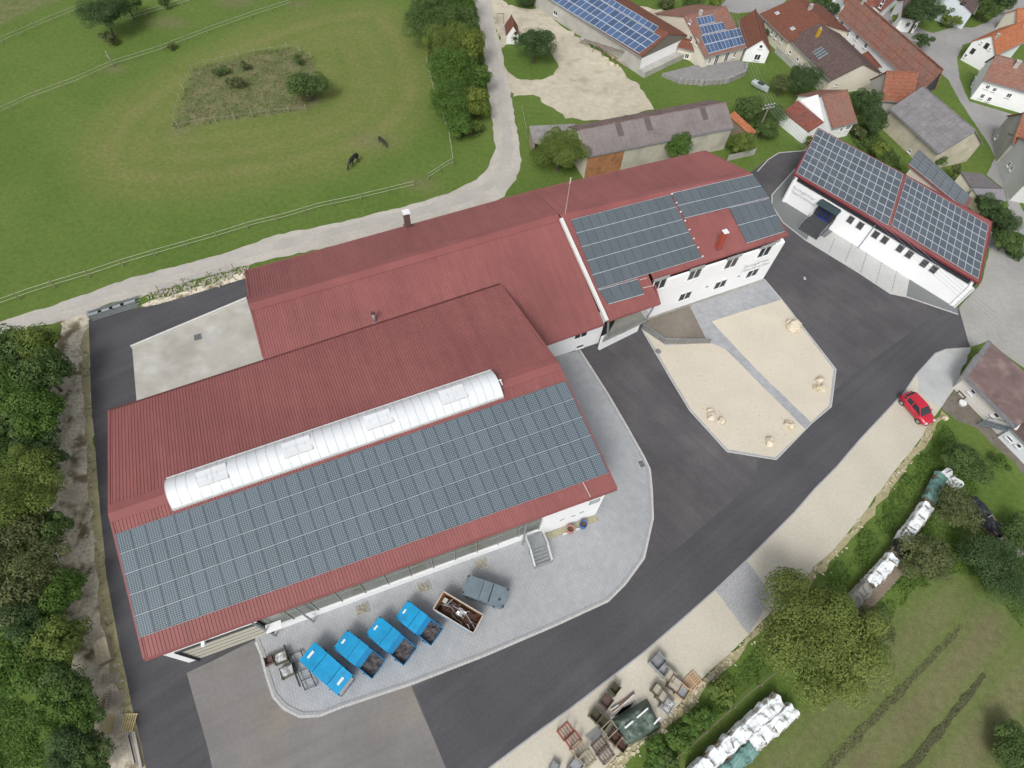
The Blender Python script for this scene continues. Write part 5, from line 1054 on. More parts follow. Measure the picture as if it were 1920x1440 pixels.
# growth nobody could count: verge herbs, rough paddock grass, undergrowth of the wood, hay swaths
def growth(name, label, px, n, hgt_, leaf, lm, seed, cat='undergrowth', clump=1.0, dense=False):
    pts = [G(*p) for p in px]; rg = np.random.default_rng(seed); P2 = np.array([(p.x, p.y) for p in pts]); lo, hi = P2.min(0), P2.max(0)
    xy = rg.uniform(lo, hi, (int(n * 3), 2)); s = sdf(xy[:, 0], xy[:, 1], pts)
    f = np.array([mnoise.noise(Vector((x * clump * .6, y * clump * .6, seed))) for x, y in xy])
    keep = (s + f * (.22 if dense else .8) > 0) & ((rg.uniform(-.6, .6, len(xy)) < f + .25) | dense); xy = xy[keep][:n]; f = f[keep][:n]; n = len(xy)
    h = hgt_ * np.clip((.7 if dense else .35) + f * (.5 if dense else 1.2), .12, 1.3) * rg.uniform(.2, 1, n)
    p = np.stack([xy[:, 0], xy[:, 1], h], 1); nrm = rg.normal(size=(n, 3)) * .6 + np.array([0, 0, .9]); nrm /= np.linalg.norm(nrm, axis=1)[:, None]
    t = np.cross(nrm, rg.normal(size=(n, 3))); t /= np.linalg.norm(t, axis=1)[:, None]; bt = np.cross(nrm, t); sz = leaf * rg.uniform(.5, 1.3, n)[:, None]
    V = np.stack([p - t * sz, p - bt * sz * .5, p + t * sz, p + bt * sz * .5], 1).reshape(-1, 3)
    me = bpy.data.meshes.new(name); me.vertices.add(4 * n); me.vertices.foreach_set('co', V.ravel().astype(np.float32)); me.loops.add(4 * n); me.loops.foreach_set('vertex_index', np.arange(4 * n, dtype=np.int32)); me.polygons.add(n); me.polygons.foreach_set('loop_start', np.arange(0, 4 * n, 4, dtype=np.int32)); me.update(calc_edges=True)
    a = me.attributes.new('tone', 'FLOAT', 'FACE'); a.data.foreach_set('value', np.clip(.5 + f * .5 + rg.normal(0, .2, n), 0, 1).astype(np.float32))
    tag(link(name, me, LM[lm]), label, cat, kind='stuff')
growth('verge_herbs', 'lush green herbs on the bank between gravel parking and wood rows', [(1200, 1440), (1300, 1335), (1400, 1235), (1500, 1140), (1560, 1075), (1600, 1030), (1650, 965), (1700, 890), (1745, 830), (1775, 800), (1800, 825), (1740, 905), (1680, 985), (1620, 1060), (1560, 1120), (1420, 1270), (1300, 1390), (1240, 1450)], 42000, .6, .11, 'lush', 3)
growth('wood_undergrowth', 'shady undergrowth under the trees of the left wood', [(0, 650), (80, 640), (85, 740), (80, 860), (70, 960), (85, 1060), (115, 1140), (125, 1230), (140, 1300), (170, 1380), (185, 1440), (100, 1440), (80, 1330), (40, 1280), (-60, 1250), (-60, 900), (-60, 660)], 18000, .7, .13, 'lush', 4)
growth('paddock_grass', 'tall rough grass inside the fenced paddock island', [(325, 243), (345, 175), (362, 130), (470, 100), (547, 90), (585, 105), (605, 190), (575, 207), (440, 225)], 5200, .35, .11, 'olive', 5)
growth('meadow_tufts', 'bright meadow grass in the lower left corner', [(-40, 1300), (30, 1290), (70, 1350), (95, 1440), (-40, 1460)], 7000, .35, .11, 'lush', 6)
growth('belt_undergrowth', 'green undergrowth below the tree belt by the track', [(790, 0), (890, 0), (905, 100), (915, 200), (900, 255), (850, 260), (820, 180), (800, 80)], 8000, .7, .18, 'mid', 8)
growth('garden_growth', 'mixed garden growth between cottage and slate barn', [(1590, 240), (1625, 225), (1650, 250), (1680, 290), (1690, 320), (1640, 300), (1600, 270)], 3500, .6, .16, 'mid', 9)
growth('bank_growth', 'leafy growth on the lane bank beside the white workshop', [(1830, 372), (1870, 385), (1915, 450), (1915, 500), (1880, 470), (1850, 420)], 4000, .7, .16, 'dark', 10)
growth('orchard_grass', 'longer grass around the wood rows in the orchard', [(1600, 1100), (1700, 1000), (1760, 900), (1800, 880), (1860, 960), (1920, 1040), (1920, 1180), (1830, 1080), (1740, 1080), (1660, 1170)], 9000, .35, .11, 'lush', 11)
growth('strip_weeds', 'sparse weeds on the pale soil strip beside the asphalt', [(125, 640), (165, 610), (172, 780), (184, 900), (196, 1040), (215, 1150), (232, 1240), (252, 1330), (262, 1400), (215, 1420), (185, 1300), (150, 1180), (125, 1080), (110, 960), (118, 830), (120, 720)], 1100, .2, .08, 'olive', 14)
for k, (a, b, sd_) in enumerate((((1806, 1172), (1530, 1462), 21), ((1846, 1265), (1685, 1466), 22))):
    dx, dy = 4.5, 3.5
    growth('hay_swath', ('upper', 'lower')[k] + ' dark swath of cut grass across the mown field', [(a[0] - dx, a[1] - dy), (a[0] + dx, a[1] + dy), (b[0] + dx + 5, b[1] + dy + 3), (b[0] - dx - 5, b[1] - dy - 3)], 14000, .13, .07, 'hay', sd_, 'hay', 1.2, True)
# ================================================================== THINGS
def tz(o, loc, yaw):      # local-frame thing placed and turned
    o.location = loc; o.rotation_euler = (0, 0, yaw); return o
def lpart(mb, name, m, parent, smooth=False):
    o = link(name, mb.mesh(name), m, None, smooth); o.parent = parent; return o
def axis(p0, p1, z):
    a, b = P(*p0, z), P(*p1, z); d = b - a; return Vector(((a.x + b.x) / 2, (a.y + b.y) / 2, 0)), math.atan2(d.y, d.x), math.hypot(d.x, d.y)
def crumple(lx, ly, nx, ny, amp, seed, z0=0., fold=None, edge=.0):
    """wrinkled sheet centred on the origin"""
    mb = MB(); vs = []
    for j in range(ny + 1):
        for i in range(nx + 1):
            x, y = lx * (i / nx - .5), ly * (j / ny - .5); n = mnoise.fractal(Vector((x * 1.7, y * 1.7, seed)), 1., 2., 4) * amp
            e = max(abs(y) / (ly / 2) - .72, 0) / .28; vs.append((x, y * (1 - .05 * n), z0 + n - e * e * edge))
    return mb.add(vs, [(j * (nx + 1) + i, j * (nx + 1) + i + 1, (j + 1) * (nx + 1) + i + 1, (j + 1) * (nx + 1) + i) for j in range(ny) for i in range(nx)])
# ---- waste containers on the apron
def hull(L, W_, Hh, tb=.16, th=.05):
    mb = MB()
    o = [(-L / 2, -W_ / 2), (L / 2, -W_ / 2), (L / 2, W_ / 2), (-L / 2, W_ / 2)]
    k = lambda p, f, g: (p[0] * f, p[1] * g)
    bot = [(*k(p, 1 - tb, .94), .12) for p in o]; top = [(*p, Hh) for p in o]; ti = [(p[0] * (1 - 2 * th / L), p[1] * (1 - 2 * th / W_), Hh) for p in o]; bi = [(*k(p, 1 - tb - .03, .9), .17) for p in o]
    fs = [(i, (i + 1) % 4, 4 + (i + 1) % 4, 4 + i) for i in range(4)] + [(4 + i, 4 + (i + 1) % 4, 8 + (i + 1) % 4, 8 + i) for i in range(4)] + [(8 + i, 8 + (i + 1) % 4, 12 + (i + 1) % 4, 12 + i) for i in range(4)] + [(3, 2, 1, 0), (12, 13, 14, 15)]
    return mb.add(bot + top + ti + bi, fs)
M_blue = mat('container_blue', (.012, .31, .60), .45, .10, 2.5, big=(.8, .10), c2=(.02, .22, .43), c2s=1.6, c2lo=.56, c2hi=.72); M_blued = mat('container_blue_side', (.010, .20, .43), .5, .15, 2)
M_swarf = mat('metal_swarf', (.095, .085, .09), .8, .5, 7, bump=1., bscale=12)
def bin_common(t, L, W_, Hh, m):
    lpart(hull(L, W_, Hh), 'hull', m, t)
    for sx in (-1, 1):
        for sy in (-1, 1): lpart(MB().tube((sx * L * .27, sy * W_ * .49, Hh * .62), (sx * L * .27, sy * (W_ * .49 + .14), Hh * .62), .06, .06, 8), 'lifting_lug', M_dark, t)
    for sx in (-.3, 0, .3): lpart(MB().box(sx * L - .04, sx * L + .04, -W_ / 2 - .05, W_ / 2 + .05, .15, Hh * .5), 'stiffener', m, t)
    for sy in (-1, 1): lpart(MB().box(-L * .4, L * .4, sy * W_ * .33 - .05, sy * W_ * .33 + .05, 0, .14), 'skid', M_dark, t)
def lid(mb, x0, x1, z0, z1, W_, th=.05):
    mb.slab([(x0, -W_ / 2 - .02, z0), (x1, -W_ / 2 - .02, z1), (x1, W_ / 2 + .02, z1), (x0, W_ / 2 + .02, z0)], th); return mb
GB = 'blue waste containers in a row on the apron'
def half_bin(label, p0, p1, W_, seed):
    c, yaw, L = axis(p0, p1, 1.5); t = tz(thing('waste_container', label, 'container', c, GB, True), c, yaw); Hh = 1.38
    bin_common(t, L, W_, Hh, M_blued)
    lpart(lid(MB(), -L / 2 - .03, -L * .15, Hh + .05, Hh + .13, W_), 'lid', M_blue, t); lpart(lid(MB(), -L * .15 + .03, L * .06, Hh + .13, Hh + .10, W_), 'lid', M_blue, t)
    lpart(lid(MB(), L * .06, L * .17, Hh + .10, Hh - .12, W_ - .06), 'lid', M_blued, t)
    for s in (-1, 1): lpart(MB().box(-L / 2, L * .06, s * W_ / 2 - .03, s * W_ / 2 + .03, Hh - .02, Hh + .1), 'lid_side', M_blued, t)
    for a, b in (((-.5, -.5), (-.46, -.46)), ((-.5, .46), (-.46, .5))): lpart(MB().box(L * a[0], L * b[0], W_ * a[1], W_ * b[1], Hh + .06, Hh + .14), 'hinge_block', M_dark, t)
    lpart(MB().box(-L * .44, -L * .40, -W_ * .12, W_ * .12, Hh + .085, Hh + .10), 'label_plate', M_frame, t)
    f = crumple(L * .33, W_ * .9, 14, 12, .22, seed, 1.0); o = lpart(f, 'swarf', M_swarf, t); o.location = (L * .32, 0, 0)
half_bin('second blue container from the left, half open with dark swarf', (638, 1198), (710, 1255.5), 1.62, 1)
half_bin('third blue container from the left with brownish swarf in its open end', (699, 1172), (769.5, 1231), 1.66, 2)
half_bin('rightmost blue container, half open, next to the rusty scrap bin', (753, 1142), (820, 1194), 1.62, 3)
c, yaw, L = axis((575.5, 1221), (649, 1286.5), 1.5); Wb = 1.66; Hh = 1.38
t = tz(thing('waste_container', 'leftmost blue container, fully closed by three lid panels', 'container', c, GB, True), c, yaw); bin_common(t, L, Wb, Hh, M_blued)
for x0, x1, z0, z1 in ((-.51, -.17, .05, .20), (-.16, .20, .20, .20), (.21, .47, .20, .04)): lpart(lid(MB(), L * x0, L * x1, Hh + z0, Hh + z1, Wb), 'lid', M_blue, t)
for x in (-.40, .36): lpart(MB().box(L * x - .1, L * x + .1, -.32, .32, Hh + .14, Hh + .17), 'label_plate', M_frame, t)
lpart(MB().box(L * .47, L * .52, -Wb * .42, Wb * .42, Hh - .12, Hh + .03), 'front_flap', M_galv, t)
mb = MB(); [mb.bar((L * x, y, Hh + .1), (L * x2, y2, Hh + .1), .05) for x, y, x2, y2 in ((.5, -.8, .55, -.7), (.55, -.7, .55, .7), (.55, .7, .5, .8))]; lpart(mb, 'lock_bar', M_dark, t)
# rusty open bin with scrap
c, yaw, L = axis((822, 1125), (897, 1170), 1.5); Wb = 1.62; t = tz(thing('scrap_container', 'open rusty container full of scrap metal between blue and grey ones', 'container', c, None, True), c, yaw)
lpart(hull(L, Wb, 1.42), 'hull', mat('rusty_inside', (.30, .135, .05), .85, .3, 2, c2=(.10, .06, .04), c2s=1.2, c2lo=.45, c2hi=.6), t)
mb = MB()
for a, b in (((-.5, -.5), (.5, -.5)), ((.5, -.5), (.5, .5)), ((.5, .5), (-.5, .5)), ((-.5, .5), (-.5, -.5))): mb.bar((L * a[0], Wb * a[1], 1.45), (L * b[0], Wb * b[1], 1.45), .09, .08)
lpart(mb, 'rim', mat('pale_rim', (.52, .47, .42), .7, .15, 3), t)
lpart(MB().box(-L * .44, L * .44, -Wb * .52, -Wb * .505, .4, 1.3), 'side_sheet', mat('faded_blue', (.20, .33, .45), .6, .15), t)
for k in range(46):
    x, y = R.uniform(-.30, .42) * L, R.uniform(-.36, .36) * Wb; a = R.gauss(.15, .5); l = R.uniform(.4, 1.5); z = R.uniform(.8, 1.25)
    dv = Vector((math.cos(a), math.sin(a), R.uniform(-.15, .15))) * l / 2; p = Vector((x, y, z)); lim = lambda q: Vector((min(max(q.x, -.43 * L), .45 * L), min(max(q.y, -.4 * Wb), .4 * Wb), q.z))
    lpart(MB().bar(lim(p - dv), lim(p + dv), R.uniform(.03, .10), R.uniform(.02, .06)), 'scrap_bar', M_rust if R.random() < .75 else M_galv, t)
o = lpart(crumple(.75, .6, 10, 8, .25, 9, 1.32), 'foil_scrap', mat('silver_foil', (.75, .77, .78), .25, .1, metal=.7), t, False); o.location = (L * .06, .1, 0)
o = lpart(crumple(L * .78, Wb * .8, 16, 10, .25, 12, .85), 'scrap_bed', M_rust, t)
lpart(MB().box(-L * .42, -L * .33, Wb * .05, Wb * .3, 1.0, 1.3), 'board_scrap', M_conc, t)
# grey closed container
c, yaw, L = axis((871, 1094.5), (950, 1122), 1.5); Wb = 1.62; M_gc = mat('container_grey', (.155, .20, .235), .55, .10, 1.2, big=(.8, .12)); t = tz(thing('closed_container', 'grey closed container at the right end of the container row', 'container', c, None, True), c, yaw)
bin_common(t, L, Wb, 1.38, M_gc)
for x0, x1, z0, z1 in ((-.5, -.1, .04, .16), (-.09, .12, .16, .17), (.14, .5, .17, .04)): lpart(lid(MB(), L * x0, L * x1, 1.38 + z0, 1.38 + z1, Wb), 'lid', M_gc, t)
for sx in (-.47, .47):
    for sy in (-.44, .44): lpart(MB().box(L * sx - .07, L * sx + .07, Wb * sy - .07, Wb * sy + .07, 1.40, 1.52), 'corner_lug', M_dark, t)
lpart(MB().box(L * .33, L * .38, -Wb * .22, -Wb * .12, 1.5, 1.54), 'handle', M_dark, t)
# ---- crates, frames, pallets
def crate(label, px, d, l, w, h, m, fill=None, top=None, name='crate', cat='crate', legs=.12, group=None, seed=0, slat=True):
    c = G(*px, h); yaw = math.atan2(HU.y, HU.x) + d; t = tz(thing(name, label, cat, c, group, True), c, yaw)
    lpart(MB().box(-l / 2, l / 2, -w / 2, w / 2, legs, legs + .05), 'floor', m, t)
    for sx in (-1, 1):
        for sy in (-1, 1): lpart(MB().box(sx * l / 2 - .04, sx * l / 2 + .04, sy * w / 2 - .04, sy * w / 2 + .04, 0, h + .03), 'post', m, t)
    n = 3 if slat else 1
    for k in range(n):
        z0 = legs + .06 + (h - legs - .06) * k / n; z1 = z0 + (h - legs - .06) / n * (.8 if slat else 1)
        for sy in (-1, 1): lpart(MB().box(-l / 2, l / 2, sy * w / 2 - .015, sy * w / 2 + .015, z0, z1), 'side_board', m, t)
        for sx in (-1, 1): lpart(MB().box(sx * l / 2 - .015, sx * l / 2 + .015, -w / 2, w / 2, z0, z1), 'side_board', m, t)
    if fill: lpart(crumple(l * .92, w * .92, 8, 8, .16 if top is None else top, seed + 3, h * (.82 if fill in (M_silver, M_sack) else .5)), 'contents', fill, t)
    return t
M_olive = mat('olive_paint', (.115, .115, .065), .7, .2, 3); M_olived = mat('olive_dark', (.07, .065, .04), .8, .2, 3); M_brownp = mat('brown_paint', (.13, .085, .075), .7, .15, 3)
M_silver = mat('silver_scrap', (.45, .46, .47), .4, .7, 9, metal=.4, bump=1, bscale=14); M_sack = mat('beige_sack', (.42, .38, .31), .9, .12, 3); M_gpan = mat('grey_panel', (.30, .315, .33), .6, .1, 2); M_tan = mat('tan_paint', (.34, .30, .21), .7, .15, 3); M_redp = mat('red_oxide', (.28, .075, .05), .7, .15, 3)
crate('olive crate of silver scrap, upper of two left of the containers', (525, 1232), .05, .95, .78, .75, M_olive, M_silver)
crate('olive crate of silver scrap, lower of two left of the containers', (537, 1258), .1, .95, .78, .75, M_olive, M_silver, seed=4)
crate('small brown box at the left corner of the apron', (503, 1238), .1, .6, .6, .6, M_brownp, M_brownp, .02, 'box', 'box', slat=False)
t = thing('steel_trolley', 'long bare steel trolley frame beside the leftmost blue container', 'trolley', G(572, 1262)); a, b = G(556, 1225), G(584, 1290)
for off in (-.42, .42): MB().bar(a + HU * off + UP * .35, b + HU * off + UP * .35, .07).build('side_rail', M_dark, t)
for k in range(5): p = a.lerp(b, k / 4); MB().bar(p - HU * .42 + UP * .35, p + HU * .42 + UP * .35, .05).build('cross_bar', M_dark, t)
for p in (a, b):
    for off in (-.42, .42): MB().bar(p + HU * off, p + HU * off + UP * .4, .06).build('leg', M_dark, t)
MB().bar(a - HU * .42, a - HU * .42 + UP * 1.0, .05).build('handle', M_dark, t)
tag(MB().bar(G(533, 1210) + UP * .12, G(563, 1288) + UP * .12, .07).build('steel_bar', M_dark), 'long thin steel bar lying beside the scrap crates', 'bar')
CR = ((1235, 1240, .0, 1.15, .85, .8, M_gpan, mat('grey_mesh_fill', (.25, .26, .27), .7, .2, 6), 'large pale grey crate at the upper end of the junk row'), (1246, 1257, .1, .8, .62, .7, M_gpan, M_gpan, 'small grey crate just below the large pale crate'),
      (1258, 1266, .2, .85, .75, .7, M_tan, M_sack, 'tan crate with a beige sack, smaller of the two by the pallet'), (1267, 1282, .2, 1.0, .9, .75, M_brownp, M_sack, 'brown crate with a large beige sack beside the pallet'), (1281, 1297, .15, 1.0, .8, .7, M_newwood, M_gpan, 'orange wooden crate with a blue grey lid below the pallet'),
      (1234, 1293, .1, .75, .65, .75, M_olive, M_sack, 'olive crate with beige sack, upper of the pair left of the brown crate'), (1243, 1305, .1, .8, .7, .75, M_olive, M_sack, 'olive crate with beige sack, lower of the pair left of the brown crate'), (1252, 1322, .15, .9, .8, .7, M_gpan, M_silver, 'grey crate heaped with silver scrap above the green tarp'),
      (1154, 1291, .1, .75, .62, .75, M_olive, M_olived, 'single olive crate nearest the road at the junk yard'), (1138, 1315, .1, .85, .75, .75, M_brownp, M_brownp, 'rusty brown crate beside the loose beam'), (1118, 1341, .1, .8, .7, .75, M_olive, M_olived, 'olive crate left of the green tarp, nearer the road'), (1133, 1355, .1, .8, .7, .75, M_olive, M_olived, 'olive crate left of the green tarp, nearer the heap'),
      (1153, 1382, .1, .8, .75, .75, M_brownp, M_rust, 'dark brown crate below the tarp corner'), (1168, 1398, .1, .8, .7, .75, M_tan, M_rust, 'tan crate with rusty contents at the hedge'), (1080, 1438, .1, 1.0, .8, .6, M_gpan, M_gpan, 'grey crate at the bottom edge below the red frames'), (1040, 1440, .3, .7, .6, .5, M_gpan, M_gpan, 'small grey box at the bottom edge'))
for i, k in enumerate(CR): crate(k[8], (k[0], k[1]), k[2] + .35, k[3], k[4], k[5], k[6], k[7], .05 if k[7] not in (M_silver,) else .16, seed=i, slat=k[6] not in (M_gpan,), group='crates at the junk yard')
def rack(label, px, m, l=1.0, w=.8, h=.9, d=.3):
    c = G(*px, h); t = tz(thing('steel_rack', label, 'rack', c, 'empty steel racks at the junk yard', True), c, math.atan2(HU.y, HU.x) + d); e = .035
    for sx in (-1, 1):
        for sy in (-1, 1): lpart(MB().bar((sx * l / 2, sy * w / 2, 0), (sx * l / 2, sy * w / 2, h), .06), 'post', m, t)
        for z in (.15, h): lpart(MB().bar((sx * l / 2, -w / 2, z), (sx * l / 2, w / 2, z), .06), 'rail', m, t)
    for sy in (-1, 1):
        for z in (.15, h): lpart(MB().bar((-l / 2, sy * w / 2, z), (l / 2, sy * w / 2, z), .06), 'rail', m, t)
    for k in (-.25, 0, .25): lpart(MB().bar((l * k, -w / 2, .15), (l * k, w / 2, .15), .04), 'slat', m, t)
for px, m, lb in (((1062, 1371), M_redp, 'red oxide steel rack, upper of two, near the road kerb'), ((1076, 1387), M_redp, 'red oxide steel rack, lower of two, near the road kerb'), ((1086, 1406), M_tan, 'tan steel rack below the red racks'), ((1103, 1424), M_tan, 'tan steel rack lowest in its column at the bottom edge'), ((1127, 1398), M_brownp, 'brown steel rack between tan racks and dark crates'), ((1137, 1415), M_brownp, 'brown steel rack near the hedge at the bottom'), ((1143, 1367), M_tan, 'tan rack squeezed between olive and dark crates')): rack(lb, px, m)
t = thing('profile_bundle', 'bundle of grey steel profiles between red racks and olive crates', 'steel', G(1112, 1376))
for k in range(6): a, b = G(1098 + k * 3, 1381 + k * 2.4), G(1120 + k * 3, 1363 + k * 2.4); MB().bar(a + UP * (.08 + .02 * (k % 2)), b + UP * (.08 + .02 * (k % 2)), .08).build('profile', M_gpan, t)
t = thing('beam_pile', 'rusty beam and white offcuts lying above the green tarp', 'scrap', G(1167, 1318))
MB().bar(G(1147, 1333) + UP * .14, G(1188, 1300) + UP * .14, .16, .2).build('beam', mat('rusty_brown', (.16, .10, .08), .85, .2), t)
for a, b in (((1144, 1332), (1158, 1322)), ((1168, 1320), (1180, 1310)), ((1180, 1309), (1187, 1303))): MB().bar(G(*a) + UP * .28, G(*b) + UP * .28, .07).build('offcut', M_frame, t)
for k in range(5): MB().bar(G(1148 + 6 * k, 1345 - 1 * k) + UP * .06, G(1170 + 5 * k, 1326 - 3 * k) + UP * .06, .22, .05).build('board', mat('grey_board', (.26, .25, .25), .9, .15), t)
# green tarp heap
tp_ = thing('tarp_heap', 'large heap under a dark green tarpaulin at the junk yard', 'heap', G(1200, 1352)); c0, yaw, _ = axis((1160, 1378), (1232, 1335), .8)
mb = MB(); nx, ny = 26, 20; vs = []
for j in range(ny + 1):
    for i in range(nx + 1):
        x, y = 3.5 * (i / nx - .5), 2.2 * (j / ny - .5); ed = max(abs(x) / 1.75, abs(y) / 1.1) + .08 * mnoise.noise(Vector((x, y, 7.))); n = mnoise.fractal(Vector((x * 1.3, y * 1.3, 4.)), 1., 2., 4)
        z = (1.0 + .22 * n) * (1 - max(ed - .68, 0) ** 1.2 / .32 ** 1.2 * .98); rx = x * (1 + .06 * n); vs.append(c0 + Vector((math.cos(yaw) * rx - math.sin(yaw) * y, math.sin(yaw) * rx + math.cos(yaw) * y, max(z, .03))))
mb.add(vs, [(j * (nx + 1) + i, j * (nx + 1) + i + 1, (j + 1) * (nx + 1) + i + 1, (j + 1) * (nx + 1) + i) for j in range(ny) for i in range(nx)]); mb.build('tarpaulin', mat('green_tarp', (.085, .120, .098), .45, .2, 1.5, big=(.8, .2)), tp_)
for a, b in (((1194, 1346), (1215, 1328)), ((1226, 1358), (1238, 1345)), ((1172, 1365), (1187, 1352))): MB().bar(P(*a, 1.2), P(*b, 1.2), .12, .06).build('white_batten', M_frame, tp_)
def pallet(label, px, d, m, l=1.2, w=.85, tilt=0.):
    c = G(*px); t = tz(thing('pallet', label, 'pallet', c, 'wooden pallets lying about', True), c + UP * (.02 + abs(math.sin(tilt)) * w / 2), d); t.rotation_euler = (tilt, 0, d)
    for k in range(6): lpart(MB().box(-l / 2, l / 2, -w / 2 + w * k / 5.6, -w / 2 + w * (k + .6) / 5.6, .12, .15), 'slat', m, t)
    for x in (-.45, 0, .45): lpart(MB().box(l * x - .05, l * x + .05, -w / 2, w / 2, 0, .119), 'runner', m, t)
pallet('fresh orange pallet at the upper edge of the junk yard', (1298, 1277), .75, mat('pallet_orange', (.56, .38, .24), .8, .12, 5), 1.25, 1.05)
pallet('grey pallet half sunk in soil below the long wooden box', (208, 1272), .2, mat('grey_pallet_wood', (.42, .37, .31), .9, .2, 6), 1.25, .7)
pallet('grey weathered pallet in the middle of the soil strip', (215, 1310), .25, mat('grey_pallet_wood', (.42, .37, .31), .9, .2, 6), 1.2, 1.0)
M_ypal = mat('pallet_yellow', (.60, .50, .26), .85, .2, 5)
pallet('small yellow pallet nearest the left wood', (208, 1357), 1.4, M_ypal, 1.1, .75, .15)
pallet('grey pallet leaning between the two yellow ones', (225, 1358), 1.75, mat('grey_pallet_wood', (.42, .37, .31), .9, .2, 6), 1.3, .6, .35)
pallet('large yellow pallet nearest the asphalt', (243, 1355), 1.65, M_ypal, 1.25, .95)
t = thing('wooden_box', 'long weathered wooden box on the soil strip beside the hall corner', 'box', G(197, 1221)); a, b = G(193, 1200), G(203, 1243); d = (b - a).normalized(); s_ = Vector((-d.y, d.x, 0))
for k in range(5): MB().obox((a + b) / 2 + s_ * (k - 2) * .2 + UP * .62, d * ((b - a).length / 2), s_ * .095, UP * .02).build('lid_board', mat('box_board_%d' % (k % 2), [(.46, .40, .26), (.40, .36, .30)][k % 2], .9, .2, 5), t)
for k in (-1, 1):
    MB().obox((a + b) / 2 + s_ * k * .48 + UP * .3, d * ((b - a).length / 2), s_ * .02, UP * .3).build('side', M_wood, t); MB().obox((a + b) / 2 + d * k * (b - a).length / 2 + UP * .3, d * .02, s_ * .46, UP * .3).build('end', M_wood, t)
t = thing('board_stack', 'stack of grey boards at the bottom of the soil strip', 'boards', G(252, 1405))
for k in range(9): x = 240 + (k % 3) * 6; p = G(x, 1372 + 5 * (k % 2)); q = G(x + 14, 1432 + 4 * (k % 3)); MB().bar(p + UP * (.06 + .07 * (k // 3)), q + UP * (.06 + .07 * (k // 3)), .24, .05).build('board', M_wood if k % 2 else M_conc, t)
# ---- light wells, planting strip, pots, stairs at the hall front
for px, lb in (((903, 1058), 'stone filled light well by the hall wall, nearest the steel stairs'), ((795, 1101), 'stone filled light well by the hall wall behind the scrap container'), ((680, 1142), 'stone filled light well by the hall wall above the second container')):
    c = G(*px); t = thing('light_well', lb, 'light well', c)
    for sx, sy, lx, ly in ((-1, 0, .04, .42), (1, 0, .04, .42), (0, -1, .5, .04), (0, 1, .5, .04)): MB().obox(c + HU * sx * .5 + HV * sy * .4 + UP * .09, HU * lx, HV * ly, UP * .05).build('edge', M_conc, t)
    mb = MB()
    for k in range(46):
        p = c + HU * R.uniform(-.42, .42) + HV * R.uniform(-.32, .32) + UP * .1; r_ = R.uniform(.05, .11); vs = [Vector((R.gauss(0, 1), R.gauss(0, 1), R.gauss(0, 1))).normalized() * r_ for _ in range(0)]
        mb.obox(p, Vector((R.uniform(.5, 1), R.uniform(-.4, .4), 0)) * r_, Vector((R.uniform(-.4, .4), R.uniform(.5, 1), 0)) * r_, UP * r_ * .6)
    mb.build('stones', mat('well_stone', (.34, .32, .25), .95, .3, 8), t)['kind'] = 'stuff'
ps = [H(31.6, -.1), H(37.0, -.1), H(37.0, -.75), H(31.6, -.75)]
structure(MB().prism([(p.x, p.y) for p in ps], .07, .095).build('planting_strip', mat('strip_gravel', (.36, .34, .24), .95, .2, 5)))
for px, m, lb in (((1069, 994), mat('pink_barrel', (.50, .20, .20), .5, .1), 'pink barrel planter against the white end of the hall'), ((1093, 985), mat('blue_barrel', (.05, .13, .36), .45, .1), 'blue barrel planter against the white end of the hall')):
    c = G(*px, .4); t = thing('barrel_planter', lb, 'planter', c)
    prof = [(.26, .08), (.33, .25), (.36, .5), (.34, .8), (.36, .86), (.31, .86), (.29, .62)]; mb = MB(); n = 20; vs = [c + Vector((math.cos(6.2832 * i / n) * r_, math.sin(6.2832 * i / n) * r_, z)) for r_, z in prof for i in range(n)]
    mb.add(vs, [(k * n + i, k * n + (i + 1) % n, (k + 1) * n + (i + 1) % n, (k + 1) * n + i) for k in range(len(prof) - 1) for i in range(n)] + [tuple(range(n - 1, -1, -1))]); mb.build('barrel', m, t, True)
    MB().tube(c + UP * .55, c + UP * .66, .3, .3, 16).build('soil', mat('pot_soil', (.11, .085, .045), .95, .3, 8), t)
    for k in range(3): MB().tube(c + HU * (-.42 - .12 * k) - HV * .1 + UP * .08, c + HU * (-.42 - .12 * k) - HV * .1 + UP * .3, .05, .07, 8).build('small_pot', M_frame, t)
t = thing('steel_stairs', 'galvanised steel stairs with handrails at the hall front', 'stairs', G(1010, 1035)); A_ = G(1003, 1012, 1.2); s0 = hs_(A_)[0]
MB().obox(H(s0, -.75, 1.2), HU * .8, HV * .6, UP * .03).build('landing', M_galv, t)
for k in range(5): MB().obox(H(s0, -1.5 - .28 * k, 1.0 - .2 * k), HU * .8, HV * .13, UP * .02).build('tread', M_galv, t)
for sx in (-.82, .82):
    MB().bar(H(s0 + sx, -1.35, 1.15), H(s0 + sx, -2.75, .1), .05, .22).build('stringer', M_galv, t)
    for z in (.5, 1.0): MB().bar(H(s0 + sx, -.15, 1.2 + z), H(s0 + sx, -1.35, 1.2 + z), .045).build('handrail', M_frame, t); MB().bar(H(s0 + sx, -1.35, 1.2 + z), H(s0 + sx, -2.75, .1 + z), .045).build('handrail', M_frame, t)
    for v_, zb in ((-.2, 1.2), (-1.35, 1.2), (-2.75, .1)): MB().bar(H(s0 + sx, v_, 0.07), H(s0 + sx, v_, zb + 1.0), .05).build('post', M_galv, t)
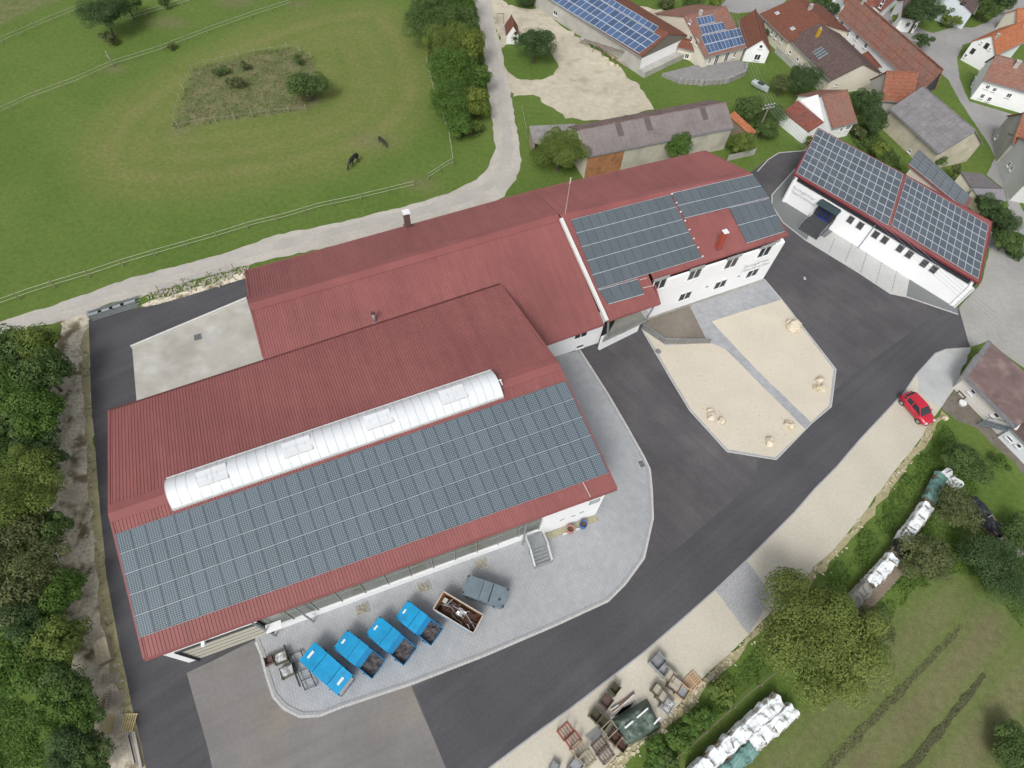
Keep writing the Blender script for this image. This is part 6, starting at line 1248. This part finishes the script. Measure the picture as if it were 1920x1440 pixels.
# ---- boulders in the gravel garden
ME_B = []
for sd_ in range(4):
    bm = bmesh.new(); bmesh.ops.create_icosphere(bm, subdivisions=3, radius=1); pl_ = [(Vector((R.gauss(0, 1), R.gauss(0, 1), R.gauss(0, .8))).normalized(), R.uniform(.62, .88)) for _ in range(11)]
    for v_ in bm.verts:
        
        for n_, d_ in pl_:
            k_ = v_.co.dot(n_)
            if k_ > d_: v_.co -= n_ * (k_ - d_)
        v_.co *= 1 + mnoise.fractal(v_.co * 1.6 + Vector((sd_ * 9, 0, 0)), 1., 2., 5) * .16; v_.co.z *= .8
    me_ = bpy.data.meshes.new('boulder'); bm.to_mesh(me_); bm.free(); me_.materials.append(mat('limestone', (.62, .56, .44), .9, .22, 3.5, bump=.8, bscale=6, c2=(.42, .29, .14), c2s=2.2, c2lo=.54, c2hi=.68)); ME_B.append(me_)
for k, (px, r_, lb) in enumerate((((1489, 613), .80, 'largest orange flecked boulder at the top of the gravel garden'), ((1481, 604), .42, 'smaller boulder behind the largest one at the garden top'), ((1498, 607), .36, 'right small boulder of the garden top cluster'), ((1538, 712), .45, 'upper boulder of the three at the right garden corner'), ((1531, 726), .40, 'left boulder of the three at the right garden corner'), ((1545, 727), .42, 'right boulder of the three at the right garden corner'),
    ((1332, 770), .36, 'top boulder of the three at the left garden edge'), ((1335, 780), .50, 'middle boulder of the three at the left garden edge'), ((1353, 789), .42, 'right boulder of the three at the left garden edge'), ((1481, 797), .52, 'single boulder at the lower end of the paved path'), ((1444, 828), .50, 'single boulder near the bottom point of the garden'), ((1773, 783), .32, 'pale stone on the grass near the red car'))):
    c = G(*px, .25); o = link('boulder', ME_B[k % 4]); o.location = c + UP * (r_ * .42); r_ *= 1.2; o.scale = (r_, r_ * R.uniform(.75, 1), r_); o.rotation_euler = (0, 0, R.uniform(0, 6.28)); tag(o, lb, 'boulder', 'limestone boulders of the gravel garden' if k < 11 else None)
# ---- red car
def car(label, p0, p1):
    c, yaw, _ = axis(p0, p1, .5); t = tz(thing('parked_car', label, 'car', c, None, True), c, yaw); L = 3.9
    st = [(-1.95, .42, .78, .60), (-1.82, .30, .96, .74), (-1.35, .22, 1.02, .82), (-.6, .20, 1.0, .845), (.3, .20, .97, .845), (1.0, .21, .93, .83), (1.55, .24, .84, .79), (1.84, .32, .70, .68), (1.95, .42, .58, .56)]
    mb = MB(); vs = []
    for x, zb, zt, w in st:
        for y, z in ((0, zb), (w * .85, zb), (w, zb + .16), (w * 1.0, zt * .72), (w * .93, zt - .03), (w * .7, zt + .015), (0, zt + .03)): vs.append((x, y, z))
    n = 7; k = len(st)
    half = [(i * n + j, (i + 1) * n + j, (i + 1) * n + j + 1, i * n + j + 1) for i in range(k - 1) for j in range(n - 1)]
    m2 = [(x, -y, z) for x, y, z in vs]; mb.add(vs, half + [tuple(range(n))] + [tuple((k - 1) * n + j for j in range(n))]); mb.add(m2, half + [tuple(range(n))] + [tuple((k - 1) * n + j for j in range(n))])
    red = mat('car_red', (.50, .012, .035), .25, .04, 2, coat=.6, spec=.5); body = lpart(mb, 'body', red, t, True)
    gs = [(-1.72, .98, .70), (-1.30, 1.36, .60), (-.5, 1.46, .59), (.25, 1.43, .60), (1.02, .95, .73)]; gb_ = MB(); vs = []
    for x, z, w in gs: vs += [(x, -w, z), (x, w, z)]
    for x, z, w in gs: vs += [(x, -.77, .94), (x, .77, .94)]
    fs = [(2 * i, 2 * i + 2, 2 * i + 3, 2 * i + 1) for i in range(4)] + [(2 * i, 10 + 2 * i, 12 + 2 * i, 2 * i + 2) for i in range(4)] + [(2 * i + 1, 2 * i + 3, 13 + 2 * i, 11 + 2 * i) for i in range(4)]
    lpart(gb_.add(vs, fs), 'glasshouse', M_glass, t)
    rf_ = MB(); rv = []
    for x, z, w in ((-1.36, 1.375, .60), (-.9, 1.445, .60), (-.3, 1.475, .59), (.18, 1.455, .60), (.34, 1.385, .615)): rv += [(x, -w, z), (x, -w * .5, z + .025), (x, w * .5, z + .025), (x, w, z)]
    rf_.add(rv, [(4 * i + j, 4 * i + j + 1, 4 * i + j + 5, 4 * i + j + 4) for i in range(4) for j in range(3)]); lpart(rf_, 'roof_panel', red, t, True)
    for s in (-1, 1):
        for a, b in (((.30, .62, 1.41), (.98, .76, .95)), ((-.45, .60, 1.46), (-.4, .80, .96)), ((-1.30, .61, 1.38), (-1.15, .80, .97)), ((-1.32, .60, 1.37), (-1.74, .72, .97))): lpart(MB().bar((a[0], s * a[1], a[2]), (b[0], s * b[1], b[2]), .09, .05), 'pillar', red, t)
        for x in (-1.22, 1.22):
            w_ = lpart(MB().tube((x, s * .66, .30), (x, s * .86, .30), .30, .30, 20), 'wheel', mat('tyre', (.025, .025, .025), .8), t)
            lpart(MB().tube((x, s * .862, .30), (x, s * .872, .30), .20, .17, 16), 'rim', M_galv, w_)
        lpart(MB().obox((1.80, s * .55, .68), (.10, 0, -.03), (0, .14, 0), (.02, 0, .06)), 'headlight', mat('lamp_glass', (.6, .62, .65), .1), t)
        lpart(MB().obox((-1.86, s * .62, .82), (.04, 0, 0), (0, .09, 0), (0, 0, .12)), 'tail_light', mat('tail_red', (.25, .01, .01), .2), t)
        lpart(MB().obox((.75, s * .92, .98), (.07, 0, 0), (0, .09, 0), (0, 0, .06)), 'mirror', red, t)
    lpart(MB().obox((1.93, 0, .52), (.03, 0, 0), (0, .3, 0), (0, 0, .05)), 'number_plate', M_frame, t); lpart(MB().box(1.86, 1.965, -.5, .5, .36, .46), 'grille', M_dark, t)
car('small red hatchback parked on the gravel strip', (1697, 742), (1741, 792))
# ---- horses
def horse(label, p0, p1, m, k=1.0):
    a, b = G(*p0, 1.3), G(*p1, .7); d = b - a; yaw = math.atan2(d.y, d.x); c = a + d.normalized() * .75 * k
    V = [((-.15, 0, 1.24), .27), ((-.6, 0, 1.28), .29), ((-.86, 0, 1.25), .20), ((.25, 0, 1.18), .30), ((.62, 0, 1.24), .27), ((.85, 0, 1.22), .19), ((1.15, 0, .95), .14), ((1.40, 0, .62), .115), ((1.52, 0, .38), .10), ((1.60, 0, .12), .065),
         ((-.93, 0, 1.22), .06), ((-1.05, 0, .95), .075), ((-1.06, 0, .55), .04)]
    E_ = [(0, 1), (1, 2), (0, 3), (3, 4), (4, 5), (5, 6), (6, 7), (7, 8), (8, 9), (2, 10), (10, 11), (11, 12)]
    for s in (-1, 1):
        o = len(V); V += [((.58, s * .17, .98), .13), ((.58, s * .18, .55), .06), ((.57, s * .18, .22), .045), ((.60, s * .18, .04), .06)]; E_ += [(4, o), (o, o + 1), (o + 1, o + 2), (o + 2, o + 3)]
        o = len(V); V += [((-.62, s * .17, 1.0), .17), ((-.58, s * .18, .78), .10), ((-.80, s * .18, .50), .06), ((-.76, s * .18, .2), .045), ((-.70, s * .18, .04), .06)]; E_ += [(1, o), (o, o + 1), (o + 1, o + 2), (o + 2, o + 3), (o + 3, o + 4)]
        o = len(V); V += [((1.36, s * .07, .76), .035), ((1.33, s * .09, .88), .012)]; E_ += [(7, o), (o, o + 1)]
    me_ = bpy.data.meshes.new('horse'); me_.from_pydata([v_[0] for v_ in V], E_, []); ob = bpy.data.objects.new('horse', me_); COL.objects.link(ob); ob.modifiers.new('skin', 'SKIN'); ob.modifiers.new('sub', 'SUBSURF').levels = 2
    for i, (q_, r_) in enumerate(V): me_.skin_vertices[0].data[i].radius = (r_, r_)
    for i in range(len(V)): me_.skin_vertices[0].data[i].use_root = (i == 0)
    dg = bpy.context.evaluated_depsgraph_get(); em = bpy.data.meshes.new_from_object(ob.evaluated_get(dg)); bpy.data.objects.remove(ob); em.materials.clear(); em.materials.append(m); em.name = 'body'
    for p in em.polygons: p.use_smooth = True
    t = tz(thing('horse', label, 'horse', c, 'horses grazing on the pasture', True), c, yaw); t.scale = (k, k, k)
    bo = link('body', em); bo.parent = t
    mb = MB()
    for i in range(7): x = .72 + .10 * i; z = 1.42 - .115 * i * (1 + .04 * i); mb.bar((x, 0, z), (x + .10, .06, z - .2), .05, .10)
    lpart(mb, 'mane', mat('mane_black', (.010, .010, .011), .9), t)
horse('large black horse grazing near the lower pasture fence', (668, 288), (655, 309), mat('horse_black', (.016, .016, .019), .45, .2, 3), .98)
horse('smaller dark horse grazing farther up the pasture', (710, 252), (716, 263), mat('horse_dark', (.030, .027, .024), .55, .2, 3), .7)
# ---- fences
def fence(name, label, px, posts, zs=(.55, 1.05), m=None, pw=.09, ph=1.15, rw=.04, cat='fence', postm=None, rails=True):
    pts = [G(*p) for p in px]; t = thing(name, label, cat, pts[0]); m = m or mat('fence_tape', (.52, .55, .44), .7)
    if rails:
        for a, b in zip(pts[:-1], pts[1:]):
            for z in zs: MB().bar(a + UP * z, b + UP * z, .02, rw).build('rail', m, t)
    ls = [0]
    for a, b in zip(pts[:-1], pts[1:]): ls.append(ls[-1] + (b - a).length)
    for k in range(posts):
        s = ls[-1] * k / (posts - 1); i = max(j for j in range(len(pts) - 1) if ls[j] <= s + 1e-6); p = pts[i].lerp(pts[i + 1], min((s - ls[i]) / (ls[i + 1] - ls[i]), 1))
        MB().bar(p, p + UP * (ph * R.uniform(.95, 1.08)) + Vector((R.uniform(-.05, .05), R.uniform(-.05, .05), 0)), pw).build('post', postm or M_wood, t)
    return t
fence('pasture_fence', 'double tape fence along the farm track', [(-30, 586), (0, 576), (60, 554), (113, 537), (177, 518), (233, 499), (300, 479), (353, 464), (415, 446), (475, 427), (537, 412), (600, 393), (661, 380), (777, 352)], 15)
fence('pasture_fence', 'short double tape fence by the hedge end', [(803, 338), (848, 309)], 3)
fence('pasture_fence', 'tape fence leading up into the tree belt', [(850, 309), (846, 280), (842, 255), (832, 225), (815, 180), (800, 120)], 6)
fence('pasture_fence', 'middle pasture fence above the riding ring', [(-30, 230), (0, 217), (60, 188), (147, 156), (213, 126), (293, 101), (400, 60), (470, 35), (547, 10)], 14, (.5, .95), mat('grey_rail', (.42, .43, .38), .8))
fence('pasture_fence', 'upper pasture fence at the far top left', [(-30, 96), (0, 85), (80, 50), (160, 17)], 7, (.5, .95), mat('grey_rail', (.42, .43, .38)))
fence('pasture_fence', 'top pasture fence right of the tall dark tree', [(240, 42), (287, 27), (330, 14), (375, 0)], 5, (.5, .95), mat('grey_rail', (.42, .43, .38)))
fence('paddock_fence', 'pale post fence round the paddock island', [(575, 209), (538, 212), (502, 216), (470, 220), (440, 224), (410, 228), (380, 232), (348, 238), (325, 243), (333, 205), (345, 170), (362, 130), (410, 117), (470, 103), (547, 92), (584, 110)], 22, (.7,), mat('wire_grey', (.30, .30, .27), .6), .065, 1.1, .02, postm=mat('pale_post', (.36, .34, .25), .9))
t = thing('gate_post', 'tall pale gate post on the middle pasture fence', 'post', G(213, 124)); p = G(213, 124); MB().bar(p, p + UP * 2.3, .12).build('post', mat('pale_post', (.45, .42, .30)), t); MB().bar(p + UP * 1.2, p + UP * 1.2 + Vector((-.6, .2, .3)), .06).build('gate_hook', M_galv, t)
fence('field_fence', 'weathered rail fence between verge and wood rows', [(1205, 1470), (1290, 1400), (1330, 1362), (1400, 1300), (1450, 1262), (1600, 1110), (1680, 1010), (1760, 905), (1800, 850)], 16, (.5, .9), M_wood, .09, 1.0, .09)
fence('track_marker', 'thin pale marker fence on the grass below the grey barn', [(978, 205), (984, 235), (988, 250)], 3, (.6,), mat('fence_tape', (.62, .64, .55)), .05, .8, .03)
# ---- firewood rows under tarpaulins
M_logs = mat('split_logs', (.22, .18, .135), .95, .4, 9); M_wtarp = mat('white_tarp', (.78, .81, .83), .4, .05, 1.5); M_btarp = mat('black_tarp', (.022, .024, .03), .35, .2, 2); M_ttarp = mat('turquoise_tarp', (.14, .27, .245), .5, .12, 2); M_gtarp = mat('grey_tarp', (.30, .29, .265), .6, .15, 2)
def woodrow(label, p0, p1, w, h, tarp, seed, weights=3, cat='firewood'):
    a, b = G(*p0, h * .8), G(*p1, h * .8); d = (b - a); L = d.length; d.normalize(); s = Vector((-d.y, d.x, 0)); t = thing('wood_row', label, cat, (a + b) / 2, 'firewood rows in the orchard'); rg = random.Random(seed)
    mb = MB(); n = int(L / .16)
    for i in range(n):
        for k in range(int(h / .17)): mb.obox(a + d * (L * (i + .5) / n) + s * rg.uniform(-.05, .05) + UP * (.1 + k * .17), d * .075, s * (w / 2 * rg.uniform(.9, 1.02)), UP * .075)
    lg = mb.build('logs', M_logs, t); lg['kind'] = 'stuff'
    if tarp is None: return t
    nx, ny = max(6, int(L / .22)), 12; vs = []
    for i in range(nx + 1):
        for j in range(ny + 1):
            v_ = (j / ny - .5) * 2; x = L * (i / nx) ; prof = abs(v_); y = (w / 2 + .1) * (v_ if prof < .7 else math.copysign(.7 + (prof - .7) * 1.0, v_)); z = h + .12 - (max(prof - .66, 0) / .34) ** 1.5 * h * .5
            nz_ = mnoise.fractal(Vector((x * 1.5 + seed, y * 1.8, seed * 2.)), 1., 2., 4); vs.append(a + d * (x + .12 * nz_) + s * (y + .2 * nz_) + UP * (z + .2 * nz_))
    MB().add(vs, [(i * (ny + 1) + j, (i + 1) * (ny + 1) + j, (i + 1) * (ny + 1) + j + 1, i * (ny + 1) + j + 1) for i in range(nx) for j in range(ny)]).build('tarpaulin', tarp, t)
    for k in range(weights): x = L * (k + .5 + rg.uniform(-.25, .25)) / weights; MB().bar(a + d * x - s * w * rg.uniform(.1, .4) + UP * (h + .26), a + d * (x + rg.uniform(-.15, .15)) + s * w * rg.uniform(.05, .36) + UP * (h + .26), .10, .06).build('weight_board', mat('weight_grey', (.20, .20, .19), .9), t)
    return t
woodrow('longest white tarped wood row at the bottom edge beside the hedge', (1300, 1455), (1462, 1312), 1.15, 1.2, M_wtarp, 1, 4)
woodrow('shorter white tarped wood row at the bottom facing the mown field', (1408, 1398), (1488, 1330), 1.15, 1.2, M_wtarp, 2, 2)
woodrow('turquoise tarped wood row at the bottom edge', (1345, 1462), (1412, 1402), 1.1, 1.1, M_ttarp, 3, 0)
woodrow('striped grey tarped end of the middle wood row', (1592, 1136), (1628, 1098), 1.1, 1.15, M_gtarp, 4, 5)
woodrow('white tarped part of the middle wood row with two dark boards', (1630, 1095), (1676, 1046), 1.1, 1.2, M_wtarp, 5, 2)
woodrow('short black tarped gap piece of the middle wood row', (1679, 1040), (1692, 1022), 1.1, 1.1, M_btarp, 6, 0)
woodrow('upper white tarped part of the middle wood row with torn patches', (1690, 1018), (1740, 948), 1.1, 1.2, M_wtarp, 7, 4)
woodrow('turquoise tarped upper end of the middle wood row', (1742, 940), (1766, 892), 1.0, 1.1, M_ttarp, 8, 0)
woodrow('bare stack of split logs beside the middle wood row', (1620, 1142), (1697, 1056), .8, .8, None, 9)
woodrow('short white tarped row at the top corner of the orchard', (1768, 882), (1800, 915), 1.0, 1.0, M_wtarp, 10, 3)
woodrow('black tarped wood row in the right of the orchard', (1820, 935), (1876, 1000), 1.1, 1.1, M_btarp, 11, 1)
woodrow('grey tarped end of the right orchard wood row', (1880, 1005), (1915, 1040), 1.0, .9, M_gtarp, 12, 1)
# ---- farm yard bits
t = thing('log_stack', 'long pile of rough logs along the wall of the solar barn', 'logs', G(1140, 88)); a, b = G(1072, 44), G(1190, 128); d = (b - a).normalized(); s = Vector((-d.y, d.x, 0)); L = (b - a).length
for k in range(70): x = R.uniform(0, L - 2.2); y = R.uniform(-1.3, .1); MB().tube(a + d * x + s * y + UP * (.12 + (y + 1.3) * .6), a + d * (x + R.uniform(1.2, 2.4)) + s * (y + R.uniform(-.1, .1)) + UP * (.12 + (y + 1.3) * .6), .13, .11, 6).build('log', mat('log_%d' % (k % 3), [(.27, .21, .14), (.22, .17, .12), (.30, .25, .18)][k % 3], .95, .3, 6), t)
t = thing('old_conveyor', 'old conveyor boom leaning beside the log pile', 'machine', G(1130, 90)); p, q = P(1090, 74, .8), P(1168, 98, 2.0)
for sg in (-.25, .25): MB().bar(p + s * sg, q + s * sg, .08, .22).build('side_beam', mat('grey_brown_steel', (.22, .19, .16), .8, .2), t)
for k in range(9): r_ = p.lerp(q, k / 8); MB().bar(r_ - s * .25, r_ + s * .25, .06).build('cross_bar', M_galv, t)
for k in (.35, .6): r_ = p.lerp(q, k); MB().bar(Vector((r_.x, r_.y, 0)) - s * .5, r_, .06).build('leg', M_galv, t)
MB().tube(p - s * .3, p + s * .3, .28, .28, 14).build('drum', M_conc, t)
for k, (dx, dy, r_, lb) in enumerate(((-12, -6, .34, 'pale field stone at the left end of the heap by the log pile'), (0, -8, .30, 'pale field stone at the top of the heap by the log pile'), (10, -3, .36, 'pale field stone at the right end of the heap by the log pile'), (-3, 3, .42, 'largest pale field stone in the middle of the heap by the log pile'), (-13, 4, .30, 'pale field stone at the lower left of the heap by the log pile'), (7, 7, .33, 'pale field stone at the lower right of the heap by the log pile'))):
    c = G(1150 + dx, 118 + dy); o = link('field_stone', ME_B[k % 4]); o.location = c + UP * .15; o.scale = (r_, r_ * .85, r_ * .85); o.rotation_euler = (0, 0, k); tag(o, lb, 'stone', 'heap of field stones by the barn')
t = thing('steel_goal', 'thin steel goal frame on the yard above the white hut', 'frame', G(937, 46)); a, b = G(932, 44), G(944, 44)
for p, q in ((a, a + UP * 1.6), (b, b + UP * 1.6), (a + UP * 1.6, b + UP * 1.6)): MB().bar(p, q, .06).build('tube', M_dark, t)
t = thing('covered_boat', 'small pale boat on the lawn below the stone terrace', 'boat', G(1425, 162)); c, yaw, L = axis((1411, 154), (1440, 170), .5); t.location = c; mb = MB(); vs = []; st = [(-.5, .55, .8), (-.2, .62, .85), (.15, .55, .9), (.38, .3, .98), (.5, .03, 1.05)]
for x, w, z in st:
    for y, zz in ((-w, z), (-w * .7, .3), (0, .12), (w * .7, .3), (w, z), (0, z + .08)): vs.append(c + Vector((math.cos(yaw) * x * L - math.sin(yaw) * y, math.sin(yaw) * x * L + math.cos(yaw) * y, zz)))
mb.add(vs, [(6 * i + j, 6 * i + (j + 1) % 6, 6 * i + 6 + (j + 1) % 6, 6 * i + 6 + j) for i in range(4) for j in range(6)] + [tuple(range(5, -1, -1)), tuple(range(24, 30))]); mb.build('hull', mat('boat_grey', (.46, .50, .50), .5, .1), t)
MB().obox(c + UP * 1.0, Vector((math.cos(yaw), math.sin(yaw), 0)) * .5, Vector((-math.sin(yaw), math.cos(yaw), 0)) * .35, UP * .12).build('hatch', M_dark, t)
t = thing('grating_stack', 'stack of galvanised gratings at the corner of asphalt and track', 'steel', G(213, 580)); a, b = G(163, 597), G(268, 564); d = (b - a).normalized(); s = Vector((-d.y, d.x, 0)); L = (b - a).length
for k in range(12): MB().bar(a + s * (k * .13 - .7) + d * R.uniform(0, .6) + UP * (.1 + .05 * (k % 3)), b + s * (k * .13 - .7) - d * R.uniform(0, .8) + UP * (.1 + .05 * (k % 3)), .06, .09).build('grating_bar', M_galv, t)
for k in range(4): MB().obox(a + d * L * (.15 + .2 * k) + s * .1 + UP * .30, d * .75, s * .16, UP * .04).build('plate', M_gpan, t)
mb = MB()
for k in range(300):
    x = R.random(); y = R.gauss(0, .5); a, b = G(275, 560), G(470, 506); d = (b - a); s = Vector((-d.y, d.x, 0)).normalized(); p = a + d * x + s * y; r_ = R.uniform(.05, .15); mb.obox(p + UP * r_ * .4, Vector((R.uniform(.5, 1), R.uniform(-.5, .5), R.uniform(-.2, .2))) * r_, Vector((R.uniform(-.5, .5), R.uniform(.5, 1), 0)) * r_, UP * r_ * .6)
tag(mb.build('rubble_bank', mat('rubble_stone', (.38, .355, .29), .95, .3, 5)), 'bank of small stones between track and asphalt left of the workshop', 'rubble', kind='stuff')
mb = MB(); sp_ = [G(*p) for p in [(120, 625), (165, 600), (172, 780), (184, 900), (196, 1040), (215, 1150), (232, 1240), (250, 1330), (205, 1340), (175, 1220), (135, 1100), (112, 980), (115, 830), (118, 720)]]; lo = [min(p[i] for p in sp_) for i in (0, 1)]; hi = [max(p[i] for p in sp_) for i in (0, 1)]
for k in range(2600):
    x, y = R.uniform(lo[0], hi[0]), R.uniform(lo[1], hi[1])
    if sdf(np.array([x]), np.array([y]), sp_)[0] < .15 or mnoise.noise(Vector((x * .5, y * .5, 3))) + R.uniform(-.3, .3) < 0: continue
    r_ = R.uniform(.03, .12); mb.obox(Vector((x, y, r_ * .3)), Vector((R.uniform(.5, 1), R.uniform(-.5, .5), R.uniform(-.2, .2))) * r_, Vector((R.uniform(-.5, .5), R.uniform(.5, 1), 0)) * r_, UP * r_ * .6)
tag(mb.build('strip_stones', mat('strip_stone', (.50, .47, .40), .95, .3, 5)), 'small pale stones strewn over the soil strip by the left wood', 'stones', kind='stuff')
mb = MB(); ed_ = [(1080, 1500), (1140, 1434), (1185, 1392), (1240, 1352), (1280, 1313), (1317, 1273), (1363, 1230), (1403, 1190), (1477, 1120), (1527, 1063), (1563, 1030), (1620, 960), (1670, 893), (1693, 863), (1723, 827), (1745, 792)]
for a, b, n in [(ed_[i], ed_[i + 1], 60 if i < 6 else 16) for i in range(len(ed_) - 1)]:
    A, B = G(*a), G(*b); d_ = (B - A); s_ = Vector((d_.y, -d_.x, 0)).normalized()
    for k in range(n):
        p = A + d_ * R.random() + s_ * (abs(R.gauss(0, .4)) + .05); r_ = R.uniform(.03, .12); mb.obox(p + UP * r_ * .3, Vector((R.uniform(.5, 1), R.uniform(-.5, .5), R.uniform(-.2, .2))) * r_, Vector((R.uniform(-.5, .5), R.uniform(.5, 1), 0)) * r_, UP * r_ * .6)
tag(mb.build('verge_stones', mat('verge_stone', (.56, .50, .38), .95, .3, 5)), 'pale stones along the lower edge of the gravel parking', 'stones', kind='stuff')
fence('bank_fence', 'short row of steel posts on the stone bank left of the workshop', [(300, 548), (345, 535), (390, 522), (440, 508)], 4, (.4, .7, 1.0), M_galv, .06, 1.1, .025)
w0, w1 = G(248, 653), G(464, 562); t = thing('pad_wall', 'low white concrete edge wall of the loading pad', 'wall', w0); MB().bar(w0 + UP * .2, w1 + UP * .2, .22, .4).build('coping', mat('pale_concrete', (.60, .59, .57), .85, .08), t)
# ---- power pole and wires
pp = G(1440, 204, 4.6); t = thing('power_pole', 'power pole with two cross arms among the orchard trees', 'pole', pp); MB().tube(pp, pp + UP * 5.4, .11, .08, 10).build('pole', M_wood, t); wd = (G(1700, 560) - pp).normalized(); ws_ = Vector((-wd.y, wd.x, 0))
for z, l in ((5.2, .9), (4.7, 1.05)):
    MB().bar(pp + ws_ * -l + UP * z, pp + ws_ * l + UP * z, .1).build('cross_arm', M_galv, t)
    for k in (-.85, -.3, .3, .85): MB().tube(pp + ws_ * l * k + UP * z, pp + ws_ * l * k + UP * (z + .2), .05, .03, 6).build('insulator', M_frame, t)
for k in (-.85, -.3, .3, .85):
    w_ = MB(); A = pp + ws_ * k * .9 + UP * 5.4; B = G(1790, 690) + ws_ * k + UP * 7.5; C_ = G(1350, 60) + ws_ * k + UP * 5
    for a, b, sg in ((A, B, 1.0), (A, C_, .8)):
        for i in range(12): f = lambda q: a.lerp(b, q) - UP * sg * 4 * q * (1 - q); w_.tube(f(i / 12), f((i + 1) / 12), .014, .014, 4, False)
    tag(w_.build('overhead_wire', M_galv), 'thin overhead wire on the power pole, ' + {-.85: 'first', -.3: 'second', .3: 'third', .85: 'fourth'}[k] + ' from the lane side', 'wire', 'overhead wires')
t = thing('plank_fence', 'grey timber fence panel at the grass corner behind the office', 'fence', G(1400, 300)); a, b = G(1362, 302), G(1414, 290)
for k in range(8): p, q = a.lerp(b, (k + .05) / 8), a.lerp(b, (k + .95) / 8); MB().bar(p + UP * .5, q + UP * .5, .05, 1.0).build('plank', M_conc, t)
# a tyre and debris at the house by the drive
for k, (px, lb) in enumerate((((1803, 757), 'white round basin by the wall of the brown roofed house'),)):
    c = G(*px); tag(MB().tube(c, c + UP * .25, .35, .4, 16).build('basin', M_frame), lb, 'basin')
t = thing('garden_bench', 'rusty brown bench against the wall of the brown roofed house', 'bench', G(1802, 742)); c = G(1802, 742)
MB().obox(c + UP * .42, bwall.u * .5, bwall.n * .2, UP * .03).build('seat', M_rust, t); MB().obox(c + UP * .7 - bwall.n * .2, bwall.u * .5, bwall.n * .03, UP * .2).build('backrest', M_rust, t)
for k in (-1, 1): MB().obox(c + bwall.u * .42 * k + UP * .2, bwall.u * .04, bwall.n * .18, UP * .2).build('leg', M_rust, t)
mb = MB(); gp = [[G(*p) for p in q] for q in ([(1100, 1375), (1280, 1175), (1480, 985), (1640, 810), (1700, 760), (1690, 850), (1480, 1100), (1280, 1300), (1180, 1385)], [(1240, 650), (1330, 650), (1500, 805), (1452, 850), (1370, 838), (1300, 765)], [(1345, 605), (1460, 570), (1555, 695), (1548, 755), (1520, 785), (1425, 692)])]
for q in gp:      # loose pebbles on the gravel only
    lo = [min(p[i] for p in q) for i in (0, 1)]; hi = [max(p[i] for p in q) for i in (0, 1)]
    for k in range(200):
        x, y = R.uniform(lo[0], hi[0]), R.uniform(lo[1], hi[1])
        if sdf(np.array([x]), np.array([y]), q)[0] < .3: continue
        r_ = .022 * R.uniform(.5, 1.5); mb.obox(Vector((x, y, .04)), (r_, 0, 0), (0, r_, 0), (0, 0, r_ * .7))
tag(mb.build('pebbles', mat('pebble_grey', (.24, .225, .20), .9, .3, 9)), 'loose pebbles scattered over the gravel', 'pebbles', kind='stuff')
